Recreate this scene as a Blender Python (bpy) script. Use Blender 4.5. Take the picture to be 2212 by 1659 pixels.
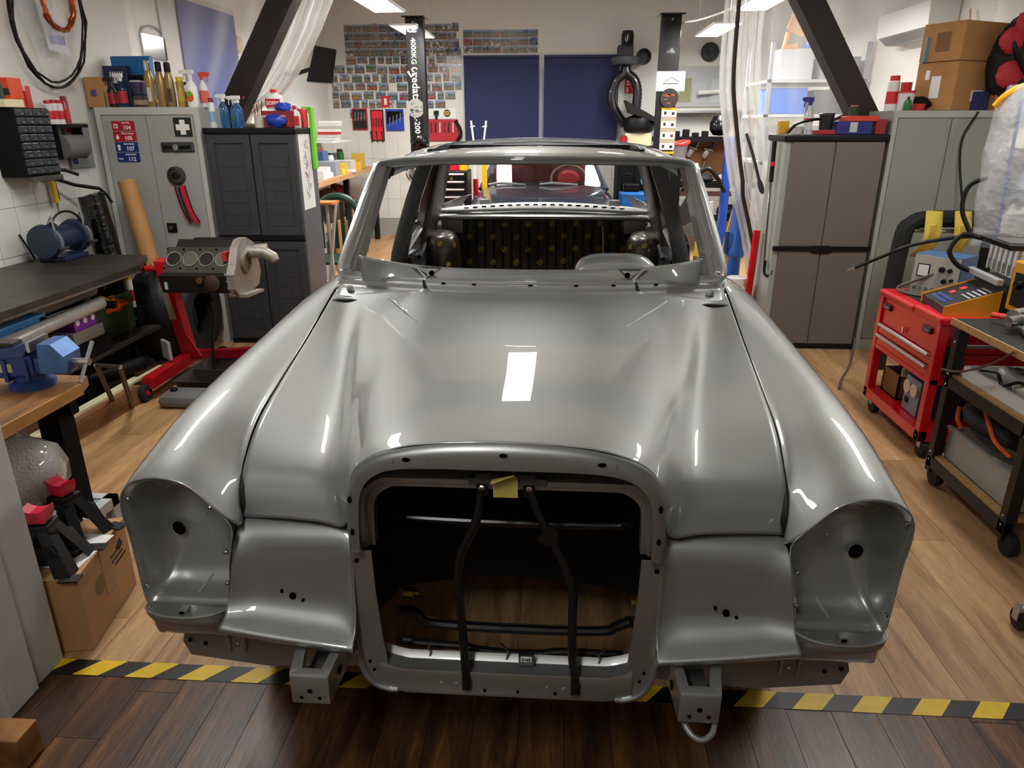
import bpy, bmesh, math, random
from mathutils import Vector, Matrix, Euler
import numpy as np

random.seed(7)
for o in list(bpy.data.objects):
    bpy.data.objects.remove(o)
sc = bpy.context.scene
COL = sc.collection

# ------------------------------------------------------------------ camera
cd = bpy.data.cameras.new('camera')
cam = bpy.data.objects.new('camera', cd)
COL.objects.link(cam)
cam.location = (0.106, 0.0, 1.62)
cam.rotation_euler = (math.radians(90 - 20.1404), math.radians(0.0873), math.radians(3.7367))
cd.sensor_width = 36.0
cd.lens = 36.0 * 1533 / 2212
cd.clip_start = 0.05
cd.clip_end = 60
sc.camera = cam

# ------------------------------------------------------------------ world, view, exposure
w = bpy.data.worlds.new('world')
sc.world = w
w.use_nodes = True
w.node_tree.nodes['Background'].inputs[0].default_value = (0.55, 0.6, 0.7, 1)
w.node_tree.nodes['Background'].inputs[1].default_value = 0.008
sc.view_settings.view_transform = 'Standard'
sc.view_settings.look = 'None'
sc.view_settings.gamma = 1
sc.view_settings.use_curve_mapping = False
sc.view_settings.exposure = 0.75
sc.cycles.use_denoising = True
sc.cycles.max_bounces = 8
sc.cycles.transparent_max_bounces = 16
sc.cycles.sample_clamp_indirect = 4.0
PANEL_W = 26.0        # strength of the ceiling LED panels

# ------------------------------------------------------------------ helpers
CAMC = Vector(cam.location)
_p, _y, _r = (math.radians(a) for a in (20.1404, 3.7367, 0.0873))
FWD = Vector((-math.sin(_y) * math.cos(_p), math.cos(_y) * math.cos(_p), -math.sin(_p)))
_rt = Vector((math.cos(_y), math.sin(_y), 0))
_up = _rt.cross(FWD)
RGT = _rt * math.cos(_r) + _up * math.sin(_r)
UPV = -_rt * math.sin(_r) + _up * math.cos(_r)


def at(px, py, X=None, Y=None, Z=None):
    """survey helper: the point of the room that the photograph shows at (px, py), on the plane X, Y or Z = const"""
    d = FWD + RGT * ((px - 1106) / 1533) - UPV * ((py - 829.5) / 1533)
    if Y is not None:
        t = Y / d.y
    elif Z is not None:
        t = (Z - CAMC.z) / d.z
    else:
        t = (X - CAMC.x) / d.x
    return CAMC + d * t


MATS = {}


def S(nt, kind, **kw):
    n = nt.nodes.new(kind)
    for k, v in kw.items():
        setattr(n, k, v)
    return n


def pbr(name, col, rough=0.5, metal=0.0, coat=0.0, coat_r=0.03, var=0.0, vscale=8.0, bump=0.0, bscale=60.0,
        alpha=1.0, trans=0.0, emit=0.0, stretch=None, rnd=0.0, spec=0.5, col2=None, rvar=0.0, sheen=0.0):
    if name in MATS:
        return MATS[name]
    m = bpy.data.materials.new(name)
    m.use_nodes = True
    nt = m.node_tree
    b = nt.nodes['Principled BSDF']
    c4 = (*col, 1)
    b.inputs['Base Color'].default_value = c4
    b.inputs['Roughness'].default_value = rough
    b.inputs['Metallic'].default_value = metal
    b.inputs['Coat Weight'].default_value = coat
    b.inputs['Coat Roughness'].default_value = coat_r
    b.inputs['Alpha'].default_value = alpha
    b.inputs['Transmission Weight'].default_value = trans
    b.inputs['Specular IOR Level'].default_value = spec
    if sheen:
        b.inputs['Sheen Weight'].default_value = sheen
    if emit:
        b.inputs['Emission Color'].default_value = c4
        b.inputs['Emission Strength'].default_value = emit
    L = nt.links.new
    if var or bump or rvar:
        tc = S(nt, 'ShaderNodeTexCoord')
        mp = S(nt, 'ShaderNodeMapping')
        L(tc.outputs['Object'], mp.inputs[0])
        if stretch:
            mp.inputs['Scale'].default_value = stretch
    if var:
        nz = S(nt, 'ShaderNodeTexNoise')
        nz.inputs['Scale'].default_value = vscale
        nz.inputs['Detail'].default_value = 6
        L(mp.outputs[0], nz.inputs['Vector'])
        rp = S(nt, 'ShaderNodeMapRange')
        rp.inputs[1].default_value = 0.3
        rp.inputs[2].default_value = 0.7
        L(nz.outputs['Fac'], rp.inputs[0])
        mx = S(nt, 'ShaderNodeMix', data_type='RGBA')
        L(rp.outputs[0], mx.inputs[0])
        c2 = col2 if col2 else tuple(max(0, c * (1 - var)) for c in col)
        mx.inputs[6].default_value = c4
        mx.inputs[7].default_value = (*c2, 1)
        out = mx.outputs[2]
    else:
        out = None
    if rnd:
        oi = S(nt, 'ShaderNodeObjectInfo')
        hs = S(nt, 'ShaderNodeHueSaturation')
        mr = S(nt, 'ShaderNodeMapRange')
        mr.inputs[3].default_value = 1 - rnd
        mr.inputs[4].default_value = 1 + rnd
        L(oi.outputs['Random'], mr.inputs[0])
        L(mr.outputs[0], hs.inputs['Value'])
        if out:
            L(out, hs.inputs['Color'])
        else:
            hs.inputs['Color'].default_value = c4
        out = hs.outputs[0]
    if out:
        L(out, b.inputs['Base Color'])
    if bump:
        n2 = S(nt, 'ShaderNodeTexNoise')
        n2.inputs['Scale'].default_value = bscale
        n2.inputs['Detail'].default_value = 4
        L(mp.outputs[0], n2.inputs['Vector'])
        bp = S(nt, 'ShaderNodeBump')
        bp.inputs['Strength'].default_value = min(1, bump)
        bp.inputs['Distance'].default_value = 0.01
        L(n2.outputs['Fac'], bp.inputs['Height'])
        L(bp.outputs[0], b.inputs['Normal'])
    MATS[name] = m
    return m


def rgb(h):
    """display (sRGB) hex to scene-linear"""
    v = [int(h[i:i + 2], 16) / 255 for i in (0, 2, 4)]
    return tuple(c / 12.92 if c <= 0.04045 else ((c + 0.055) / 1.055) ** 2.4 for c in v)


def plain(h, rough=0.5, **k):
    return pbr('m_%s_%d%s' % (h, int(rough * 100), ''.join('%s%s' % (a, b) for a, b in sorted(k.items()))), rgb(h), rough, **k)


class MB:
    """collects boxes, tubes, lathes and grids; build() links them as ONE mesh object"""

    def __init__(s):
        s.v, s.f = [], []

    def add(s, v, f):
        n = len(s.v)
        s.v += [Vector(p) for p in v]
        s.f += [tuple(i + n for i in q) for q in f]
        return s

    def box(s, x0, x1, y0, y1, z0, z1, M=None, bev=0.0):
        if bev > 0:
            bm = bmesh.new()
            bmesh.ops.create_cube(bm, size=1)
            for q in bm.verts:
                q.co = Vector(((x0 + x1) / 2 + q.co.x * (x1 - x0), (y0 + y1) / 2 + q.co.y * (y1 - y0), (z0 + z1) / 2 + q.co.z * (z1 - z0)))
            bmesh.ops.bevel(bm, geom=bm.edges[:], offset=min(bev, .49 * min(abs(x1 - x0), abs(y1 - y0), abs(z1 - z0))), segments=2, affect='EDGES', profile=.5)
            bm.verts.index_update()
            V = [q.co.copy() for q in bm.verts]
            Fc = [[q.index for q in f.verts] for f in bm.faces]
            bm.free()
        else:
            V = [Vector((x, y, z)) for z in (z0, z1) for y in (y0, y1) for x in (x0, x1)]
            Fc = [(0, 2, 3, 1), (4, 5, 7, 6), (0, 1, 5, 4), (2, 6, 7, 3), (0, 4, 6, 2), (1, 3, 7, 5)]
        if M is not None:
            V = [M @ p for p in V]
        return s.add(V, Fc)

    def cbox(s, c, d, M=None, bev=0.0):
        return s.box(c[0] - d[0] / 2, c[0] + d[0] / 2, c[1] - d[1] / 2, c[1] + d[1] / 2, c[2] - d[2] / 2, c[2] + d[2] / 2, M, bev)

    def tube(s, pts, r, n=10, caps=True, closed=False, flat=1.0):
        pts = [Vector(p) for p in pts]
        N = len(pts)
        rs = r if isinstance(r, (list, tuple)) else [r] * N
        V, Fc = [], []
        ref = None
        for i, p in enumerate(pts):
            if closed:
                t = pts[(i + 1) % N] - pts[i - 1]
            else:
                t = pts[min(i + 1, N - 1)] - pts[max(i - 1, 0)]
            if t.length < 1e-9:
                t = Vector((0, 0, 1))
            t.normalize()
            if ref is None:
                ref = Vector((0, 0, 1)) if abs(t.z) < .9 else Vector((1, 0, 0))
            a = ref - t * ref.dot(t)
            if a.length < 1e-6:
                a = t.orthogonal()
            a.normalize()
            ref = a
            b = t.cross(a)
            for k in range(n):
                th = 2 * math.pi * k / n
                V.append(p + a * (math.cos(th) * rs[i] * flat) + b * (math.sin(th) * rs[i]))
        m = N if closed else N - 1
        for i in range(m):
            for k in range(n):
                j = (i + 1) % N
                Fc.append((i * n + k, i * n + (k + 1) % n, j * n + (k + 1) % n, j * n + k))
        if caps and not closed:
            Fc.append(tuple(range(n))[::-1])
            Fc.append(tuple((N - 1) * n + k for k in range(n)))
        return s.add(V, Fc)

    def cyl(s, a, b, r, n=16, r2=None):
        return s.tube([a, b], [r, r if r2 is None else r2], n)

    def lathe(s, prof, n=16, o=(0, 0, 0), axis='z', M=None):
        V, Fc = [], []
        for (r, h) in prof:
            for k in range(n):
                th = 2 * math.pi * k / n
                c, sn = math.cos(th) * r, math.sin(th) * r
                p = Vector((c, sn, h)) if axis == 'z' else (Vector((c, h, sn)) if axis == 'y' else Vector((h, c, sn)))
                V.append((M @ p if M is not None else p) + Vector(o))
        for i in range(len(prof) - 1):
            for k in range(n):
                Fc.append((i * n + k, i * n + (k + 1) % n, (i + 1) * n + (k + 1) % n, (i + 1) * n + k))
        if prof[0][0] > 1e-6:
            Fc.append(tuple(range(n))[::-1])
        if prof[-1][0] > 1e-6:
            Fc.append(tuple((len(prof) - 1) * n + k for k in range(n)))
        return s.add(V, Fc)

    def prism(s, out, lo, hi, axis='y', M=None):
        """outline (list of 2-D points) extruded along axis"""
        n = len(out)
        V = []
        for h in (lo, hi):
            for (a, b) in out:
                p = Vector((a, h, b)) if axis == 'y' else (Vector((a, b, h)) if axis == 'z' else Vector((h, a, b)))
                V.append(M @ p if M is not None else p)
        Fc = [tuple(range(n)), tuple(range(2 * n - 1, n - 1, -1))]
        for i in range(n):
            j = (i + 1) % n
            Fc.append((i, i + n, j + n, j))
        return s.add(V, Fc)

    def grid(s, rows, closed=False):
        """rows: list of equally long lists of points"""
        m = len(rows[0])
        V = [p for r in rows for p in r]
        Fc = []
        for i in range(len(rows) - 1):
            for k in range(m if closed else m - 1):
                Fc.append((i * m + k, i * m + (k + 1) % m, (i + 1) * m + (k + 1) % m, (i + 1) * m + k))
        return s.add(V, Fc)

    def blob(s, c, r, n=10, sq=(1, 1, 1), jit=0.0, seed=1):
        rr = random.Random(seed)
        rows = []
        for i in range(n // 2 + 1):
            ph = math.pi * i / (n // 2)
            row = []
            for k in range(n):
                th = 2 * math.pi * k / n
                j = 1 + rr.uniform(-jit, jit)
                row.append(Vector((c[0] + r * sq[0] * math.sin(ph) * math.cos(th) * j, c[1] + r * sq[1] * math.sin(ph) * math.sin(th) * j, c[2] + r * sq[2] * math.cos(ph) * j)))
            rows.append(row)
        return s.grid(rows, True)

    def mirror(s):
        n = len(s.v)
        s.v += [Vector((-p.x, p.y, p.z)) for p in s.v[:n]]
        s.f += [tuple(i + n for i in reversed(q)) for q in s.f[:]]
        return s

    def data(s, name, mat, smooth=False, ang=35):
        me = bpy.data.meshes.new(name)
        me.from_pydata([tuple(p) for p in s.v], [], s.f)
        bm = bmesh.new()
        bm.from_mesh(me)
        bmesh.ops.remove_doubles(bm, verts=bm.verts[:], dist=1e-5)
        bmesh.ops.recalc_face_normals(bm, faces=bm.faces[:])
        for f in bm.faces:
            f.smooth = smooth
        if smooth:
            lim = math.radians(ang)
            for e in bm.edges:
                if len(e.link_faces) == 2 and e.calc_face_angle(0) > lim:
                    e.smooth = False
        bm.to_mesh(me)
        bm.free()
        if mat:
            me.materials.append(mat)
        return me

    def build(s, name, mat, parent=None, smooth=False, local=False, ang=35, label=None):
        """local=False: the points are room coordinates; they are moved into the parent's (unrotated) frame"""
        off = Vector((0, 0, 0))
        if parent is not None and not local:
            q = parent
            while q is not None:
                off += q.location
                q = q.parent
            s.v = [p - off for p in s.v]
        elif parent is None and not local and s.v:
            lo = Vector([min(p[i] for p in s.v) for i in range(3)])
            hi = Vector([max(p[i] for p in s.v) for i in range(3)])
            off = Vector(((lo.x + hi.x) / 2, (lo.y + hi.y) / 2, lo.z))
            s.v = [p - off for p in s.v]
        ob = bpy.data.objects.new(name, s.data(name, mat, smooth, ang))
        COL.objects.link(ob)
        if parent is not None:
            ob.parent = parent
        elif not local:
            ob.location = off
        if label:
            ob['label'] = label
        return ob


def thing(name, label, cat, loc=(0, 0, 0), rz=0.0, group=None):
    o = bpy.data.objects.new(name, None)
    o.empty_display_size = 0.05
    COL.objects.link(o)
    o.location = loc
    o.rotation_euler = (0, 0, rz)
    o['label'] = label
    o['category'] = cat
    if group:
        o['group'] = group
    return o


def tag(o, label, cat, group=None):
    o['label'] = label
    o['category'] = cat
    if group:
        o['group'] = group
    return o


def struct(o):
    o['kind'] = 'structure'
    return o


def dup(root, loc, rz=None, label=None, group=None):
    r = root.copy()
    COL.objects.link(r)
    r.location = loc
    if rz is not None:
        r.rotation_euler = (0, 0, rz)
    if label:
        r['label'] = label
    if group:
        r['group'] = group
    for ch in list(root.children):
        c = ch.copy()
        COL.objects.link(c)
        c.parent = r
        for g in list(ch.children):
            d = g.copy()
            COL.objects.link(d)
            d.parent = c
    return r


def piece(mesh, name, parent, loc=(0, 0, 0), rot=(0, 0, 0), sca=(1, 1, 1)):
    o = bpy.data.objects.new(name, mesh)
    COL.objects.link(o)
    o.parent = parent
    o.location = loc
    o.rotation_euler = rot
    o.scale = sca
    return o


def text_mesh(txt, size, depth=0.0008, bold=False, align='CENTER', space=1.0):
    cu = bpy.data.curves.new('lettering', 'FONT')
    cu.body = txt
    cu.size = size
    cu.extrude = depth
    cu.align_x = align
    cu.align_y = 'CENTER'
    cu.space_character = space
    if bold:
        cu.offset = size * 0.018
    cu.resolution_u = 2
    o = bpy.data.objects.new('lettering', cu)
    COL.objects.link(o)
    dg = bpy.context.evaluated_depsgraph_get()
    me = bpy.data.meshes.new_from_object(o.evaluated_get(dg))
    bpy.data.objects.remove(o)
    bpy.data.curves.remove(cu)
    return me


def lettering(txt, size, loc, parent, mat, face='front', roll=0.0, name='lettering', bold=False, align='CENTER', space=1.0, M=None):
    """flat lettering as a child; face: front (-Y), right (+X), left (-X), top (+Z)"""
    me = text_mesh(txt, size, bold=bold, align=align, space=space)
    me.materials.clear()
    me.materials.append(mat)
    R = {'front': Euler((math.pi / 2, 0, 0)), 'right': Euler((math.pi / 2, 0, math.pi / 2)), 'left': Euler((math.pi / 2, 0, -math.pi / 2)), 'top': Euler((0, 0, 0))}[face].to_matrix().to_4x4()
    T = R @ Matrix.Rotation(roll, 4, 'Z')
    if M is not None:
        T = M @ T
    me.transform(T)
    o = bpy.data.objects.new(name, me)
    COL.objects.link(o)
    o.parent = parent
    off = Vector((0, 0, 0))
    q = parent
    while q is not None:
        off += q.location
        q = q.parent
    o.location = Vector(loc) - off
    return o


def lett_local(txt, size, loc, parent, mat, **k):
    o = lettering(txt, size, (0, 0, 0), parent, mat, **k)
    o.location = loc
    return o


def catmull(P, n):
    """dense Catmull-Rom through points P, n steps per span (end points kept)"""
    P = [Vector(p) for p in P]
    out = []
    for i in range(len(P) - 1):
        p0 = P[i - 1] if i else P[0] * 2 - P[1]
        p1, p2 = P[i], P[i + 1]
        p3 = P[i + 2] if i + 2 < len(P) else P[-1] * 2 - P[-2]
        for k in range(n):
            t = k / n
            out.append(0.5 * ((2 * p1) + (p2 - p0) * t + (2 * p0 - 5 * p1 + 4 * p2 - p3) * t * t + (3 * p1 - p0 - 3 * p2 + p3) * t ** 3))
    out.append(P[-1])
    return out


def net(rows, nu, nv):
    """bicubic resample of a control net"""
    a = [catmull(r, nu) for r in rows]
    cols = [catmull([r[k] for r in a], nv) for k in range(len(a[0]))]
    return [[c[j] for c in cols] for j in range(len(cols[0]))]


def mirrow(r):
    """half row from x = 0 outwards -> full row from -x to +x"""
    return [Vector((-p[0], p[1], p[2])) for p in r[:0:-1]] + [Vector(p) for p in r]


def rotz(a, o=(0, 0, 0)):
    return Matrix.Translation(Vector(o)) @ Matrix.Rotation(a, 4, 'Z')


# ------------------------------------------------------------------ shared materials
M_black = plain('0a0a0b', .45, spec=.3)
M_blackgloss = plain('08080a', .18)
M_blackmatte = plain('0a0a0b', .8, spec=.2)
M_dark = plain('1c1c1e', .5)
M_white = plain('e6e6e2', .5)
M_whitegloss = plain('f2f2ee', .25)
M_red = plain('c8101c', .4)
M_redgloss = plain('d40c1a', .28, coat=.4)
M_blue = plain('1c4fb0', .45)
M_navy = plain('14224e', .6)
M_yellow = plain('e8b414', .45)
M_orange = plain('ee5a14', .5)
M_green = plain('1f7a35', .5)
M_steel = plain('b4b4b2', .32, metal=1.0)
M_chrome = plain('d8d8d8', .12, metal=1.0)
M_brass = plain('a8853c', .35, metal=1.0)
M_copper = plain('c56a3e', .22, metal=1.0)
M_rubber = plain('141414', .7)
M_card = pbr('cardboard', rgb('b07f4c'), .85, var=.18, vscale=5, bump=.1, bscale=120)
M_kraft = pbr('kraft_paper', rgb('b5834e'), .7, var=.15, vscale=9)
M_pine = pbr('pine_wood', rgb('c79a63'), .55, var=.35, vscale=6, stretch=(1, 12, 12))
M_oldwood = pbr('old_wood', rgb('8a5a34'), .7, var=.5, vscale=5, stretch=(12, 1, 12))
M_cream = plain('d9d0a8', .6)
M_grey = plain('7e8084', .5)
M_lgrey = plain('b9bcb9', .5)
# ================================================================== ROOM SHELL AND LIGHTS
XL, XR, YB, YF, ZC = -3.3, 3.3, 11.0, 1.62, 3.55
M_wall = pbr('wall_paint', rgb('dcdad2'), .7, var=.06, vscale=1.5, bump=.05, bscale=200)
M_ceil = pbr('ceiling_paint', rgb('e2e0da'), .8, var=.05, vscale=1)
M_tile = pbr('wall_tile', rgb('deddd6'), .22, var=.05, vscale=3, rnd=.04)
M_grout = pbr('grout', rgb('9a9890'), .9)


def floor_mat(name, c1, c2, c3, rough, dark):
    m = bpy.data.materials.new(name)
    m.use_nodes = True
    nt = m.node_tree
    L = nt.links.new
    b = nt.nodes['Principled BSDF']
    tc = S(nt, 'ShaderNodeTexCoord')
    oi = S(nt, 'ShaderNodeObjectInfo')
    mu = S(nt, 'ShaderNodeMath', operation='MULTIPLY')
    mu.inputs[1].default_value = 37.0
    L(oi.outputs['Random'], mu.inputs[0])
    cb = S(nt, 'ShaderNodeCombineXYZ')
    L(mu.outputs[0], cb.inputs[0])
    L(mu.outputs[0], cb.inputs[1])
    ad = S(nt, 'ShaderNodeVectorMath', operation='ADD')
    L(tc.outputs['Object'], ad.inputs[0])
    L(cb.outputs[0], ad.inputs[1])
    mp = S(nt, 'ShaderNodeMapping')
    mp.inputs['Scale'].default_value = (9, .9, 1)
    L(ad.outputs[0], mp.inputs[0])
    n1 = S(nt, 'ShaderNodeTexNoise')
    n1.inputs['Scale'].default_value = 1.6
    n1.inputs['Detail'].default_value = 8
    n1.inputs['Distortion'].default_value = .9
    L(mp.outputs[0], n1.inputs['Vector'])
    cr = S(nt, 'ShaderNodeValToRGB')
    e = cr.color_ramp.elements
    e[0].position = .28
    e[0].color = (*c3, 1)
    e[1].position = .72
    e[1].color = (*c1, 1)
    k = e.new(.5)
    k.color = (*c2, 1)
    L(n1.outputs['Fac'], cr.inputs[0])
    n2 = S(nt, 'ShaderNodeTexNoise')
    n2.inputs['Scale'].default_value = 14
    n2.inputs['Detail'].default_value = 5
    L(mp.outputs[0], n2.inputs['Vector'])
    mr = S(nt, 'ShaderNodeMapRange')
    mr.inputs[1].default_value = .35
    mr.inputs[2].default_value = .65
    mr.inputs[3].default_value = dark
    mr.inputs[4].default_value = 1.08
    L(n2.outputs['Fac'], mr.inputs[0])
    hs = S(nt, 'ShaderNodeHueSaturation')
    L(cr.outputs[0], hs.inputs['Color'])
    m2 = S(nt, 'ShaderNodeMapRange')
    m2.inputs[3].default_value = .82
    m2.inputs[4].default_value = 1.12
    L(oi.outputs['Random'], m2.inputs[0])
    m3 = S(nt, 'ShaderNodeMath', operation='MULTIPLY')
    L(m2.outputs[0], m3.inputs[0])
    L(mr.outputs[0], m3.inputs[1])
    L(m3.outputs[0], hs.inputs['Value'])
    L(hs.outputs[0], b.inputs['Base Color'])
    b.inputs['Roughness'].default_value = rough
    bp = S(nt, 'ShaderNodeBump')
    bp.inputs['Strength'].default_value = .12
    bp.inputs['Distance'].default_value = .004
    L(n2.outputs['Fac'], bp.inputs['Height'])
    L(bp.outputs[0], b.inputs['Normal'])
    return m


M_floor = floor_mat('oak_laminate', rgb('c49d72'), rgb('b38a5f'), rgb('8a6643'), .42, .84)
M_floor2 = floor_mat('worn_brown_laminate', rgb('84592f'), rgb('5c3a20'), rgb('2c1b10'), .36, .55)  # brown laminate, coloured darker to carry the shade in front of the car
M_under = pbr('underlay', rgb('2a2018'), .9)

floor = struct(MB().box(XL - .1, XR + .1, -3.2, YB + .1, -.12, -.012).build('floor', M_under))
rp = random.Random(3)


def planks(x0, x1, y0, y1, wdt, ln, mat, jit):
    me = MB().box(-wdt / 2 + .0008, wdt / 2 - .0008, -ln / 2 + .0008, ln / 2 - .0008, -.012, 0).data('plank', mat)
    cache = {}
    x = x0
    i = 0
    while x < x1 - 1e-6:
        y = y0 - rp.random() * ln * .9
        while y < y1:
            a, b = max(y, y0), min(y + ln, y1)
            if b - a > .03:
                q = round(b - a, 3)
                if abs(q - ln) > .002:
                    mm = MB().box(-wdt / 2 + .0008, wdt / 2 - .0008, -q / 2 + .0008, q / 2 - .0008, -.012, 0).data('plank', mat)
                else:
                    mm = me
                o = piece(mm, 'plank', floor, Vector((x + wdt / 2, (a + b) / 2, rp.uniform(-jit, 0))) - floor.location)
            y += ln
        x += wdt
        i += 1


planks(XL, XR, 1.715, 6.2, .194, 1.29, M_floor, .0006)
planks(XL + .2, XR, -.6, 1.715, .13, 1.05, M_floor2, .0008)
MB().box(XL, XR, 6.2, YB, -.012, 0).build('rear_boards', M_floor, floor)
MB().box(XL, XR, -3.2, -.6, -.012, 0).build('hall_boards', M_floor2, floor)

wall_left = struct(MB().box(XL - .12, XL, YF, YB, 0, ZC).build('wall_left', M_wall))
wall_right = struct(MB().box(XR, XR + .12, YF, YB, 0, ZC).build('wall_right', M_wall))
wall_back = struct(MB().box(XL - .12, XR + .12, YB, YB + .12, 0, ZC).build('wall_back', M_wall))
ceiling = struct(MB().box(XL - .12, XR + .12, -3.2, YB + .12, ZC, ZC + .1).build('ceiling', M_ceil))
# the wall with the opening that the car stands in
wf = MB().box(XL - .12, -1.47, YF, 1.735, 0, ZC).box(1.9, XR + .12, YF, 1.735, 0, ZC).box(-1.47, 1.9, YF, 1.735, 2.75, ZC)
wall_front = struct(wf.build('wall_front', M_wall))
hw = MB().box(XL - .12, XL, -3.2, YF, 0, ZC).box(XR, XR + .12, -3.2, YF, 0, ZC).box(XL - .12, XR + .12, -3.3, -3.2, 0, ZC)
struct(hw.build('wall_hall', M_wall))

# tiles of the left wall and of the back wall (about 29 cm, two colours of nothing, thin joints)
TW, TH = .198, .292
tl = MB().box(0, .006, -TW / 2 + .002, TW / 2 - .002, -TH / 2 + .002, TH / 2 - .002).data('tile', M_tile)
g = MB().box(XL, XL + .003, YF + .12, 6.4, 0, 1.425).build('grout_bed', M_grout, wall_left)
for j in range(3):
    for i in range(20):
        piece(tl, 'tile', wall_left, Vector((XL + .003, 2.45 + i * TW, 1.28 - j * TH)) - wall_left.location)
tb = MB().box(-TW / 2 + .002, TW / 2 - .002, -.006, 0, -TH / 2 + .002, TH / 2 - .002).data('tile', M_tile)
MB().box(XL, XR, YB - .003, YB, 0, 1.425).build('grout_bed', M_grout, wall_back)
for j in range(4):
    for i in range(33):
        if -3.3 < -3.2 + i * TW < 3.2:
            piece(tb, 'tile', wall_back, Vector((-3.2 + i * TW, YB - .003, 1.28 - j * TH)) - wall_back.location)

# door lining of the opening: two stepped white boards, scuffed
M_lining = pbr('white_lining', rgb('cfcdc8'), .6, var=.12, vscale=7, bump=.08, bscale=90)
tr = MB().box(-1.62, -1.45, 1.50, 1.62, 0, 2.75, bev=.004).build('trim_1', M_lining)
struct(tr)
tr2 = MB().box(-1.475, -1.462, 1.62, 1.75, 0, 2.75, bev=.003).box(-1.56, -1.475, 1.735, 1.75, 0, 2.75).build('trim_2', M_lining)
struct(tr2)

# hazard tape on the threshold
M_tapeY = pbr('tape_yellow', rgb('e8c010'), .45, var=.18, vscale=20)
M_tapeK = pbr('tape_black', rgb('141312'), .45, var=.3, vscale=20)
tape = thing('hazard_tape', 'yellow and black striped hazard tape stuck across the floor under the car', 'tape', (0, 1.715, 0))
MB().box(-1.5, 1.9, -.033, .033, .0002, .0012).build('tape_backing', M_tapeK, tape, local=True)
x = -1.56
while x < 1.95:
    MB().prism([(max(x, -1.5), -.033), (max(-1.5, min(x + .085, 1.9)), -.033), (max(-1.5, min(x + .145, 1.9)), .033), (max(-1.5, min(x + .06, 1.9)), .033)], .0012, .0018, 'z').build('stripe', M_tapeY, tape, local=True)
    x += .17

# ceiling LED panels
M_led = pbr('led_diffuser', (1, .985, .955), .5, emit=PANEL_W)
M_ledframe = plain('e8e8e6', .4)


def led(x, y, z, lx, ly, label, wires=True, k=1.0):
    t = thing('led_panel', label, 'ceiling light', (x, y, z), group='LED ceiling panels')
    fr = MB()
    for a in (-1, 1):
        fr.cbox((a * (lx / 2 - .008), 0, .006), (.016, ly, .012)).cbox((0, a * (ly / 2 - .008), .006), (lx - .032, .016, .012))
    fr.box(-lx / 2, lx / 2, -ly / 2, ly / 2, .012, .02)
    fr.build('frame', M_ledframe, t, local=True)
    mm = M_led
    if k != 1.0:
        mm = pbr('led_diffuser_%d' % int(k * 100), (1, .985, .955), .5, emit=PANEL_W * k)
    MB().box(-lx / 2 + .016, lx / 2 - .016, -ly / 2 + .016, ly / 2 - .016, .003, .006).build('diffuser', mm, t, local=True)
    if wires:
        for a in (-1, 1):
            for b in (-1, 1):
                MB().cyl((a * lx * .4, b * ly * .42, .02), (a * lx * .4, b * ly * .42, ZC - z), .0015, 5).build('wire', M_steel, t, local=True)
    return t


ZP = 2.6
led(-1.52, 6.75, ZP, .3, 1.2, 'hanging LED panel nearest the slanted timber, by the monitor', k=1.7)
led(-1.6, 8.9, ZP, .3, 1.2, 'hanging LED panel in front of the photo wall, left of the lift post', k=1.7)
led(1.83, 6.9, ZP, .3, 1.2, 'hanging LED panel by the clear curtain, right of the lift', k=1.7)
led(1.83, 9.0, ZP, .3, 1.2, 'hanging LED panel over the spray gun corner', k=1.7)
led(-.9, 8.2, 3.46, .3, 1.2, 'LED panel fixed to the ceiling left of the middle of the rear room', wires=False, k=.6)  # added out of view to brighten the upper rear wall
led(.8, 8.2, 3.46, .3, 1.2, 'LED panel fixed to the ceiling right of the middle of the rear room', wires=False, k=.6)  # second added fill for the rear wall, also out of view
led(-.17, 5.0, ZP + .2, .3, .92, 'LED panel hanging over the middle of the silver car')
led(-1.75, 3.3, ZP + .2, .3, 1.2, 'LED panel hanging over the left workbench side')
led(2.05, 3.3, ZP + .2, .3, 1.2, 'LED panel hanging over the red tool cart side')
led(-.55, -.35, ZP + .15, .3, 1.2, 'LED panel in the hall over the nose of the car', k=.75)
# ================================================================== THE SILVER CAR BODY
def paint_mat():
    m = pbr('silver_paint', rgb('a6a8a6'), .44, metal=.75, coat=1.0, coat_r=.01)
    nt = m.node_tree
    b = nt.nodes['Principled BSDF']
    tc = S(nt, 'ShaderNodeTexCoord')
    nz = S(nt, 'ShaderNodeTexNoise')
    nz.inputs['Scale'].default_value = 900
    nt.links.new(tc.outputs['Object'], nz.inputs['Vector'])
    mr = S(nt, 'ShaderNodeMapRange')
    mr.inputs[3].default_value = .46
    mr.inputs[4].default_value = .60
    b.inputs['Coat IOR'].default_value = 1.8
    nt.links.new(nz.outputs['Fac'], mr.inputs[0])
    nt.links.new(mr.outputs[0], b.inputs['Roughness'])
    return m


M_paint = paint_mat()
M_paint2 = pbr('silver_paint_thin', rgb('a9aaa7'), .40, metal=.78, coat=.8, coat_r=.04)
M_innerpaint = pbr('grey_primer_paint', rgb('5c5e60'), .4, metal=.6, coat=.4, coat_r=.15, var=.25, vscale=6)
M_brownprimer = pbr('brown_primer', rgb('3b2c25'), .5, var=.3, vscale=4)
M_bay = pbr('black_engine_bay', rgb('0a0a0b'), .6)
M_hole = pbr('hole_black', (0, 0, 0), .9, spec=0)
M_tubeblack = pbr('black_powder_coat', rgb('101012'), .32, coat=.5, coat_r=.2)

car = thing('car', 'silver bare saloon car shell without doors, glass, lamps or grille', 'car', (0, 3.6, 0))
CP = []


def cpart(mb, name, mat=None, smooth=True, ang=35, parent=None, label=None):
    return mb.build(name, mat or M_paint, parent or car, smooth, ang=ang, label=label)


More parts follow.
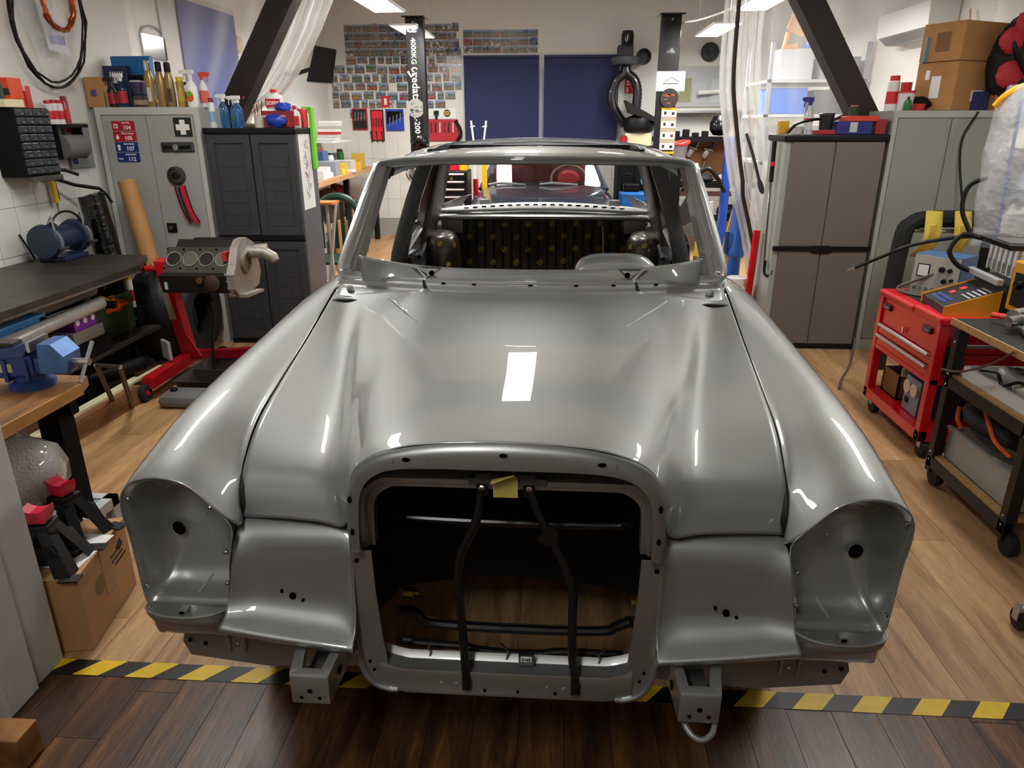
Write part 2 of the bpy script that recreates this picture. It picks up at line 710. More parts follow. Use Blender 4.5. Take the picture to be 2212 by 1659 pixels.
def solid(ob, t=.003, off=1):
    md = ob.modifiers.new('sheet', 'SOLIDIFY')
    md.thickness = t
    md.offset = off
    return ob


# ---- hood
front = [(0, 1.34, .998), (.162, 1.34, .990), (.243, 1.34, .973), (.300, 1.34, .945), (.333, 1.34, .900), (.345, 1.346, .82), (.372, 1.372, .762), (.43, 1.388, .762), (.53, 1.402, .760), (.624, 1.413, .754)]
R140 = [(0, 1.385, 1.003), (.165, 1.385, .997), (.250, 1.385, .983), (.310, 1.385, .958), (.345, 1.39, .915), (.365, 1.395, .862), (.395, 1.408, .822), (.44, 1.418, .815), (.53, 1.428, .815), (.626, 1.432, .815)]
R147 = [(0, 1.46, 1.010), (.168, 1.46, 1.005), (.255, 1.46, .993), (.318, 1.46, .971), (.358, 1.46, .938), (.382, 1.462, .903), (.412, 1.466, .874), (.455, 1.47, .863), (.54, 1.474, .864), (.628, 1.476, .866)]
R160 = [(0, 1.60, 1.021), (.172, 1.60, 1.017), (.262, 1.60, 1.006), (.33, 1.60, .988), (.376, 1.60, .963), (.404, 1.60, .936), (.437, 1.60, .910), (.480, 1.60, .901), (.55, 1.60, .908), (.637, 1.60, .922)]
R180 = [(0, 1.80, 1.035), (.18, 1.80, 1.032), (.275, 1.80, 1.023), (.35, 1.80, 1.008), (.402, 1.80, .987), (.444, 1.80, .966), (.483, 1.80, .937), (.525, 1.80, .932), (.585, 1.80, .939), (.651, 1.80, .954)]
R210 = [(0, 2.08, 1.056), (.19, 2.08, 1.054), (.295, 2.09, 1.047), (.38, 2.09, 1.036), (.445, 2.10, 1.020), (.505, 2.10, 1.004), (.547, 2.10, .978), (.585, 2.10, .972), (.628, 2.10, .979), (.671, 2.10, .994)]
R235 = [(0, 2.28, 1.073), (.20, 2.285, 1.071), (.31, 2.295, 1.067), (.40, 2.31, 1.060), (.47, 2.32, 1.051), (.535, 2.33, 1.039), (.582, 2.34, 1.027), (.62, 2.35, 1.020), (.655, 2.35, 1.024), (.688, 2.35, 1.033)]
R250 = [(0, 2.365, 1.080), (.20, 2.372, 1.079), (.31, 2.388, 1.077), (.40, 2.40, 1.074), (.47, 2.415, 1.070), (.525, 2.425, 1.064), (.58, 2.44, 1.056), (.625, 2.455, 1.050), (.665, 2.48, 1.050), (.699, 2.505, 1.056)]
HR = [mirrow(r) for r in (front, R140, R147, R160, R180, R210, R235, R250)]
HN = net(HR, 7, 8)
HV = [p for r_ in HN for p in r_]
hood = cpart(MB().grid(HN), 'hood', ang=60)
solid(hood, .0025, -1)
for sgn in (1, -1):
    cr_ = []
    for f in range(13):
        x, y = .47 - .155 * f / 12, 2.36 - .27 * f / 12
        zz = min(HV, key=lambda p: (p.x - x) ** 2 + (p.y - y) ** 2).z
        cr_.append((sgn * x, y, zz - .001))
    MB().tube(cr_, [.006] * 8 + [.0055, .005, .004, .003, .002], 10).build('pressed_crease', M_paint, hood, True, ang=80)

# flange arch round the grille opening (folded from the hood)
arch_o = [(-.345, .722), (-.345, .79), (-.340, .856), (-.325, .918), (-.298, .949), (-.252, .970), (-.162, .988), (-.065, .996), (.033, .997), (.162, .988), (.243, .971), (.294, .949), (.325, .920), (.340, .880), (.345, .795), (.345, .722)]
arch_i = [(-.322, .722), (-.321, .79), (-.316, .85), (-.305, .888), (-.279, .917), (-.235, .934), (-.155, .939), (-.06, .939), (.033, .939), (.155, .938), (.228, .932), (.275, .916), (.302, .890), (.316, .856), (.321, .79), (.322, .722)]
ao = catmull([(a, 1.338, b) for a, b in arch_o], 6)
ai = catmull([(a, 1.330, b) for a, b in arch_i], 6)
mid = [(p * .5 + q * .5) + Vector((0, -.003, 0)) for p, q in zip(ao, ai)]
lip = [p + Vector((0, .014, 0)) for p in ai]
flange = cpart(MB().grid([ao, mid, ai, lip]), 'grille_flange', M_paint2)
solid(flange, .0025, 1)


def slot(x, y, z, rx, rz, parent, name='bolt_hole', ny=-1, d=.003, mat=None):
    out = [(x + rx * math.cos(2 * math.pi * k / 14), z + rz * math.sin(2 * math.pi * k / 14)) for k in range(14)]
    return MB().prism(out, y, y + ny * d).build(name, mat or M_hole, parent)


for (x, z, a, b) in ((-.205, .957, .009, .0045), (.0, .972, .009, .0045), (.205, .957, .009, .0045), (-.334, .857, .0045, .008), (.332, .857, .0045, .008), (-.334, .777, .0045, .008), (.333, .777, .0045, .008)):
    slot(x, 1.330, z, a, b, flange)
for x in (-.16, .01, .17, -.235, .235):
    MB().tube([(x, 1.3315, .945), (x + .002, 1.3295, .958)], [.0035, .002], 6).build('embossed_rib', M_paint2, flange, True)

# ---- fenders (right one, then mirrored)
FR = [
    [(.622, 1.412, .748), (.612, 1.365, .762), (.640, 1.34, .807), (.701, 1.34, .869), (.762, 1.34, .887), (.820, 1.34, .878), (.853, 1.34, .848), (.862, 1.34, .804), (.856, 1.34, .740), (.853, 1.34, .684), (.846, 1.34, .558), (.815, 1.35, .488)],
    [(.630, 1.432, .810), (.626, 1.400, .812), (.652, 1.385, .843), (.706, 1.385, .889), (.764, 1.385, .904), (.820, 1.385, .895), (.853, 1.385, .864), (.866, 1.385, .815), (.863, 1.385, .745), (.860, 1.385, .684), (.853, 1.385, .555), (.835, 1.385, .468)],
    [(.633, 1.476, .864), (.643, 1.465, .862), (.672, 1.46, .883), (.715, 1.46, .911), (.766, 1.46, .923), (.820, 1.46, .914), (.854, 1.46, .880), (.869, 1.46, .828), (.870, 1.46, .75), (.868, 1.46, .684), (.862, 1.46, .55), (.852, 1.46, .45)],
    [(.642, 1.60, .921), (.658, 1.60, .920), (.688, 1.60, .933), (.727, 1.60, .948), (.772, 1.60, .953), (.822, 1.60, .942), (.855, 1.60, .906), (.871, 1.60, .85), (.876, 1.60, .76), (.876, 1.60, .69), (.87, 1.60, .55), (.863, 1.60, .41)],
    [(.656, 1.80, .953), (.675, 1.80, .955), (.704, 1.80, .964), (.740, 1.80, .975), (.779, 1.80, .977), (.823, 1.80, .963), (.857, 1.80, .926), (.874, 1.80, .87), (.880, 1.80, .77), (.88, 1.80, .69), (.876, 1.80, .55), (.870, 1.80, .40)],
    [(.676, 2.10, .993), (.692, 2.10, .997), (.716, 2.10, 1.002), (.748, 2.10, 1.006), (.784, 2.10, 1.002), (.824, 2.10, .984), (.859, 2.10, .944), (.878, 2.10, .88), (.886, 2.10, .78), (.887, 2.10, .70), (.884, 2.10, .56), (.878, 2.10, .40)],
    [(.704, 2.515, 1.060), (.717, 2.515, 1.061), (.735, 2.515, 1.058), (.759, 2.515, 1.050), (.789, 2.515, 1.036), (.826, 2.515, 1.010), (.862, 2.515, .962), (.882, 2.515, .89), (.892, 2.515, .79), (.893, 2.515, .71), (.890, 2.515, .56), (.884, 2.515, .38)],
    [(.728, 2.78, 1.066), (.738, 2.78, 1.064), (.752, 2.78, 1.060), (.772, 2.78, 1.051), (.797, 2.78, 1.036), (.830, 2.78, 1.011), (.866, 2.78, .965), (.886, 2.78, .89), (.896, 2.78, .79), (.897, 2.78, .71), (.895, 2.78, .56), (.89, 2.78, .36)],
]
N = net(FR, 6, 8)


def arch_cut(rows, cy, cz, rad):
    mb = MB()
    mb.grid(rows)
    keep = []
    for q in mb.f:
        c = sum((mb.v[i] for i in q), Vector()) / 4
        if c.x > .8 and (c.y - cy) ** 2 + (c.z - cz) ** 2 < rad ** 2:
            continue
        keep.append(q)
    mb.f = keep
    return mb


for sgn in (1, -1):
    mb = arch_cut(N, 2.06, .36, .37)
    if sgn < 0:
        mb.v = [Vector((-p.x, p.y, p.z)) for p in mb.v]
    fender = cpart(mb, 'fender', ang=70)
    solid(fender, .0025, 1 if sgn < 0 else -1)

for sgn in (1, -1):
    gp = [(.700, 2.515, 1.04), (.673, 2.10, .975), (.653, 1.80, .937), (.639, 1.60, .903), (.630, 1.476, .848), (.626, 1.43, .795), (.620, 1.425, .74)]
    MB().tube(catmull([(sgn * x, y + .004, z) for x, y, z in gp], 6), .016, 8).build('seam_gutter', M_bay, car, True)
# ---- headlight openings
HL = [(.653, .558), (.640, .62), (.633, .67), (.615, .763), (.640, .807), (.668, .841), (.701, .869), (.736, .883), (.770, .887), (.815, .880), (.847, .859), (.861, .825), (.860, .79), (.855, .755), (.853, .684), (.849, .62), (.845, .558), (.80, .5565), (.74, .5560), (.69, .5565)]


def ring(sc_, y, dz=0.0, dx=0.0, dy=0.0):
    cx_, cz_ = .742, .705
    return [Vector((cx_ + (a - cx_) * sc_ + dx, y + dy * (b - cz_), cz_ + (b - cz_) * sc_ + dz)) for a, b in HLd]


HLd = [(p.x, p.z) for p in catmull([(a, 0, b) for a, b in HL] + [(HL[0][0], 0, HL[0][1])], 4)[:-1]]
for sgn in (1, -1):
    rows = [ring(1.0, 1.340), ring(.998, 1.346), ring(.958, 1.352), ring(.930, 1.358), ring(.90, 1.385), ring(.83, 1.42, dz=.004), ring(.70, 1.445, dz=.010, dy=.10), ring(.5, 1.462, dz=.014, dy=.12), ring(.25, 1.470, dz=.018, dy=.12), ring(.01, 1.472, dz=.018)]
    mb = MB().grid(rows, True)
    if sgn < 0:
        mb.v = [Vector((-p.x, p.y, p.z)) for p in mb.v]
    bowl = cpart(mb, 'headlight_bowl', M_paint2, ang=50)
    hx, hz = (sgn * .797, .703)
    MB().lathe([(.017, 0), (.0175, .004)], 20, (hx, 1.434, hz), 'y', Matrix.Rotation(.25 * sgn, 4, 'Z')).build('cable_hole', M_hole, bowl)
    # retaining clip at the top, nuts round the flange
    MB().tube([(sgn * .735, 1.346, .872), (sgn * .745, 1.346, .872), (sgn * .752, 1.346, .862), (sgn * .775, 1.346, .862), (sgn * .782, 1.346, .874), (sgn * .792, 1.346, .874)], .0022, 6).build('spring_clip', M_chrome, bowl, True)
    for (x, z) in ((.847, .83), (.648, .615), (.640, .70), (.845, .60), (.66, .815)):
        MB().lathe([(.006, 0), (.006, -.004), (.003, -.006)], 8, (sgn * x, 1.349, z), 'y').build('clip_nut', M_steel, bowl)
    MB().tube([(sgn * .72, 1.42, .585), (sgn * .735, 1.37, .568)], .004, 6).build('drain_bead', M_paint2, bowl, True)
    # lip below the opening
    n = 18
    rim = []
    for k in range(n + 1):
        th = math.pi * k / n
        rim.append(Vector((sgn * (.750 + .100 * math.cos(th)), 1.350 - .056 * math.sin(th) ** .8 if k not in (0, n) else 1.350, .5535)))
    back = [Vector((p.x, 1.352, .556)) for p in rim]
    midp = [p * .5 + q * .5 for p, q in zip(rim, back)]
    plate = cpart(MB().grid([back, midp, rim]), 'lamp_shelf', M_paint2)
    bead = cpart(MB().tube([p + Vector((0, 0, .001)) for p in rim], .0035, 8), 'lamp_shelf_bead', M_paint)
    MB().box(sgn * .745 - .011, sgn * .745 + .011, 1.305, 1.327, .554, .566, bev=.002).build('clip_bracket', M_paint2, plate)
    MB().cbox((sgn * .745, 1.3045, .560), (.011, .002, .006)).build('clip_slot', M_hole, plate)
    under = [rim]
    for (t, dz) in ((.0, -.012), (.12, -.032), (.32, -.055), (.6, -.08), (.95, -.1)):
        under.append([Vector((p.x + sgn * 0.0, p.y + (1.36 - p.y) * t + (.004 if t > 0 else -.002), p.z + dz)) for p in rim])
    cpart(MB().grid(under), 'lamp_underside', M_paint, ang=60)
    # front panel between grille and headlight
    cols = [.346, .362, .392, .44, .52, .585, .622, .655]
    y_off = [-.020, -.004, .004, .004, .002, -.002, -.012, -.022]
    z_bot = [.488, .492, .496, .502, .512, .522, .527, .531]
    rows = []
    for (dy, z, f) in ((1.432, .752, 0), (1.405, .742, 0), (1.384, .722, .3), (1.374, .69, .8), (1.369, .64, 1), (1.366, .60, 1), (1.362, .568, 1), (1.350, .546, .9), (1.330, .531, .7), (1.305, .522, .3), (1.292, .516, 0), (1.292, .508, 0), (1.302, .494, 0), (1.320, .482, 0), (1.345, .472, 0)):
        row = []
        for i, x in enumerate(cols):
            zz = z
            if z < .6:
                zz = z + (z_bot[i] - .516) * min(1, (.60 - z) / .08)
            if z > .70:
                zz = z - .012 * (i == 0) - .004 * (i == 1)
            xx = x
            if i == 7:
                xx = .655 - .030 * max(0, min(1, (z - .56) / .2)) - .004 * f
            if i == 6:
                xx = .622 - .012 * max(0, min(1, (z - .56) / .2))
            row.append(Vector((sgn * xx, dy + y_off[i] * f, zz)))
        rows.append(row)
    fp = cpart(MB().grid(net(rows, 5, 4)), 'front_panel', ang=60)
    solid(fp, .002, -sgn)
    fx = sgn * .503
    s2 = 1
    for (dx, dz, r) in ((0, 0, .0085), (-.025, .0125, .0042), (.024, -.010, .0042)):
        MB().lathe([(r, 0), (r * .98, .0035), (r * .9, -.0025)], 16, (fx + dx, 1.3625, .575 + dz), 'y').build('drilled_hole', M_hole, fp)
    # lower valance plate behind the bumper edge
    vp = MB().prism([(sgn * .36, .475), (sgn * .36, .35), (sgn * .60, .335), (sgn * .80, .36), (sgn * .815, .40), (sgn * .80, .455), (sgn * .70, .46)], 1.395, 1.40)
    vpo = cpart(vp, 'valance_plate', M_paint2, False)
    for (x, z) in ((.795, .407), (.757, .398)):
        slot(sgn * x, 1.395, z, .0055, .0055, vpo, 'bolt_hole')
    MB().lathe([(.008, 0), (.008, -.006), (.004, -.009)], 6, (sgn * .675, 1.394, .405), 'y').build('bolt', M_chrome, vpo)
    for x in (.695, .655):
        MB().tube([(sgn * (x + .018 * (1 if x > .67 else -1)), 1.393, .437), (sgn * x, 1.391, .428), (sgn * x, 1.391, .385)], .0055, 8).build('pressed_bead', M_paint2, vpo, True)

    # bumper bracket
    bx = .435
    br = thing_parent = None
    b = MB()
    b.box(sgn * bx - .045, sgn * bx + .045, 1.236, 1.245, .378, .455, bev=.004)
    brk = cpart(b, 'bumper_bracket', M_paint, True, 40)
    o1, o2 = sgn * (bx + .045), sgn * (bx - .045)
    for (xa, xb, nm) in ((o1, sgn * .505, 'bracket_arm'), (o2, sgn * .378, 'bracket_arm')):
        a = MB()
        s1 = 1 if xa > xb else -1
        q = [Vector((xa, 1.243, .455)), Vector((xa, 1.243, .380)), Vector((xb, 1.40, .395)), Vector((xb, 1.40, .468))]
        d = Vector((sgn * (-.010 if nm and xa == o1 else .010), 0, 0))
        V = q + [p + d for p in q]
        a.add(V, [(0, 1, 2, 3), (7, 6, 5, 4), (0, 4, 5, 1), (1, 5, 6, 2), (2, 6, 7, 3), (3, 7, 4, 0)])
        a.build(nm, M_paint, brk)
        ww = sgn * (-.022 if xa == o1 else .022)
        t = MB().add([(xa, 1.240, .457), (xa + ww, 1.262, .457), (xb + ww, 1.40, .470), (xb, 1.40, .470), (xa, 1.240, .449), (xa + ww, 1.262, .449), (xb + ww, 1.40, .462), (xb, 1.40, .462)],
                     [(0, 1, 2, 3), (7, 6, 5, 4), (0, 4, 5, 1), (1, 5, 6, 2), (2, 6, 7, 3), (3, 7, 4, 0)])
        t.build('top_rib', M_paint, brk)
    MB().box(sgn * bx - .045, sgn * bx + .045, 1.238, 1.264, .449, .457, bev=.003).build('top_rib', M_paint, brk)
    MB().box(sgn * bx - .040, sgn * bx + .040, 1.24, 1.40, .378, .384).build('bottom_plate', M_paint2, brk)
    for (dx, dz, r) in ((0, .415, .006), (-.021, .396, .0045), (.021, .396, .0045)):
        slot(sgn * bx + dx, 1.2365, dz, r, r, brk, 'bolt_hole', d=.0015)
    MB().lathe([(.0115, 0), (.011, -.002)], 12, (sgn * (bx - .052), 1.30, .422), 'x').build('side_hole', M_hole, brk)
# tow eye under the bracket on the driver's side
MB().tube(catmull([(.40, 1.35, .375), (.405, 1.27, .362), (.42, 1.235, .348), (.445, 1.225, .342), (.47, 1.24, .352), (.478, 1.27, .372)], 6), .007, 10).build('tow_eye', M_paint, car, True)

# ---- radiator frame, side rails, lower crossbar
fo = [(-.345, .70), (-.342, .80), (-.330, .85), (-.295, .882), (-.25, .8885), (0, .8885), (.25, .8885), (.295, .882), (.330, .85), (.342, .80), (.345, .70)]
fi = [(-.305, .70), (-.303, .79), (-.293, .829), (-.265, .851), (-.23, .8565), (0, .8565), (.23, .8565), (.265, .851), (.293, .829), (.303, .79), (.305, .70)]
a = catmull([(x, 1.400, z) for x, z in fo], 5)
b = catmull([(x, 1.398, z) for x, z in fi], 5)
step = [p * .35 + q * .65 + Vector((0, -.0, 0)) for p, q in zip(a, b)]
step2 = [p * .5 + q * .5 + Vector((0, -.012, 0)) for p, q in zip(a, b)]
rf = cpart(MB().grid([[p + Vector((0, .03, 0)) for p in a], a, [p + Vector((0, -.012, 0)) for p in [u * .8 + v * .2 for u, v in zip(a, b)]], step2, step, b, [p + Vector((0, .03, 0)) for p in b]]), 'radiator_frame', M_paint2)
for sgn in (1, -1):
    out = [(.352, .712), (.303, .712), (.300, .60), (.292, .48), (.285, .40), (.268, .352), (.235, .335), (.235, .315), (.29, .318), (.325, .335), (.343, .37), (.353, .44), (.356, .55)]
    sr = MB().prism([(sgn * x, z) for x, z in out], 1.352, 1.358)
    sro = cpart(sr, 'side_rail', M_paint2, False)
    bd = catmull([(sgn * .356, 1.350, .56), (sgn * .353, 1.350, .44), (sgn * .340, 1.349, .375), (sgn * .318, 1.348, .342), (sgn * .285, 1.347, .328), (sgn * .262, 1.347, .327)], 5)
    MB().tube(bd, [.010 * min(1, .15 + k / 9) * (1 - .3 * k / len(bd)) for k in range(len(bd))], 10).build('pressed_bead', M_paint2, sro, True)
    for (x, z) in ((.338, .688), (.327, .405), (.318, .380), (.262, .340)):
        slot(sgn * x, 1.352, z, .0055 if z > .6 or z < .35 else .0035, .0055 if z > .6 or z < .35 else .0035, sro)
cb = MB()
prof = [(1.348, .388), (1.346, .382), (1.345, .328), (1.349, .316), (1.36, .312)]
top = [(1.408, .396), (1.404, .390), (1.395, .381), (1.365, .380), (1.352, .383)]
rows = [[Vector((x, y, z + (.0 if abs(x) < .25 else (abs(x) - .25) * .35))) for x in [-.30, -.27, -.24, -.1, 0, .1, .24, .27, .30]] for (y, z) in top + prof]
lcb = cpart(cb.grid(rows), 'lower_crossbar', M_paint2, ang=30)
for x in (-.155, -.118, .10, .14):
    MB().lathe([(.006, 0), (.005, -.003), (.001, -.004)], 10, (x, 1.3465, .352), 'y').build('spot_weld', M_paint, lcb)
for x in (-.05, .03, .12):
    slot(x, 1.3455, .338, .0036, .0036, lcb)

# stays, tubes and straps in the opening
for P, r in (([(-.052, 1.388, .868), (-.062, 1.384, .80), (-.075, 1.382, .76), (-.105, 1.38, .69), (-.112, 1.378, .62), (-.108, 1.374, .58), (-.100, 1.36, .46), (-.095, 1.345, .40), (-.092, 1.342, .345)], .0105),
             ([(.052, 1.388, .868), (.072, 1.384, .81), (.11, 1.382, .73), (.142, 1.38, .66), (.155, 1.378, .60), (.156, 1.374, .54), (.158, 1.36, .44), (.165, 1.345, .39), (.168, 1.342, .345)], .0105)):
    pp = catmull(P, 5)
    stay = MB().tube(pp, r, 8).build('support_stay', M_tubeblack, car, True)
    MB().cbox((P[0][0], 1.386, P[0][2] - .006), (.026, .005, .034), bev=.002).build('stay_end', M_tubeblack, stay)
    MB().lathe([(.0075, 0), (.0075, -.005), (.004, -.007)], 6, (P[0][0], 1.383, P[0][2]), 'y').build('bolt', M_chrome, stay)
    MB().cbox((P[-1][0], 1.340, .358), (.022, .004, .036)).build('stay_end', M_tubeblack, stay)
    MB().lathe([(.006, 0), (.006, -.004), (.003, -.006)], 6, (P[-1][0], 1.338, .345), 'y').build('bolt', M_chrome, stay)
MB().prism([(.098, .785), (.120, .765), (.115, .742), (.093, .728), (.070, .745)], 1.372, 1.376).build('latch_plate', M_tubeblack, car)
for (P, r, nm) in (([(-.315, 1.62, .652), (-.285, 1.62, .651), (-.26, 1.62, .642), (0, 1.62, .636), (.26, 1.62, .637), (.285, 1.62, .646), (.315, 1.62, .647)], .011, 'cross_tube'),
                   ([(-.35, 1.75, .245), (-.30, 1.75, .235), (-.25, 1.75, .20), (0, 1.75, .192), (.25, 1.75, .196), (.30, 1.75, .215), (.34, 1.75, .235)], .016, 'cross_tube'),
                   ([(-.265, 1.44, .398), (-.245, 1.44, .397), (-.225, 1.44, .390), (-.115, 1.44, .385), (-.075, 1.44, .376), (0, 1.44, .370), (.09, 1.44, .373), (.13, 1.44, .380), (.27, 1.44, .380)], .010, 'cross_tube')):
    t = MB().tube(catmull(P, 5), r, 10).build(nm, M_tubeblack, car, True)
    for e, s_ in ((P[0], -1), (P[-1], 1)):
        MB().cbox((e[0], e[1] - .002, e[2]), (.034, .004, r * 2.6), bev=.001).build('tube_end', M_tubeblack, t)
br = MB().prism([(1.440, .372), (1.436, .372), (1.384, .384), (1.380, .386), (1.376, .428), (1.380, .428), (1.384, .390), (1.438, .378)], .030, .067, 'x').build('number_bracket', M_tubeblack, car)
MB().box(.035, .062, 1.3735, 1.3775, .402, .415).build('paper_tag', M_white, br)
lettering('0145', .0105, (.0485, 1.3732, .4085), br, M_black, bold=True)
for (x, d) in ((-.19, .01), (.0, -.014), (.225, .012)):
    MB().tube([(x, 1.40, .385), (x + .002, 1.398, .400), (x - d * .3, 1.395, .415), (x + d, 1.39, .44)], .0026, 6).build('clip_hook', M_tubeblack, car, True)
# yellow masking tape and grey foam at the top of the frame
foam = MB().box(-.066, .066, 1.375, 1.392, .892, .905, bev=.004).box(-.082, .092, 1.378, 1.398, .876, .893, bev=.004).build('foam_strip', pbr('grey_foam', rgb('55524f'), .9, bump=.5, bscale=300), car)
M_mask = pbr('masking_tape', rgb('d2c266'), .6, var=.12, vscale=40, bump=.15, bscale=60)
mt = MB().grid([[(-.026, 1.373, .850), (.028, 1.373, .850)], [(-.026, 1.371, .872), (.028, 1.371, .872)], [(-.027, 1.369, .888), (.029, 1.369, .890)], [(-.028, 1.366, .897), (.026, 1.362, .905)], [(-.030, 1.348, .895), (.022, 1.342, .921)]])
solid(mt.build('masking_tape', M_mask, car), .0012)
# ---- engine bay, dark
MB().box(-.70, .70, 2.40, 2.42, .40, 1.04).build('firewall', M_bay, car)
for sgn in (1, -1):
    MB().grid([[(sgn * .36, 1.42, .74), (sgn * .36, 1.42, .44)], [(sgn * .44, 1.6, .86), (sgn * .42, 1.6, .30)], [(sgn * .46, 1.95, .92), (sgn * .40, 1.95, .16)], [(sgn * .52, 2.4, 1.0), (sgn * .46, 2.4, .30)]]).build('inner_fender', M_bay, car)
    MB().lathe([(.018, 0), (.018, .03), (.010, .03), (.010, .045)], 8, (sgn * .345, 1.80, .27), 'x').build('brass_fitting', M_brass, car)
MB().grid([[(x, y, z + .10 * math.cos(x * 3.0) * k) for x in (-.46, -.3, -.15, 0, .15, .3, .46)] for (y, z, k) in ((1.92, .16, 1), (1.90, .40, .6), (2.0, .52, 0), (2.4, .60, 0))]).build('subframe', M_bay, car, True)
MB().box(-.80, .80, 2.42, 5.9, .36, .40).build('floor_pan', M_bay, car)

# ---- cowl, windshield frame, roof
cw = [[(x, 2.325 + .26 * x * x, 1.040) for x in (-.69, -.6, -.45, -.3, -.15, 0, .15, .3, .45, .6, .69)],
      [(x, 2.385 + .30 * x * x * .8, 1.062) for x in (-.69, -.6, -.45, -.3, -.15, 0, .15, .3, .45, .6, .69)],
      [(x, 2.425 + .24 * x * x, 1.064) for x in (-.70, -.6, -.45, -.3, -.15, 0, .15, .3, .45, .6, .70)],
      [(x, 2.440 + .22 * x * x, 1.082) for x in (-.70, -.6, -.45, -.3, -.15, 0, .15, .3, .45, .6, .70)],
      [(x, 2.462 + .20 * x * x, 1.088) for x in (-.70, -.6, -.45, -.3, -.15, 0, .15, .3, .45, .6, .70)],
      [(x, 2.50 + .20 * x * x, 1.080) for x in (-.68, -.6, -.45, -.3, -.15, 0, .15, .3, .45, .6, .68)]]
cowl = cpart(MB().grid(net(cw, 4, 3)), 'cowl', ang=50)
solid(cowl, .003, -1)
for x in (-.30, -.19, .01, .17, .30, .45):
    MB().cbox((x, 2.45 + .2 * x * x, 1.0885), (.014, .006, .004)).build('clip_slot', M_hole, cowl)
for x in (-.36, .38):
    MB().tube([(x + .004, 2.40 + .03, 1.066), (x - .002, 2.405 + .03, 1.09), (x - .006, 2.41 + .03, 1.108)], [.0075, .006, .003], 8).build('wiper_spindle', M_rubber, cowl, True)
    MB().lathe([(.03, 0), (.014, .012), (.008, .014)], 12, (x, 2.425, 1.064)).build('spindle_boss', M_paint, cowl, True)
for x in (-.64, .64):
    MB().lathe([(.012, 0), (.012, .012), (.008, .018), (.001, .02)], 10, (x, 2.47, 1.058)).build('hinge_stud', M_paint, cowl, True)
hb = [(0, 2.470, 1.094), (.30, 2.488, 1.092), (.52, 2.522, 1.089), (.640, 2.540, 1.088), (.684, 2.552, 1.098), (.700, 2.566, 1.125), (.688, 2.615, 1.19), (.668, 2.70, 1.28), (.647, 2.80, 1.38), (.632, 2.88, 1.445), (.617, 2.905, 1.474), (.588, 2.914, 1.484), (.50, 2.897, 1.493), (.30, 2.870, 1.499), (0, 2.852, 1.502)]
full = [Vector(p) for p in hb] + [Vector((-p[0], p[1], p[2])) for p in hb[-2:0:-1]]
dense = catmull(full + [full[0]], 5)[:-1]
cen = Vector((0, 2.70, 1.29))


def inset(P, k, dy):
    out = []
    for i, p in enumerate(P):
        t = (P[(i + 1) % len(P)] - P[i - 1]).normalized()
        nrm = t.cross(Vector((0, -.72, .69))).normalized()
        if nrm.dot(cen - p) < 0:
            nrm = -nrm
        out.append(p + nrm * k + Vector((0, dy, -dy * .25)))
    return out


wfm = MB().grid([inset(dense, -.010, .030), inset(dense, -.013, .010), inset(dense, -.008, -.003), inset(dense, .002, -.006), inset(dense, .010, .002), inset(dense, .012, .016), inset(dense, .028, .020), inset(dense, .032, .028), inset(dense, .026, .05)][::-1], True)
wfo = cpart(wfm, 'windshield_frame', ang=45)
for sgn in (1, -1):
    base = [(.722, 2.575), (.70, 2.56), (.668, 2.575), (.650, 2.63), (.70, 2.69), (.735, 2.66)]
    topq = [(.640, 2.93), (.612, 2.91), (.582, 2.925), (.570, 2.97), (.60, 3.02), (.645, 3.0)]
    zb, zt = 1.06, 1.475
    rows = []
    for k in range(7):
        f = k / 6
        rows.append([Vector((sgn * (a[0] + (c[0] - a[0]) * f), a[1] + (c[1] - a[1]) * f, zb + (zt - zb) * f)) for a, c in zip(base, topq)])
    ap = cpart(MB().grid(rows, True), 'a_pillar', M_paint2, ang=40)
    MB().lathe([(.010, 0), (.010, .004)], 10, (sgn * .588, 2.955, 1.42), 'x').build('trim_hole', M_hole, ap)
rr_ = []
xs = [0, .15, .30, .44, .52, .575, .612, .632]
drop = [0, .003, .010, .022, .036, .054, .076, .098]
for (y, z, bow, k) in ((2.853, 1.503, .075, .25), (2.862, 1.511, .075, .42), (2.90, 1.522, .06, .75), (2.97, 1.531, .035, .95), (3.05, 1.536, .0, 1), (3.28, 1.548, 0, 1), (3.50, 1.553, 0, 1), (3.70, 1.555, 0, 1), (4.0, 1.55, 0, 1), (4.25, 1.53, 0, 1), (4.42, 1.50, 0, 1), (4.52, 1.468, 0, .9)):
    rr_.append(mirrow([(x, y + bow * (x / .632) ** 2, z - d * k - (.014 if k < .3 and x > .6 else 0)) for x, d in zip(xs, drop)]))
rows = net(rr_, 4, 4)
mb = MB().grid(rows)
keep = []
for q in mb.f:
    c = sum((mb.v[i] for i in q), Vector()) / 4
    if abs(c.x) < .44 and 3.05 < c.y < 3.70:
        continue
    keep.append(q)
mb.f = keep
roof = cpart(mb, 'roof', ang=60)
solid(roof, .004, -1)
fr_ = [(-.44, 3.05), (.44, 3.05), (.44, 3.70), (-.44, 3.70)]
sw = MB()
for (x0, x1, y0, y1) in ((-.44, .44, 3.046, 3.05), (-.44, .44, 3.70, 3.704), (-.444, -.44, 3.05, 3.70), (.44, .444, 3.05, 3.70)):
    sw.box(x0, x1, y0, y1, 1.487, 1.522)
sw.box(-.5, .5, 3.0, 3.75, 1.483, 1.488)
sw.build('sunroof_well', M_bay, car)
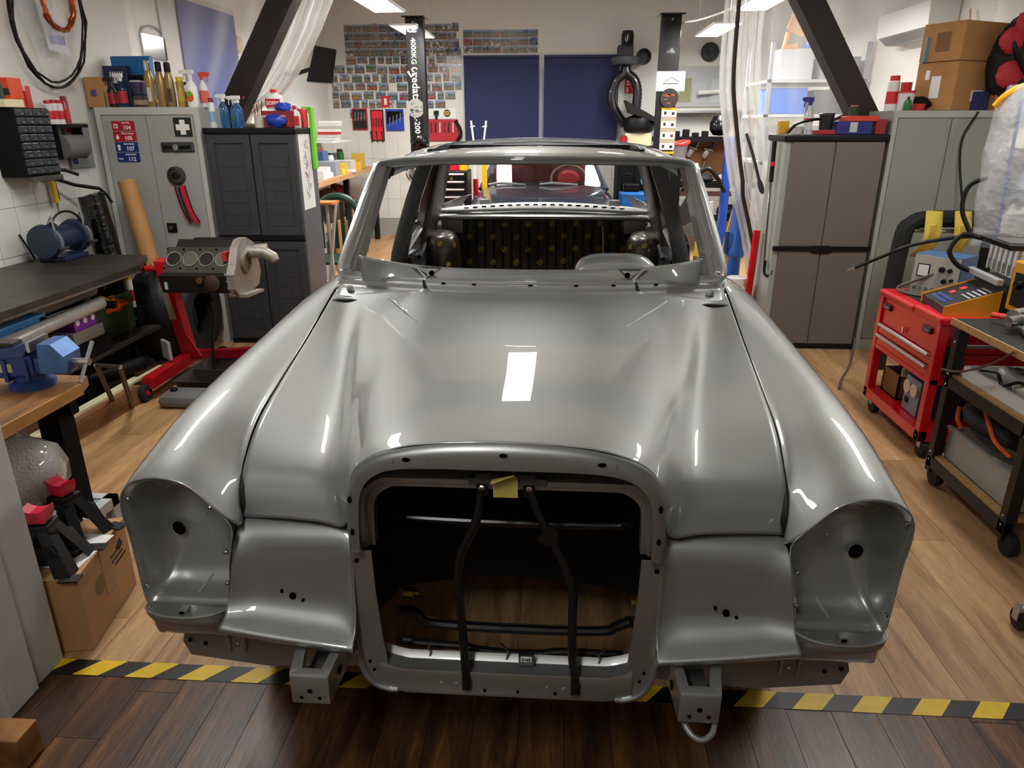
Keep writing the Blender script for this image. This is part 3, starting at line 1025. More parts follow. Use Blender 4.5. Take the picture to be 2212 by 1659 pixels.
for sgn in (1, -1):
    dr = catmull([(sgn * .628, 2.93, 1.462), (sgn * .642, 3.1, 1.458), (sgn * .645, 3.6, 1.462), (sgn * .645, 4.1, 1.455), (sgn * .64, 4.45, 1.41)], 5)
    cpart(MB().tube(dr, .010, 8), 'drip_rail')
    # body side: belt, sill, quarter panel
    MB().tube(catmull([(sgn * .60, 3.0, 1.44), (sgn * .61, 3.6, 1.445), (sgn * .61, 4.3, 1.42)], 5), .028, 8).build('cant_rail', M_innerpaint, car, True)
    MB().box(min(sgn * .74, sgn * .88), max(sgn * .74, sgn * .88), 2.78, 4.5, .36, .47, bev=.02).build('sill', M_paint, car, True)
    rowsB = []
    for (z, xo, y, wdt) in ((.45, .80, 3.76, .20), (.80, .80, 3.76, .17), (.98, .775, 3.77, .13), (1.10, .745, 3.79, .10), (1.25, .70, 3.82, .09), (1.40, .645, 3.85, .085), (1.455, .625, 3.86, .10)):
        rowsB.append([Vector((sgn * xo, y - wdt / 2, z)), Vector((sgn * (xo - .045), y - wdt / 2 + .01, z)), Vector((sgn * (xo - .075), y - wdt * .2, z)), Vector((sgn * (xo - .075), y + wdt * .2, z)), Vector((sgn * (xo - .045), y + wdt / 2 - .01, z)), Vector((sgn * xo, y + wdt / 2, z))])
    bp = cpart(MB().grid(rowsB, True), 'b_pillar', M_innerpaint, ang=50)
    for (dy, z) in ((-.02, .93), (.0, .93), (.02, .93)):
        MB().lathe([(.007, 0), (.007, -.002)], 8, (sgn * .70, 3.77 + dy, z), 'x').build('trim_hole', M_hole, bp)
    # inner C pillar in brown primer, outer C pillar, quarter
    rowsC = []
    for (z, xo, y0, y1) in ((.72, .78, 4.28, 4.62), (.95, .77, 4.30, 4.75), (1.06, .755, 4.32, 4.95), (1.15, .735, 4.34, 4.88), (1.30, .69, 4.30, 4.70), (1.42, .645, 4.24, 4.52), (1.455, .63, 4.2, 4.46)):
        rowsC.append([Vector((sgn * xo, y0, z)), Vector((sgn * (xo - .06), y0 + .02, z)), Vector((sgn * (xo - .075), (y0 + y1) / 2, z)), Vector((sgn * (xo - .06), y1 - .05, z)), Vector((sgn * xo, y1, z))])
    cpart(MB().grid(net(rowsC, 3, 3)), 'c_pillar_inner', M_brownprimer, ang=60)
    rowsD = []
    for (z, xo, y0, y1) in ((1.08, .80, 4.34, 5.06), (1.16, .765, 4.36, 4.93), (1.30, .71, 4.32, 4.74), (1.42, .655, 4.26, 4.56), (1.462, .635, 4.2, 4.50)):
        rowsD.append([Vector((sgn * xo, y0, z)), Vector((sgn * (xo + .012), (y0 + y1) / 2, z)), Vector((sgn * (xo - .01), y1, z)), Vector((sgn * (xo - .05), y1 + .03, z)), Vector((sgn * (xo - .09), y1 + .02, z))])
    cpart(MB().grid(net(rowsD, 3, 3)), 'c_pillar', M_paint2, ang=60)
    rowsQ = []
    for (y, k) in ((4.30, 1), (4.6, 1), (5.0, 1), (5.5, .97), (5.95, .90), (6.1, .82)):
        rowsQ.append([Vector((sgn * x * k, y, z)) for x, z in ((.74, 1.07), (.80, 1.05), (.86, .99), (.885, .90), (.89, .75), (.885, .60), (.87, .40))])
    q = MB().grid(net(rowsQ, 3, 4))
    q.f = [f for f in q.f if ((sum((q.v[i] for i in f), Vector()) / 4).y - 4.82) ** 2 + ((sum((q.v[i] for i in f), Vector()) / 4).z - .36) ** 2 > .14]
    cpart(q, 'quarter_panel', ang=60)
    # rear door frame inside with pressings
    rowsE = [[Vector((sgn * x, y, z)) for (y, z) in ((3.88, .47), (4.0, .47), (4.2, .5), (4.32, .6))] for x in (.70, .76)]
    MB().box(min(sgn * .70, sgn * .76), max(sgn * .70, sgn * .76), 3.86, 4.34, .47, .93).build('inner_quarter', M_innerpaint, car)
    for k, (y, z, l) in enumerate(((3.95, .72, .12), (4.02, .80, .10), (4.10, .66, .14), (4.05, .90, .16))):
        MB().tube([(sgn * .693, y, z), (sgn * .690, y + l, z + .05)], .012, 8).build('pressed_bead', M_innerpaint, car, True)
    MB().tube([(sgn * .74, 3.86, .955), (sgn * .735, 4.36, 1.03)], .020, 8).build('window_rail', M_paint2, car, True)
    MB().tube([(sgn * .80, 2.72, .99), (sgn * .765, 2.98, 1.0)], .016, 8).build('door_hinge_post', M_innerpaint, car, True)
    # wheels inside the arches
    for (wy) in (2.06, 4.82):
        wt = MB().lathe([(.20, -.08), (.30, -.09), (.325, -.07), (.33, 0), (.325, .07), (.30, .09), (.20, .08)], 28, (sgn * .73, wy, .33), 'x').build('tyre', M_rubber, car, True)
        MB().lathe([(.02, -.05), (.19, -.06), (.205, -.08), (.205, .08), (.19, .05), (.02, .03)], 20, (sgn * .73, wy, .33), 'x').build('wheel_rim', M_steel, wt, True)
    # wheelhouse with sound deadening
    rowsW = []
    for (z, k) in ((.62, 1.0), (.78, .98), (.90, .92), (.965, .75), (.985, .4), (.988, .02)):
        rowsW.append([Vector((sgn * (.665 + .15 * k * math.cos(th)), 4.52 + .21 * k * math.sin(th), z)) for th in [2 * math.pi * j / 20 for j in range(20)]])
    CP.append((rowsW, sgn))
    MB().box(min(sgn * .52, sgn * .66), max(sgn * .52, sgn * .66), 4.66, 4.72, .95, 1.055, bev=.01).build('corner_plate', M_paint2, car, True)
# dash top panel with defroster pockets and pointed ends
dr = []
for (x, yb, zb, yf, zf) in ((0, 2.60, 1.112, 2.525, 1.092), (.15, 2.60, 1.114, 2.527, 1.092), (.25, 2.595, 1.117, 2.53, 1.090), (.33, 2.59, 1.122, 2.535, 1.088), (.43, 2.575, 1.133, 2.54, 1.084), (.53, 2.55, 1.152, 2.54, 1.085), (.605, 2.50, 1.178, 2.528, 1.105)):
    dr.append([Vector((x, yb + .05, zb - .05)), Vector((x, yb, zb)), Vector((x, (yb + yf) / 2 - .012, (zb + zf) / 2 + .006)), Vector((x, yf - .018, zf - .004)), Vector((x, yf - .01, zf - .02))])
dr = [[Vector((-p.x, p.y, p.z)) for p in r] for r in dr[:0:-1]] + dr
dash = cpart(MB().grid(net(dr, 4, 4)), 'dash_panel', ang=60)
solid(dash, .002)
for sgn in (-1, 1):
    c = Vector((sgn * .365, 2.542, 1.106))
    pk = MB().add([c + Vector((-sgn * .045, .03, .020)), c + Vector((sgn * .075, .018, .026)), c + Vector((sgn * .0, -.030, -.012)), c + Vector((sgn * .005, .004, .004))], [(0, 1, 3), (1, 2, 3), (2, 0, 3)])
    p = pk.build('defroster_pocket', M_innerpaint, dash)
    MB().tube([c + Vector((sgn * .048, .016, .022)), c + Vector((sgn * .003, -.034, -.010))], [.002, .006], 8).build('pressed_fold', M_paint, dash, True)
    MB().lathe([(.010, 0), (.010, -.002)], 12, (sgn * .352, 2.530, 1.112), 'y').build('spindle_hole', M_hole, dash)
ih = []
for (y, k, z) in ((2.625, .80, 1.085), (2.63, .96, 1.118), (2.65, 1.0, 1.137), (2.72, 1.0, 1.148), (2.80, .97, 1.145), (2.84, .9, 1.12), (2.85, .8, 1.08)):
    ih.append([Vector((.325 + .165 * k * u, y, 1.06 + (z - 1.06) * (1 - abs(u) ** 4) ** .5)) for u in [-1, -.97, -.9, -.75, -.5, -.2, 0, .2, .5, .75, .9, .97, 1]])
cpart(MB().grid(net(ih, 3, 3)), 'instrument_hood', ang=60)

# ---- rear: parcel shelf, rear window sill, bulkhead with printed sound deadening
xsr = [-.70, -.6, -.4, -.2, 0, .2, .4, .6, .70]
sill = []
for (dy, z) in ((-.03, 1.045), (-.045, 1.062), (-.03, 1.082), (.0, 1.092), (.03, 1.105), (.05, 1.118), (.065, 1.112), (.09, 1.09), (.14, 1.0)):
    sill.append([Vector((x, 4.93 + dy - .16 * (x / .7) ** 2, z - .030 * (x / .7) ** 2)) for x in xsr])
rws = cpart(MB().grid(net(sill, 4, 3)), 'rear_window_sill', ang=50)
for i in range(19):
    x = -.52 + i * 1.04 / 18
    MB().cbox((x, 4.955 - .16 * (x / .7) ** 2, 1.1045 - .030 * (x / .7) ** 2), (.030, .016, .006)).build('vent_slot', M_hole, rws)
for x in (-.40, .47):
    MB().cbox((x, 4.99 - .16 * (x / .7) ** 2, 1.115), (.075, .02, .05), bev=.008).build('hinge_lug', M_paint2, rws, True)
ps = cpart(MB().box(-.62, .62, 4.66, 4.89, 1.046, 1.052), 'parcel_shelf', pbr('foil_butyl', rgb('6d6c66'), .4, metal=.4, var=.6, vscale=9), False)
for (x, y, l) in ((-.30, 4.74, .12), (.12, 4.75, .10), (.28, 4.74, .12)):
    MB().prism([(x - l, y), (x, y - .015), (x + l, y), (x, y + .015)], 1.052, 1.0545, 'z').build('cut_opening', M_hole, ps)
cpart(MB().tube(catmull([(-.66, 4.69, 1.03), (-.60, 4.655, 1.05), (0, 4.645, 1.056), (.60, 4.655, 1.05), (.66, 4.69, 1.03)], 5), .016, 8), 'shelf_rail', M_paint2)
cpart(MB().tube(catmull([(-.72, 4.80, 1.06), (-.60, 4.79, 1.075), (0, 4.87, 1.085), (.60, 4.79, 1.075), (.72, 4.80, 1.06)], 5), .012, 8), 'shelf_rail', M_paint2)
M_butyl = pbr('black_butyl', rgb('2c241b'), .32, coat=.6, coat_r=.15, var=.5, vscale=30, bump=.25, bscale=80, col2=rgb('463626'))
M_gold = pbr('gold_print', rgb('b59a3a'), .4, metal=.3)
M_goldfaint = pbr('faint_gold_print', rgb('5d5130'), .4, metal=.3)
prof = []
x = -.60
k = 0
while x < .60:
    wv = .058
    prof += [(x, 4.690), (x + wv * .70, 4.690), (x + wv * .78, 4.712), (x + wv * .92, 4.712)]
    x += wv
prof.append((.60, 4.69))
bk = cpart(MB().grid([[Vector((a, b, z)) for a, b in prof] for z in (.50, .75, 1.045)]), 'seat_bulkhead', M_butyl, False)


def hexmark(mb, c, r, u, v, nrm):
    """flat hexagon ring with a slash, print thickness"""
    o = [c + (u * math.cos(math.pi / 3 * j) + v * math.sin(math.pi / 3 * j)) * r for j in range(6)]
    i_ = [c + (u * math.cos(math.pi / 3 * j) + v * math.sin(math.pi / 3 * j)) * r * .74 for j in range(6)]
    for j in range(6):
        q = (j + 1) % 6
        mb.add([o[j], o[q], i_[q], i_[j]], [(0, 1, 2, 3)])
    a, b = (u * .45 + v * .6) * r, (u * .28 - v * .1) * r
    mb.add([c + a, c + b * .2 + u * r * .42, c - a, c - b * .2 - u * r * .42], [(0, 1, 2, 3)])


g = MB()
gf = MB()
U, V, NN = Vector((1, 0, 0)), Vector((0, 0, 1)), Vector((0, -1, 0))
for r_ in range(6):
    for c_ in range(13):
        cx_ = -.56 + c_ * .155 + (r_ % 2) * .0775
        cz_ = 1.005 - r_ * .082 + (.01 if cx_ > 0 else 0)
        if abs(cx_) < .53:
            hexmark(g, Vector((cx_, 4.6885, cz_)), .021, U, V, NN)
        for dx in (-.03, .03):
            if abs(cx_ + dx) < .57:
                cc = Vector((cx_ + dx, 4.6887, cz_ + .036))
                for j in range(3):
                    aa = math.pi / 2 + j * 2 * math.pi / 3
                    d1 = U * math.cos(aa) + V * math.sin(aa)
                    d2 = U * -math.sin(aa) + V * math.cos(aa)
                    gf.add([cc + d1 * .004 - d2 * .0012, cc + d1 * .018 - d2 * .0008, cc + d1 * .018 + d2 * .0008, cc + d1 * .004 + d2 * .0012], [(0, 1, 2, 3)])
o = g.build('printed_mark', M_gold, bk)
o['kind'] = 'stuff'
o = gf.build('faint_print', M_goldfaint, bk)
o['kind'] = 'stuff'
for rowsW, sgn in CP:
    wh = cpart(MB().grid(net(rowsW, 1, 4), True), 'wheelhouse', M_butyl, ang=60)
    gm = MB()
    for (th, z) in ((-1.9, .93), (-1.2, .84), (-2.2, .80), (-1.6, .72), (-2.6, .91), (-.9, .93)):
        th2 = th if sgn > 0 else math.pi - th
        nrm = Vector((math.cos(th2) * 1.0, math.sin(th2), .25)).normalized()
        u = Vector((-nrm.y, nrm.x, 0)).normalized()
        kk = 1.0 if z < .82 else (.97 if z < .9 else .90)
        hexmark(gm, Vector((sgn * .665 + .15 * kk * math.cos(th2), 4.52 + .21 * kk * math.sin(th2), z)) + nrm * .006, .018, u, nrm.cross(u), nrm)
    o = gm.build('printed_mark', M_gold, wh)
    o['kind'] = 'stuff'
MB().tube([(.385, 4.668, 1.0), (.39, 4.655, .92), (.395, 4.66, .80)], .005, 6).build('white_hose', M_cream, car, True)
MB().box(-.78, .78, 5.05, 6.05, .93, .95).build('trunk_deck', M_paint, car)
MB().box(-.72, .72, 6.04, 6.07, .45, .93).build('rear_panel', M_paint, car)
MB().box(-.72, .72, 4.72, 6.0, .40, .42).build('trunk_floor', M_bay, car)
# ================================================================== GENERIC SMALL THINGS
def spray_bottle(label, p, h, body, head, labelcol=None, r=.03, group=None, name='spray_bottle', rz=0.0, clear=False, cat='bottle', stripe=None):
    t = thing(name, label, cat, p, rz, group)
    mb_ = pbr('clear_plastic_%s' % body, rgb(body), .15, trans=.75) if clear else plain(body, .35)
    MB().lathe([(r * .92, 0), (r, .01), (r, h * .52), (r * .82, h * .62), (r * .38, h * .72), (r * .36, h * .80)], 14).build('bottle', mb_, t, True, local=True)
    hm = plain(head, .4)
    a = MB().lathe([(r * .45, h * .78), (r * .45, h * .86), (r * .3, h * .88)], 12)
    a.box(-r * 1.5, r * .7, -r * .33, r * .33, h * .88, h, bev=.004)
    a.tube([(-r * .9, 0, h * .89), (-r * 1.25, 0, h * .82), (-r * 1.15, 0, h * .73)], r * .14, 6)
    a.box(-r * 1.75, -r * 1.5, -r * .2, r * .2, h * .91, h * .98)
    a.build('trigger_head', hm, t, local=True)
    if labelcol:
        MB().lathe([(r * 1.015, h * .12), (r * 1.015, h * .48)], 14).build('sticker', plain(labelcol, .5), t, True, local=True)
    if stripe:
        MB().lathe([(r * 1.025, h * .34), (r * 1.025, h * .44)], 14).build('sticker_band', plain(stripe, .5), t, True, local=True)
    return t


def can(label, p, r, h, body, cap=None, band=None, name='spray_can', group=None, cat='can', neck=True):
    t = thing(name, label, cat, p, 0, group)
    pr = [(r, 0), (r, h * .82), (r * .8, h * .86), (r * .55, h * .88)] if neck else [(r * .97, 0), (r, .004), (r, h * .86), (r * 1.03, h * .88)]
    MB().lathe(pr, 14).build('can_body', plain(body, .35), t, True, local=True)
    if band:
        MB().lathe([(r * 1.012, h * .2), (r * 1.012, h * .55)], 14).build('printed_band', plain(band, .4), t, True, local=True)
    if cap:
        MB().lathe([(r * .82, h * .84), (r * .80, h * .99), (r * .7, h)], 14).build('cap', plain(cap, .4), t, True, local=True)
    return t


def jug(label, p, r, h, body, cap, sticker=None, name='plastic_bottle', txt=None, txtcol='ffffff', group=None, rz=0, cat='bottle'):
    t = thing(name, label, cat, p, rz, group)
    MB().lathe([(r * .9, 0), (r, .01), (r, h * .55), (r * .85, h * .68), (r * .4, h * .80), (r * .36, h * .86)], 16, M=Matrix.Diagonal((1.15, .62, 1, 1))).build('bottle', plain(body, .3), t, True, local=True)
    MB().lathe([(r * .42, h * .84), (r * .40, h * .98), (r * .3, h)], 12).build('cap', plain(cap, .35), t, True, local=True)
    if sticker:
        MB().box(-r * .98, r * .98, -r * .66, -r * .60, h * .10, h * .52, bev=.003).build('sticker', plain(sticker, .45), t, local=True)
        if txt:
            lett_local(txt, r * .62, (0, -r * .675, h * .30), t, plain(txtcol, .5), bold=True)
    return t


def carton(label, c, d, mat, rz=0.0, name='cardboard_box', flaps=False, tape=None, stick=None, cat='box', group=None, label_face='front', tilt=None):
    """box standing on c (centre of its base), size d"""
    t = thing(name, label, cat, c, rz, group)
    if tilt:
        t.rotation_euler = (tilt[0], tilt[1], rz)
    mb = MB().box(-d[0] / 2, d[0] / 2, -d[1] / 2, d[1] / 2, 0, d[2], bev=min(.004, min(d) * .1))
    mb.build('carton_body', mat, t, local=True)
    if tape:
        MB().box(-.025, .025, -d[1] / 2 - .0012, d[1] / 2 + .0012, d[2] * .0 + .002, d[2] + .0012).build('tape_strip', plain(tape, .3), t, local=True)
    if stick:
        for (x0, x1, z0, z1, colr) in stick:
            MB().box(x0, x1, -d[1] / 2 - .0015, -d[1] / 2 + .001, z0, z1).build('sticker', plain(colr, .5), t, local=True)
    return t


def tub(label, p, r, h, body, lid, name='plastic_tub', group=None):
    t = thing(name, label, 'tub', p, 0, group)
    MB().lathe([(r * .86, 0), (r, h * .9)], 16).build('tub_body', plain(body, .4), t, True, local=True)
    MB().lathe([(r * 1.06, h * .88), (r * 1.06, h * .97), (r * .98, h)], 16).build('lid', plain(lid, .4), t, True, local=True)
    return t


def crumple(label, c, r, mat, name, cat, sq=(1, 1, .5), seed=1, jit=.25, n=14):
    o = MB().blob(c, r, n, sq, jit, seed).build(name, mat, None, True, ang=80)
    return tag(o, label, cat)


# ================================================================== LEFT SIDE
# ---- steel cabinet (safe)
M_safe = pbr('grey_enamel', rgb('a9aaa6'), .38, var=.08, vscale=3)
SX0, SX1, SY, SZ = -3.235, -2.475, 5.24, 1.735
safe = thing('steel_cabinet', 'tall grey steel cabinet with dial lock and emergency number stickers', 'cabinet', ((SX0 + SX1) / 2, SY + .2, 0))
MB().box(SX0, SX1, SY + .012, SY + .42, .0, SZ, bev=.006).build('cabinet_body', M_safe, safe)
fr = MB().box(SX0, SX0 + .035, SY, SY + .014, 0, SZ).box(SX1 - .035, SX1, SY, SY + .014, 0, SZ).box(SX0 + .035, SX1 - .035, SY, SY + .014, SZ - .05, SZ).box(SX0 + .035, SX1 - .035, SY, SY + .014, 0, .09)
fr.build('door_frame', plain('c2c3be', .35), safe)
dl = MB().box(SX0 + .04, -2.868, SY + .002, SY + .014, .095, SZ - .055, bev=.003).build('door', M_safe, safe)
drt = MB().box(-2.862, SX1 - .04, SY + .002, SY + .014, .095, SZ - .055, bev=.003).build('door', M_safe, safe)
MB().box(-2.78, -2.535, SY - .012, SY + .003, 1.43, 1.50, bev=.012).build('handle_plate', plain('55565a', .3, metal=.8), drt)
MB().tube([(-2.755, SY - .022, 1.465), (-2.56, SY - .022, 1.465)], .011, 8).build('handle_grip', M_black, drt)
MB().lathe([(.022, 0), (.022, -.012)], 14, (-2.66, SY - .024, 1.465), 'y').build('handle_badge', M_chrome, drt)
MB().lathe([(.068, 0), (.066, -.018), (.05, -.022), (.046, -.014), (.03, -.014), (.028, -.03), (.001, -.032)], 28, (-2.70, SY, 1.265), 'y').build('dial_lock', plain('5d5a56', .3, metal=.85), drt, True)
MB().lathe([(.026, 0), (.026, -.006)], 18, (-2.70, SY - .030, 1.265), 'y').build('dial_knob', M_black, drt)
MB().box(-2.835, -2.76, SY - .008, SY + .002, .855, .925, bev=.003).build('lock_case', M_black, drt)
MB().lathe([(.014, 0), (.018, -.02), (.006, -.024)], 10, (-2.797, SY - .008, .89), 'y').build('lock_knob', plain('3c3c3e', .3), drt)
cs = MB().box(-2.665, -2.535, SY - .001, SY + .002, 1.535, 1.665).build('cross_sign', plain('16201c', .5), drt)
MB().box(-2.62, -2.58, SY - .002, SY, 1.55, 1.65).box(-2.65, -2.62, SY - .002, SY, 1.58, 1.62).box(-2.58, -2.55, SY - .002, SY, 1.58, 1.62).build('white_cross', M_whitegloss, cs)
z = 1.645
for (num, word, c) in (('104', 'MENTŐK', 'b3202c'), ('105', 'TŰZOLTÓSÁG', 'b3202c'), ('107', 'RENDŐRSÉG', '1d2f78'), ('112', 'SEGÉLYHÍVÓ', '1d2f78')):
    s_ = MB().box(-3.125, -2.955, SY - .001, SY + .002, z - .069, z - .002).build('number_sticker', plain(c, .45), dl)
    lettering(num, .040, (-3.015, SY - .0015, z - .048), s_, M_whitegloss, bold=True)
    lettering(word, .0145, (-3.02, SY - .0015, z - .016), s_, M_whitegloss, bold=True)
    if num == '104':
        MB().box(-3.112, -3.082, SY - .002, SY, z - .052, z - .022).build('pictogram', M_whitegloss, s_)
        MB().box(-3.100, -3.094, SY - .003, SY, z - .049, z - .025).box(-3.109, -3.085, SY - .003, SY, z - .040, z - .034).build('red_cross', plain('b3202c', .45), s_)
    elif num == '105':
        MB().prism([(-3.104, z - .055), (-3.090, z - .055), (-3.084, z - .042), (-3.092, z - .026), (-3.098, z - .018), (-3.100, z - .03), (-3.110, z - .042)], SY - .002, SY).build('flame', M_whitegloss, s_)
    elif num == '107':
        MB().prism([(-3.108, z - .058), (-3.088, z - .058), (-3.090, z - .034), (-3.084, z - .026), (-3.098, z - .018), (-3.112, z - .026), (-3.106, z - .034)], SY - .002, SY).build('police_figure', M_whitegloss, s_)
    else:
        lettering('SOS', .018, (-3.098, SY - .0015, z - .046), s_, M_whitegloss, bold=True)
    z -= .072
# red brush hanging on the door
brush = thing('hand_brush', 'red bristled black hand brush hanging on the grey steel cabinet door', 'brush', (-2.65, SY - .03, .93))
bp_ = catmull([(-2.685, SY - .02, 1.185), (-2.67, SY - .022, 1.10), (-2.645, SY - .022, 1.0), (-2.615, SY - .02, .94)], 5)
MB().tube(bp_, .024, 8, flat=.5).build('brush_back', M_black, brush, True)
bb = MB()
rb = random.Random(2)
for p in bp_:
    for sx in (-1, 1):
        for k in range(3):
            bb.box(p.x + sx * .02 - .008, p.x + sx * .02 + .008 + sx * .018, p.y - .006 - k * .004, p.y + .004, p.z - .012 + rb.uniform(-.006, .006), p.z + .012)
bb.build('bristles', plain('c61f34', .8), brush)['kind'] = 'stuff'

# ---- black plastic cabinet with panelled doors
M_pc = pbr('anthracite_plastic', rgb('35373c'), .55, bump=.12, bscale=150)
PX0, PX1, PY = -2.44, -1.78, 5.225
pc = thing('plastic_cabinet', 'dark grey plastic cabinet with four panelled doors and black top', 'cabinet', ((PX0 + PX1) / 2, PY + .2, 0))
MB().box(PX0, PX1 + .0, PY + .02, PY + .42, .03, 1.56, bev=.008).build('cabinet_body', plain('56585b', .55), pc)
MB().box(PX0 - .01, PX1 + .01, PY - .015, PY + .43, 1.555, 1.595, bev=.008).build('cabinet_top', M_black, pc)
MB().box(PX0 - .005, PX1 + .005, PY - .005, PY + .42, .0, .035, bev=.006).build('plinth', M_black, pc)
MB().box(PX0, PX1, PY - .008, PY + .02, .80, .835, bev=.006).build('middle_rail', M_black, pc)
xm = (PX0 + PX1) / 2
for (x0, x1) in ((PX0 + .004, xm - .004), (xm + .004, PX1 - .004)):
    for (z0, z1) in ((.04, .795), (.84, 1.55)):
        d = MB().box(x0, x1, PY + .006, PY + .02, z0, z1, bev=.004).build('door', M_pc, pc)
        fr = MB().box(x0, x0 + .055, PY - .006, PY + .008, z0, z1, bev=.004).box(x1 - .055, x1, PY - .006, PY + .008, z0, z1, bev=.004)
        fr.box(x0 + .05, x1 - .05, PY - .006, PY + .008, z1 - .06, z1, bev=.004).box(x0 + .05, x1 - .05, PY - .006, PY + .008, z0, z0 + .06, bev=.004)
        fr.build('door_frame', M_pc, d)
        nb = MB()
        for r_ in range(int((z1 - z0 - .12) / .085)):
            for c_ in range(2):
                xx = x0 + .06 + c_ * (x1 - x0 - .12) / 2
                nb.box(xx + .002 + (.02 if r_ % 2 else 0), xx + (x1 - x0 - .12) / 2 - .002 - (0 if r_ % 2 else .02), PY + .003, PY + .008, z0 + .062 + r_ * .085, z0 + .062 + r_ * .085 + .082, bev=.002)
        o = nb.build('pressed_blocks', M_pc, d)
pap = thing('ink_drawing', 'sheet of white paper with a grey ink drawing taped to the dark cabinet side', 'drawing', (PX1 + .004, PY + .12, 1.08))
MB().box(PX1 + .001, PX1 + .003, PY + .05, PY + .30, 1.02, 1.55).build('paper', M_white, pap)
ink = MB()
ri = random.Random(5)
for k in range(46):
    zc, yc = 1.08 + .42 * ri.random(), PY + .175 + ri.gauss(0, .032)
    ink.tube([(PX1 + .0034, yc, zc), (PX1 + .0034, yc + ri.uniform(-.03, .03), zc + ri.uniform(-.03, .04)), (PX1 + .0034, yc + ri.uniform(-.04, .04), zc + ri.uniform(-.02, .05))], .0011, 4)
ink.build('ink_lines', plain('55565a', .8), pap)

# ---- things on top of the steel cabinet
carton('flat blue box leaning at the back of the steel cabinet top', (-3.10, SY + .36, SZ), (.30, .05, .36), plain('1468a8', .5), name='blue_box')
bx2 = thing('navy_box', 'navy box with white diagonal stripes behind the kraft package', 'box', (-3.19, SY + .29, SZ))
MB().box(-.09, .09, -.03, .03, 0, .29, bev=.004).build('carton_body', plain('16264a', .5), bx2, local=True)
for k in range(6):
    MB().prism([(-.055 + k * .018, .17), (-.047 + k * .018, .17), (-.027 + k * .018, .25), (-.035 + k * .018, .25)], -.032, -.0305).build('white_stripe', M_white, bx2, local=True)
kp = carton('kraft paper package with printing at the left end of the steel cabinet top', (-3.225, SY + .06, SZ), (.12, .09, .20), M_kraft, name='kraft_package', rz=.12)
MB().box(-.02, .015, -.052, -.05, .075, .115).build('print_mark', plain('4b4a86', .6), kp, local=True)
spray_bottle('dark spray bottle with a red label and black head on the steel cabinet', (-3.115, SY + .06, SZ), .20, '15161a', '222226', '9f1f2e', .032)
spray_bottle('clear spray bottle with a red label and white head on the steel cabinet', (-3.04, SY + .06, SZ), .225, '2a4d80', 'e8e8e4', 'b52433', .030, clear=True)
tub('purple tub with white lid stacked on a tin, steel cabinet top', (-2.935, SY + .10, SZ + .09), .05, .09, '3a3358', 'd8d4d8')
can('low brown tin under the purple tub', (-2.935, SY + .10, SZ), .05, .09, '4b3a34', None, 'a08a70', name='tin', neck=False)
carton('small black box lying on the purple tub', (-2.925, SY + .10, SZ + .18), (.11, .08, .035), M_blackmatte, name='black_box')
for (x, hh, c, l, rz) in ((-2.825, .31, 'a3864e', 'slim gold bottle with chrome cap on the steel cabinet', 0), (-2.745, .30, 'a3864e', 'gold bottle with a side handle and black cap', .2), (-2.68, .295, '9b8357', 'wide gold bottle with black cap and dark print', 0)):
    t = thing('gold_bottle', l, 'bottle', (x, SY + .06, SZ), rz)
    MB().lathe([(.030, 0), (.034, .01), (.034, hh * .62), (.022, hh * .76), (.018, hh * .8)], 14, M=Matrix.Diagonal((1, .8, 1, 1))).build('bottle', plain(c, .3, metal=.35), t, True, local=True)
    MB().lathe([(.022, hh * .78), (.022, hh * .97), (.015, hh)], 12).build('cap', M_chrome if 'chrome' in l else M_black, t, True, local=True)
    if 'handle' in l:
        MB().tube([(-.03, 0, hh * .62), (-.052, 0, hh * .5), (-.05, 0, hh * .2), (-.032, 0, hh * .08)], .009, 8).build('side_handle', plain(c, .3, metal=.35), t, True, local=True)
    else:
        MB().box(-.012, .016, -.0285, -.026, hh * .12, hh * .42).build('sticker', plain('d8d2c2' if 'chrome' in l else '4b3f30', .5), t, local=True)
can('gold aerosol can with a bright yellow cap', (-2.605, SY + .06, SZ), .028, .20, 'a98a3a', 'e8c01c', 'c9a94e')
spray_bottle('black bottle half hidden behind the white weed spray bottle', (-2.575, SY + .12, SZ), .17, '18181a', '202022', None, .03)
wb = spray_bottle('white spray bottle with a green, yellow and orange oval label', (-2.52, SY + .05, SZ), .245, 'ecece6', 'e8e8e4', None, .04)
MB().lathe([(.026, 0), (.024, -.004)], 20, (0, -.038, .07), 'y', Matrix.Diagonal((1, 1, 1.45, 1))).build('oval_sticker', plain('e2571e', .5), wb, local=True)
MB().lathe([(.024, 0), (.022, -.003)], 20, (0, -.041, .086), 'y', Matrix.Diagonal((.95, 1, .8, 1))).build('oval_sticker_top', plain('6fae2a', .5), wb, local=True)
spray_bottle('white spray bottle with orange red trigger beside the weed spray', (-2.475, SY + .14, SZ), .235, 'e4e2de', 'e2492c', 'd86a50', .032, rz=math.pi)

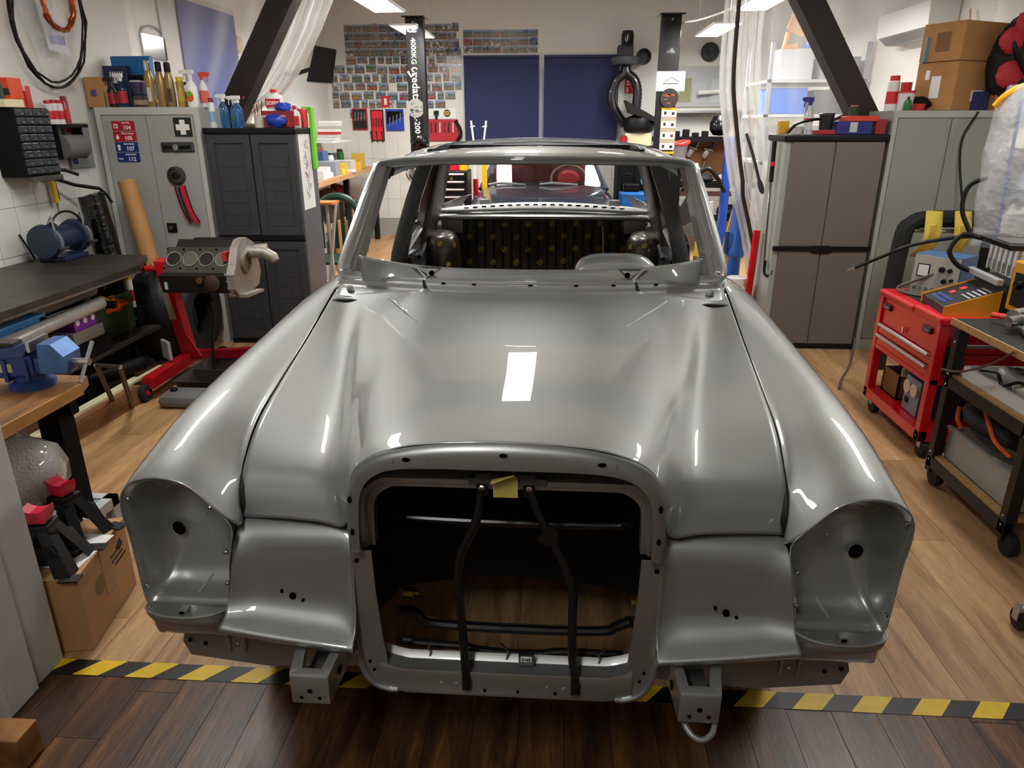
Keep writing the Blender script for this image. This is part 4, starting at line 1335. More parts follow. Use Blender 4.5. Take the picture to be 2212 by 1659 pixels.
# ---- things on top of the plastic cabinet
PZ = 1.595
can('slim white aerosol can with a blue ring and dark red cap', (-2.39, PY + .06, PZ), .022, .20, 'dcdcd8', '7a2a2e', '8fb4d4')
for (x, y, h, l) in ((-2.30, .06, .225, 'blue window spray bottle, first of three, nearest the steel cabinet'), (-2.25, .12, .215, 'blue window spray bottle in the middle of three'), (-2.195, .06, .215, 'blue window spray bottle with red nozzle beside the slanted timber')):
    sb = spray_bottle(l, (x, PY + y, PZ), h, '3f86c4', 'e8e8e6', None, .030, clear=True)
    if 'middle' in l:
        MB().box(-.016, .016, -.032, -.030, .05, .09).build('sticker', plain('2f7a4a', .5), sb, local=True)
    if 'red' in l:
        MB().box(.045, .052, -.01, .01, h * .91, h * .98).build('nozzle', M_red, sb, local=True)
crumple('brown rag lying beside the tin on the dark plastic cabinet', (-2.13, PY + .08, PZ + .012), .045, plain('6f5b46', .9), 'rag', 'rag', (1.2, .8, .4), 4)
tn = can('white tin of brushes on the dark plastic cabinet', (-2.055, PY + .07, PZ), .034, .095, 'd6d0c4', None, 'c9c2b0', name='tin', neck=False)
for k in range(4):
    MB().tube([(.01 * (k - 1.5), .0, .06), (.02 * (k - 1.5), .01 * (k % 2), .15 + .01 * k)], .004, 6).build('brush_handle', plain(('8a4a2a', '5a3a2a', 'c28a4a', '6a2a20')[k], .6), tn, local=True)
rb_ = carton('dark red cardboard box on the plastic cabinet, gloves on it', (-1.92, PY + .15, PZ), (.24, .16, .115), plain('8e1c2a', .5), name='red_box')
MB().box(-.10, .06, -.0815, -.0795, .07, .085).build('print_line', plain('d8a0a0', .6), rb_, local=True)
MB().box(.035, .085, -.0815, -.0795, .02, .055).build('sticker', plain('d84a2a', .6), rb_, local=True)
sfx = jug('white cleaner bottle with red cap and red SOFIX label lying on the red box', (-1.96, PY + .15, PZ + .125), .055, .135, 'f0f0ec', 'd31c24', 'c8202c', txt='SOFIX')
M_glove = pbr('blue_glove', rgb('1d3fb0'), .35, bump=.3, bscale=30)
crumple('crumpled blue nitrile glove hanging over the front of the red box', (-1.93, PY + .055, PZ + .045), .065, M_glove, 'glove', 'glove', (1.15, .35, .62), 8, .3)
crumple('crumpled blue nitrile glove on top of the red box', (-1.88, PY + .09, PZ + .135), .055, M_glove, 'glove', 'glove', (1.1, .6, .55), 12, .3)
cl = jug('clear bottle with a red cap at the right end of the plastic cabinet', (-1.80, PY + .10, PZ), .035, .15, 'c9d3cc', 'c8242c', 'd02630')
carton('white and red box behind the clear bottle', (-1.815, PY + .25, PZ), (.08, .09, .13), plain('cc2a30', .5), name='red_box')
lg = thing('lime_frame', 'bright lime green plastic strip standing beside the dark cabinet', 'strip', (-1.755, PY + .32, 1.30))
MB().box(-.012, .012, -.03, .03, 0, .44, bev=.004).box(-.06, .0, -.03, .03, .40, .44, bev=.004).build('strip_body', plain('6ecb2c', .45), lg, local=True)

# ---- left wall: small parts cabinet, shelf, bottles
XW = XL + .006
pcab = thing('parts_drawer_cabinet', 'black wall cabinet of small clear-fronted drawers', 'drawer cabinet', (XW, 4.44, 1.315))
MB().box(XW, XW + .165, 4.285, 4.595, 1.315, 1.715, bev=.004).build('cabinet_body', M_blackmatte, pcab)
M_drw = pbr('smoke_plastic', rgb('3a3c42'), .2, coat=.3)
for r_ in range(8):
    for c_ in range(4):
        y0, z0 = 4.296 + c_ * .074, 1.672 - r_ * .048
        d = MB().box(XW + .160, XW + .178, y0, y0 + .068, z0 - .005, z0 + .036, bev=.004).build('drawer', M_drw, pcab)
        MB().box(XW + .178, XW + .190, y0 + .020, y0 + .048, z0 + .005, z0 + .014).build('drawer_pull', plain('5a5c62', .3), d)
MB().box(XW + .165, XW + .19, 4.30, 4.58, 1.288, 1.318, bev=.003).build('bottom_tray', plain('4e4b46', .6, var=.4), pcab)
carton('cream block on top of the black drawer cabinet', (XW + .09, 4.34, 1.716), (.12, .16, .045), M_cream, name='cream_box')
carton('orange and black cartridge box on the drawer cabinet', (XW + .05, 4.47, 1.716), (.06, .12, .17), plain('d8421c', .5), name='orange_box', stick=[(-.01, .03, .07, .11, '2a1414')])
carton('red carton on the drawer cabinet behind the orange box', (XW + .05, 4.57, 1.716), (.06, .05, .13), plain('c2302a', .5), name='red_box', stick=[(-.03, .03, .10, .13, 'f0e8e4')])
can('small dark green bottle on the cream block', (XW + .10, 4.30, 1.761), .022, .10, '1e4028', '20201e', None, name='small_bottle', cat='bottle')
sh = thing('wall_shelf', 'narrow black wall shelf with a roll holder under it', 'shelf', (XW, 4.86, 1.60))
MB().box(XW, XW + .13, 4.70, 5.03, 1.60, 1.622, bev=.003).build('shelf_board', M_black, sh)
MB().box(XW, XW + .10, 4.985, 5.0, 1.40, 1.60).build('bracket', M_black, sh)
MB().box(XW, XW + .10, 4.735, 4.75, 1.40, 1.60).build('bracket', M_black, sh)
for k, (y, h, l) in enumerate(((4.73, .145, 'first'), (4.785, .15, 'second'), (4.84, .15, 'third'), (4.90, .175, 'fourth'))):
    t = can('red and white cleaner bottle, %s from the drawer cabinet on the black shelf' % l, (XW + .075, y, 1.622), .024, h, 'd8d4d2' if k < 3 else '8a2a2c', 'b8222c' if k != 3 else '7a2024', 'c41f2c', name='cleaner_bottle', cat='bottle')
roll = thing('paper_roll', 'grey paper roll hanging under the black wall shelf', 'roll', (XW + .08, 4.86, 1.42))
MB().cyl((XW + .085, 4.755, 1.48), (XW + .085, 4.98, 1.48), .075, 24).build('roll_body', plain('6f6c6b', .85), roll, True)
eb = thing('wall_panel', 'flat grey sheet metal panel on the tiled wall beside the steel cabinet', 'panel', (XL + .004, 5.06, 1.30))
MB().box(XL + .009, XL + .03, 4.93, 5.19, 1.33, 1.63, bev=.003).build('panel_body', plain('87898a', .5), eb)
MB().box(XL + .03, XL + .032, 4.95, 5.0, 1.36, 1.395).build('blue_sticker', plain('25318c', .5), eb)
MB().box(XL + .03, XL + .032, 4.95, 5.0, 1.565, 1.60).build('red_sticker', M_red, eb)
cg = thing('caulking_gun', 'yellow caulking gun hanging on the tiled wall', 'caulking gun', (XL + .06, 4.67, 1.06))
MB().tube([(XL + .05, 4.66, 1.33), (XL + .05, 4.665, 1.13)], .018, 10).build('barrel', M_yellow, cg, True)
MB().tube([(XL + .05, 4.665, 1.13), (XL + .05, 4.668, 1.05)], [.009, .002], 8).build('nozzle', M_steel, cg, True)
MB().tube([(XL + .05, 4.69, 1.30), (XL + .05, 4.70, 1.15), (XL + .05, 4.67, 1.14)], .004, 6).build('rod', M_black, cg)
MB().box(XL + .04, XL + .06, 4.60, 4.72, 1.33, 1.345).build('gun_handle', M_black, cg)
lm = thing('work_lamp_arm', 'black articulated clamp arm sticking out from the tiled wall', 'lamp arm', (XL + .05, 4.62, 1.15))
MB().tube([(XL + .06, 4.62, 1.30), (XL + .12, 4.78, 1.235), (XL + .20, 4.92, 1.20)], .012, 8).build('arm', M_black, lm, True)
MB().tube([(XL + .20, 4.92, 1.20), (XL + .22, 4.95, 1.16), (XL + .24, 4.97, 1.10)], .010, 8).build('clamp', M_black, lm, True)
MB().tube([(XL + .02, 4.66, 1.34), (XL + .10, 4.74, 1.335), (XL + .15, 4.80, 1.30)], .011, 8).build('upper_arm', M_black, lm, True)

# ---- hanging coils on the left wall
YC, ZC0 = 5.02, 2.16
hook = thing('coil_bag', 'clear plastic bag of coiled cable hanging high on the wall', 'bag', (XL, YC, 1.9))
M_film = bpy.data.materials.new('clear_film')
M_film.use_nodes = True
nt = M_film.node_tree
pb = nt.nodes['Principled BSDF']
pb.inputs['Base Color'].default_value = (.82, .83, .86, 1)
pb.inputs['Roughness'].default_value = .12
pb.inputs['Specular IOR Level'].default_value = .6
tr_ = S(nt, 'ShaderNodeBsdfTransparent')
mxs = S(nt, 'ShaderNodeMixShader')
mxs.inputs[0].default_value = .30
nt.links.new(tr_.outputs[0], mxs.inputs[1])
nt.links.new(pb.outputs[0], mxs.inputs[2])
nt.links.new(mxs.outputs[0], nt.nodes['Material Output'].inputs[0])
tc = S(nt, 'ShaderNodeTexCoord')
nz = S(nt, 'ShaderNodeTexNoise')
nz.inputs['Scale'].default_value = 22
nt.links.new(tc.outputs['Object'], nz.inputs['Vector'])
bmp = S(nt, 'ShaderNodeBump')
bmp.inputs['Strength'].default_value = .6
bmp.inputs['Distance'].default_value = .02
nt.links.new(nz.outputs['Fac'], bmp.inputs['Height'])
nt.links.new(bmp.outputs[0], pb.inputs['Normal'])
rc = random.Random(9)
rows = []
for i in range(9):
    f = i / 8
    rows.append([Vector((XL + .04 + .09 * math.sin(f * 3.1) * (1 - (2 * k / 12 - 1) ** 2) + rc.uniform(-.01, .01), YC - .10 + (k / 12 - .5) * (.40 - .08 * f) - .10 + .18 * f, 2.62 - .74 * f + .05 * math.sin(k))) for k in range(13)])
MB().grid(net(rows, 2, 2)).build('bag_film', M_film, hook, True)
wb_ = MB().grid([[(XL + .05, YC - .18, 2.5), (XL + .05, YC + .02, 2.5)], [(XL + .07, YC - .14, 2.08), (XL + .07, YC + .07, 2.06)]]).build('white_label', plain('d4d2d6', .6), hook)
MB().box(XL + .072, XL + .076, YC - .11, YC + .03, 2.12, 2.17).build('label_print', plain('6a6ab4', .6), hook)


def coil(name, label, c, r, tr, n, mat, cat, sq=1.0, seed=0, tilt=.0):
    t = thing(name, label, cat, c)
    rk = random.Random(seed)
    for k in range(n):
        rr2 = r * (1 + rk.uniform(-.05, .05))
        P = [(rk.uniform(0, .02) + tr * k * .8, rr2 * math.cos(a) * sq + rk.uniform(-.004, .004) + tilt * math.sin(a) * r, rr2 * math.sin(a)) for a in [2 * math.pi * j / 30 for j in range(30)]]
        MB().tube(P, tr, 8, closed=True).build('turn', mat, t, True, local=True)
    return t


coil('copper_pipe_coil', 'coil of shiny copper brake pipe hanging on the wall', (XL + .13, YC - .08, 2.36), .165, .012, 3, M_copper, 'pipe coil', .9, 3, .1)
coil('cable_coil', 'big loops of thin black cable hanging on the wall', (XL + .05, YC - .06, 2.29), .43, .007, 3, M_black, 'cable', .82, 6, .18)

# ---- left workbench with steel top
M_btop = pbr('worn_steel_top', rgb('4a4540'), .42, metal=.5, var=.5, vscale=3, col2=rgb('2c2722'), stretch=(1, 4, 1))
wbk = thing('steel_top_workbench', 'workbench with worn dark steel top along the tiled wall', 'workbench', (-2.9, 3.6, 0))
MB().prism([(-3.285, 2.3), (-2.47, 2.3), (-2.485, 4.22), (-2.64, 4.58), (-3.285, 4.60)], .765, .80, 'z').build('bench_top', M_btop, wbk)
MB().box(-2.50, -2.48, 2.3, 4.22, .755, .765).build('edge_strip', plain('8a857e', .4, metal=.8), wbk)
for (x, y) in ((-2.56, 2.5), (-2.98, 4.50), (-3.2, 4.45), (-3.2, 2.5)):
    MB().box(x - .03, x + .03, y - .03, y + .03, 0, .765).build('leg', M_blackmatte, wbk)
MB().box(-3.26, -2.62, 2.4, 4.56, .30, .325).build('lower_shelf', pbr('dark_board', rgb('2b241e'), .8), wbk)
MB().box(-3.28, -3.25, 2.3, 4.6, 0, .765).build('back_panel', M_blackmatte, wbk)
# bench grinder
gr = thing('bench_grinder', 'dark blue bench grinder standing at the wall end of the steel bench', 'grinder', (-3.10, 4.42, .80))
M_gb = plain('1a2440', .4)
MB().box(-.09, .09, -.12, .12, 0, .03, bev=.006).build('foot', M_gb, gr, local=True)
MB().cyl((0, -.11, .13), (0, .11, .13), .075, 20).build('motor', M_gb, gr, True, local=True)
for s_ in (-1, 1):
    MB().lathe([(.02, -.03), (.10, -.03), (.108, 0), (.10, .03), (.02, .03)], 24, (0, s_ * .145, .13), 'y').build('wheel_guard', plain('232c44', .45), gr, True, local=True)
    MB().lathe([(.092, -.012), (.092, .012)], 24, (.022, s_ * .145, .128), 'y').build('grinding_wheel', plain('6a6a6c', .8), gr, True, local=True)
    MB().box(.09, .13, s_ * .145 - .03, s_ * .145 + .03, .09, .10).build('tool_rest', plain('3a3a3c', .5), gr, local=True)
    MB().tube([(.04, s_ * .145, .24), (.07, s_ * .145, .29), (.075, s_ * .145, .20)], .007, 6).build('spark_guard', plain('8b8c8e', .4), gr, local=True)
tag(MB().tube([(-3.28, 4.30, .97), (-3.26, 4.36, .81)], .006, 6).build('metal_rod', M_black), 'thin black metal rod leaning between bench and tiled wall', 'rod')
hc = thing('headphones', 'black ear defenders lying on the grinder', 'ear defenders', (-3.08, 4.48, 1.0))
MB().tube([(.03 * math.cos(a), .10 * math.cos(a), .005 + .09 * math.sin(a)) for a in [math.pi * k / 10 for k in range(11)]], .007, 8).build('head_band', M_black, hc, True, local=True)
for s_ in (-1, 1):
    MB().lathe([(.035, -.018), (.04, 0), (.03, .018)], 12, (.03 * s_, .10 * s_, 0), 'y').build('ear_cup', M_black, hc, True, local=True)
# rolls leaning at the end of the bench
blk = thing('black_film_roll', 'roll wrapped in shiny black film leaning on the wall behind the grinder', 'roll', (-3.08, 4.76, .02))
MB().tube(catmull([(-2.98, 4.80, .02), (-3.03, 4.80, .55), (-3.10, 4.82, 1.10), (-3.11, 4.82, 1.17)], 4), [.085] * 11 + [.07, .03], 16).build('roll_body', pbr('shiny_black_film', rgb('0a0a0b'), .12, bump=.8, bscale=25), blk, True)
krl = thing('kraft_paper_roll', 'tall brown kraft paper roll leaning against the steel cabinet', 'roll', (-2.72, 4.95, 0))
MB().tube([(-2.70, 4.86, .01), (-2.98, 5.06, 1.24)], .062, 20).build('roll_body', M_kraft, krl, True)
MB().tube([(-2.981, 5.061, 1.241), (-2.9812, 5.0612, 1.2425)], .03, 14).build('core', plain('5a3d22', .8), krl)
# under the bench
fl = thing('bubble_film_roll', 'long roll of clear film stored under the steel bench top', 'roll', (-2.72, 3.6, .66))
MB().tube([(-2.72, 2.5, .68), (-2.72, 4.05, .695)], .055, 16).build('roll_body', pbr('film_roll', rgb('9b8f84'), .2, coat=.6, bump=.6, bscale=40), fl, True)
MB().tube([(-2.72, 4.05, .695), (-2.72, 4.056, .695)], .03, 12).build('core', M_kraft, fl)
MB().tube([(-2.60, 2.4, .58), (-2.62, 3.98, .62)], .038, 12).build('roll_inner', pbr('film_roll2', rgb('b5ada6'), .25, coat=.5, bump=.5, bscale=30), fl, True)
for (x0, x1, z0) in ((-2.80, -2.55, .58),):
    MB().box(x0, x1, 2.45, 2.48, .56, .60).box(x0, x1, 4.0, 4.03, .58, .62).build('hanger', M_black, fl)
pbx = carton('purple and white box with round holes under the steel bench', (-2.72, 3.84, .50), (.16, .20, .085), plain('7b2a9a', .5), name='purple_box')
MB().box(-.082, .082, -.112, .112, .088, .092).build('lid', M_white, pbx, local=True)
for k in range(3):
    MB().lathe([(.018, 0), (.017, .002)], 14, (.081, -.07 + k * .07, .05), 'x').build('printed_ring', M_white, pbx, local=True)
carton('dark toolbox on the shelf under the steel bench', (-3.05, 3.75, .326), (.30, .45, .17), M_blackmatte, name='toolbox')
carton('white box under the purple box', (-2.72, 3.84, .43), (.18, .28, .07), plain('8a8580', .6), name='grey_box')
carton('dark tray that carries the grey box under the bench', (-2.72, 3.84, .326), (.20, .34, .104), M_blackmatte, name='black_tray')
gc = thing('green_crate', 'open dark green plastic crate under the bench end', 'crate', (-2.87, 4.20, .326))
M_gc = plain('24401f', .5)
for (a0, a1, b0, b1) in ((-.14, .14, -.27, -.258), (-.14, .14, .258, .27), (-.14, -.128, -.27, .27), (.128, .14, -.27, .27)):
    MB().box(a0, a1, b0, b1, 0, .26, bev=.003).build('side', M_gc, gc, local=True)
MB().box(-.14, .14, -.27, .27, 0, .01).build('bottom', M_gc, gc, local=True)
MB().box(.14, .152, -.27, .27, .20, .225, bev=.003).box(.14, .152, -.27, .27, .06, .08, bev=.003).build('rib', M_gc, gc, local=True)
carton('wooden plinth board under the green crate', (-2.87, 4.10, .02), (.28, .5, .26), M_blackmatte, name='black_box')
st = crumple('heap of orange ratchet strap lying in the green crate', (-2.76, 4.27, .53), .085, pbr('orange_strap', rgb('f0601a'), .6, bump=.5, bscale=40), 'ratchet_strap', 'strap', (.9, 1.3, .55), 21, .28)
tag(MB().tube(catmull([(-2.80, 4.0, .58), (-2.77, 4.04, .62), (-2.79, 4.10, .58), (-2.74, 4.16, .61), (-2.73, 4.22, .57), (-2.75, 4.12, .585)], 5), .007, 6).build('cord', plain('c9b23c', .7)), 'yellow cord curled beside the orange strap', 'cord')
tag(MB().tube(catmull([(-2.71, 4.30, .52), (-2.67, 4.30, .48), (-2.665, 4.28, .3), (-2.66, 4.25, .34)], 5), .006, 6).build('brown_cable', plain('5a3a34', .6)), 'brown cable hanging down over the green crate', 'cable')
crumple('crumpled steel blue cloth beside the orange strap', (-2.84, 4.12, .58), .06, plain('3f6a94', .8), 'blue_cloth', 'cloth', (1, 1.1, .6), 31)
ct = can('white sealant cartridge with red print and yellow nozzle collar', (-2.76, 4.505, .46), .025, .22, 'e8e6e0', 'e6b41c', 'c8242c', name='sealant_cartridge', cat='cartridge')
carton('black box that carries the sealant cartridge', (-2.78, 4.53, .326), (.12, .10, .134), M_blackmatte, name='black_box')
crumple('large heap of black plastic sheeting under the end of the steel bench', (-2.74, 4.78, .34), .26, pbr('black_sheet', rgb('070708'), .5, bump=.6, bscale=14), 'black_sheeting', 'sheet', (.9, .8, 1.25), 44, .12, 18)
pp_ = MB().prism([(-2.52, 4.36), (-2.43, 4.28), (-2.42, 4.30), (-2.51, 4.38)], .16, .28, 'z')
tag(pp_.build('grey_card', plain('a6a6a8', .6)), 'grey card standing beside the green crate', 'card')
bc = thing('blue_crate', 'light blue plastic crate with handle slots under the steel bench', 'crate', (-2.79, 3.25, .432))
M_bc = plain('2f7fc4', .45)
for (a0, a1, b0, b1) in ((-.17, .17, -.22, -.208), (-.17, .17, .208, .22), (-.17, -.158, -.22, .22), (.158, .17, -.22, .22)):
    MB().box(a0, a1, b0, b1, 0, .24, bev=.003).build('side', M_bc, bc, local=True)
MB().box(-.17, .17, -.22, .22, 0, .01).build('bottom', M_bc, bc, local=True)
MB().box(-.19, .19, -.24, .24, .235, .252, bev=.004).build('lid', plain('3a8ad0', .45), bc, local=True)
MB().box(.1695, .173, .02, .13, .175, .21).build('handle_slot', plain('152a52', .6), bc, local=True)
carton('dark flat block in the red basin under the blue crate', (-2.79, 3.25, .326), (.30, .40, .02), M_blackmatte, name='black_box')
rbw = thing('red_bowl', 'round red plastic basin under the blue crate', 'basin', (-2.79, 3.27, .326))
MB().lathe([(.24, 0), (.30, .09), (.315, .095), (.312, .105), (.29, .10), (.235, .012), (.001, .01)], 30).build('basin_body', plain('d02a2a', .4), rbw, True, local=True)

# ---- engine on the red stand
es = thing('engine_stand', 'red tubular engine stand on wheels carrying the block', 'engine stand', (-2.45, 4.5, 0))
M_es = pbr('stand_red', rgb('c01424'), .35, coat=.3, var=.1)
v = Vector


def beam(mb, a, b, wx, wy):
    a, b = Vector(a), Vector(b)
    t = (b - a).normalized()
    u = Vector((0, 0, 1)).cross(t)
    if u.length < 1e-3:
        u = Vector((1, 0, 0))
    u.normalize()
    n_ = t.cross(u)
    V = []
    for p in (a, b):
        for (su, sn) in ((-1, -1), (1, -1), (1, 1), (-1, 1)):
            V.append(p + u * su * wx / 2 + n_ * sn * wy / 2)
    return mb.add(V, [(0, 3, 2, 1), (4, 5, 6, 7), (0, 1, 5, 4), (1, 2, 6, 5), (2, 3, 7, 6), (3, 0, 4, 7)])


beam(MB(), (-2.45, 4.42, .80), (-2.44, 4.56, .10), .075, .075).build('column', M_es, es)
beam(MB(), (-2.43, 4.62, .11), (-2.42, 3.98, .11), .07, .07).build('base_leg', M_es, es)
beam(MB(), (-2.45, 4.56, .11), (-1.7, 4.74, .11), .06, .06).build('base_leg', M_es, es)
beam(MB(), (-2.47, 4.42, .74), (-2.36, 4.41, .745), .09, .09).build('swivel_head', M_es, es)
MB().prism([(-2.43, .12), (-2.33, .12), (-2.425, .30)], 4.50, 4.515).build('gusset', M_es, es)
beam(MB(), (-2.449, 4.381, .62), (-2.444, 4.425, .40), .045, .003).build('tan_sticker', plain('8d8468', .6), es)
MB().tube([(-2.60, 4.42, .74), (-2.46, 4.42, .74)], .02, 10).build('crank_handle', M_es, es, True)
MB().tube([(-2.63, 4.42, .755), (-2.57, 4.42, .755)], .022, 10).build('handle_grip', M_black, es, True)
for (x, y) in ((-2.42, 3.96), (-2.30, 4.78), (-1.72, 4.74)):
    wl = MB().lathe([(.02, -.02), (.05, -.022), (.055, 0), (.05, .022), (.02, .02)], 20, (x - .02, y, .055), 'x').build('caster_wheel', M_rubber, es, True)
    MB().lathe([(.016, -.025), (.016, .025)], 12, (x - .02, y, .055), 'x').build('wheel_hub', M_red, wl)
eng = thing('engine_block', 'bare cast iron V8 engine block with light alloy timing cover bolted to the red stand', 'engine', (-2.1, 4.42, .63))
M_iron = pbr('dark_cast_iron', rgb('1d1a18'), .55, metal=.4, var=.3, vscale=12, bump=.3, bscale=60)
M_deck = pbr('machined_deck', rgb('55504b'), .4, metal=.7, var=.35, vscale=14)
M_alloy = pbr('cast_alloy', rgb('a19a90'), .5, metal=.6, var=.25, vscale=18, bump=.3, bscale=70)
MB().prism([(4.22, .63), (4.62, .63), (4.64, .80), (4.50, .92), (4.44, .86), (4.36, .89), (4.26, .755), (4.20, .74)], -2.36, -1.93, 'x').build('block_casting', M_iron, eng)
dk = MB().prism([(4.245, .752), (4.262, .744), (4.368, .884), (4.351, .894)], -2.355, -1.93, 'x').build('cylinder_deck', M_deck, eng)
nrm = Vector((0, -.80, .60)).normalized()
for k in range(4):
    c = Vector((-2.30 + k * .105, 4.303, .826)) + nrm * .003
    Mx = Matrix.Translation(c) @ Vector((0, 0, 1)).rotation_difference(nrm).to_matrix().to_4x4()
    r1 = MB().lathe([(.050, 0), (.050, .004), (.044, .004), (.043, .0)], 24, M=Mx)
    bo = r1.build('cylinder_bore', M_steel, dk, True)
    MB().lathe([(.043, .001), (.001, .0012)], 20, M=Mx).build('piston', plain('6b6560' if k % 2 else '2e2a27', .4, metal=.6), dk, True)
    for s_ in (-1, 1):
        for q in (-1, 1):
            c2 = c + Vector((s_ * .052, 0, 0)) + Vector((0, .60, .80)).normalized() * q * .066
            MB().lathe([(.006, 0), (.006, .002)], 8, M=Matrix.Translation(c2) @ Vector((0, 0, 1)).rotation_difference(nrm).to_matrix().to_4x4()).build('bolt_hole', M_hole, dk)
MB().box(-2.26, -1.95, 4.50, 4.56, .88, .925).build('far_bank', M_iron, eng)
tcv = MB().prism([(4.20, .66), (4.24, .61), (4.40, .60), (4.55, .62), (4.60, .70), (4.58, .80), (4.54, .90), (4.44, .945), (4.36, .94), (4.30, .90), (4.24, .80), (4.20, .75)], -1.93, -1.88, 'x').build('timing_cover', M_alloy, eng)
MB().lathe([(.07, -1.88), (.07, -1.865), (.055, -1.86), (.055, -1.875)], 20, (0, 4.38, .80), 'x').build('seal_ring', plain('8a7c68', .5, metal=.5), tcv, True)
MB().tube([(-1.88, 4.44, .85), (-1.78, 4.44, .85), (-1.75, 4.44, .845)], [.042, .034, .032], 16).build('water_pump', M_alloy, tcv, True)
MB().tube([(-1.76, 4.44, .84), (-1.71, 4.43, .82), (-1.70, 4.425, .80)], [.036, .034, .026], 14).build('pump_flange', M_alloy, tcv, True)
MB().tube([(-1.87, 4.52, .86), (-1.79, 4.54, .865)], .028, 12).build('hose_neck', M_alloy, tcv, True)
for k in range(7):
    MB().tube([(-1.94 + .012 * (k % 2), 4.205 + .004 * k, .75 - k * .021), (-1.895, 4.20 + .003 * k, .745 - k * .021)], .009, 8).build('bolt_boss', M_alloy, tcv, True)
MB().prism([(4.24, .62), (4.50, .60), (4.50, .585), (4.24, .60)], -1.95, -1.83, 'x').build('lower_flange', M_alloy, eng)
MB().box(-1.975, -1.945, 4.27, 4.35, .82, .875).build('red_gasket', plain('a8281e', .6), eng)
MB().lathe([(.045, 0), (.05, -.03), (.03, -.04)], 16, (-2.02, 4.215, .70), 'y').build('core_plug', plain('43342a', .6, metal=.4), eng, True)
MB().lathe([(.018, 0), (.02, -.03), (.012, -.03)], 12, (-2.10, 4.215, .715), 'y').build('oil_fitting', plain('6b5238', .5, metal=.5), eng, True)
MB().box(-2.33, -2.315, 4.195, 4.205, .655, .70).build('casting_tag', M_lgrey, eng)
pan = thing('drain_pan', 'grey oil drain tray on the floor under the engine stand', 'tray', (-2.08, 4.2, 0))
M_pan = pbr('oily_steel', rgb('55504a'), .4, metal=.6, var=.3)
out = [(-.22, -.15), (.22, -.15), (.22, .42), (-.22, .42)]
MB().grid([[Vector((a, b, 0)) for a, b in [(-.17, -.12), (.17, -.12), (.17, .36), (-.17, .36)]], [Vector((a, b, .10)) for a, b in out], [Vector((a * 1.06, b * 1.04, .10)) for a, b in out]], True).build('tray_wall', M_pan, pan, local=True)
MB().box(-.17, .17, -.12, .36, .0, .008).build('tray_bottom', M_pan, pan, local=True)
MB().box(-.22, .22, .10, .11, .01, .095).build('divider', M_pan, pan, local=True)
tag(MB().tube(catmull([(-2.235, 4.46, .01), (-2.225, 4.48, .25), (-2.205, 4.50, .36), (-2.20, 4.50, .505)], 4), .010, 8).build('oil_pipe', plain('2a2522', .5, metal=.5)), 'thin bent black pipe standing up in the oil tray', 'pipe')
ty = thing('spare_tyre', 'black tyre leaning between the engine stand and the dark cabinet', 'tyre', (-2.58, 4.95, .31))
MB().lathe([(.17, -.08), (.27, -.085), (.31, -.05), (.31, .05), (.27, .085), (.17, .08), (.17, -.08)], 28, axis='x').build('tyre_body', M_rubber, ty, True, local=True)
gcn = thing('oil_container', 'rounded grey plastic oil container on the floor before the drain tray', 'container', (-2.13, 3.93, 0))
MB().box(-.17, .17, -.10, .10, 0, .085, bev=.04).build('container_body', plain('6a6b6c', .4), gcn, True, local=True)
MB().lathe([(.022, .08), (.022, .10), (.015, .104)], 12, (-.10, 0, 0)).build('cap', M_black, gcn, local=True)
# long things on the floor
bm_ = thing('timber_beam', 'old brown timber beam lying on the floor along the workbench', 'beam', (-2.55, 3.2, 0))
beam(MB(), (-2.585, 2.3, .055), (-2.50, 3.95, .055), .10, .11).build('beam_body', M_oldwood, bm_)
for k, (dx, dz, l) in enumerate(((0, .148, 'cream window moulding lying on the old timber beam'), (.06, .147, 'second cream moulding, beside the first on the beam'))):
    o = beam(MB(), (-2.60 + dx * .6, 2.25, .119), (-2.54 + dx * .6, 4.05 + dx * 4, .119), .026, .016).build('cream_moulding', M_cream)
    tag(o, l, 'moulding')
tb_ = thing('black_tube', 'black cardboard tube with white lining on the floor near the red stand', 'tube', (-2.62, 4.3, .05))
MB().tube([(-2.78, 3.9, .15), (-2.60, 4.25, .15)], .05, 18).build('tube_body', M_black, tb_, True)
MB().tube([(-2.5998, 4.2504, .15), (-2.599, 4.252, .15)], .046, 18).build('tube_lining', plain('c8c4bc', .7), tb_)
carton('black wooden block under the cardboard tube', (-2.70, 4.07, 0), (.12, .25, .10), M_blackmatte, name='black_block')
trs = thing('folding_trestle', 'folded grey metal trestle legs leaning by the vise bench', 'trestle', (-2.4, 3.6, 0))
MB().tube([(-2.33, 3.42, .42), (-2.52, 3.78, .015)], .014, 8).build('leg', plain('56534f', .4, metal=.7), trs, True)
MB().tube([(-2.19, 3.40, .42), (-2.46, 3.84, .015)], .014, 8).build('leg', plain('56534f', .4, metal=.7), trs, True)
MB().tube([(-2.33, 3.42, .42), (-2.19, 3.40, .42)], .012, 8).build('cross_bar', plain('56534f', .4, metal=.7), trs, True)

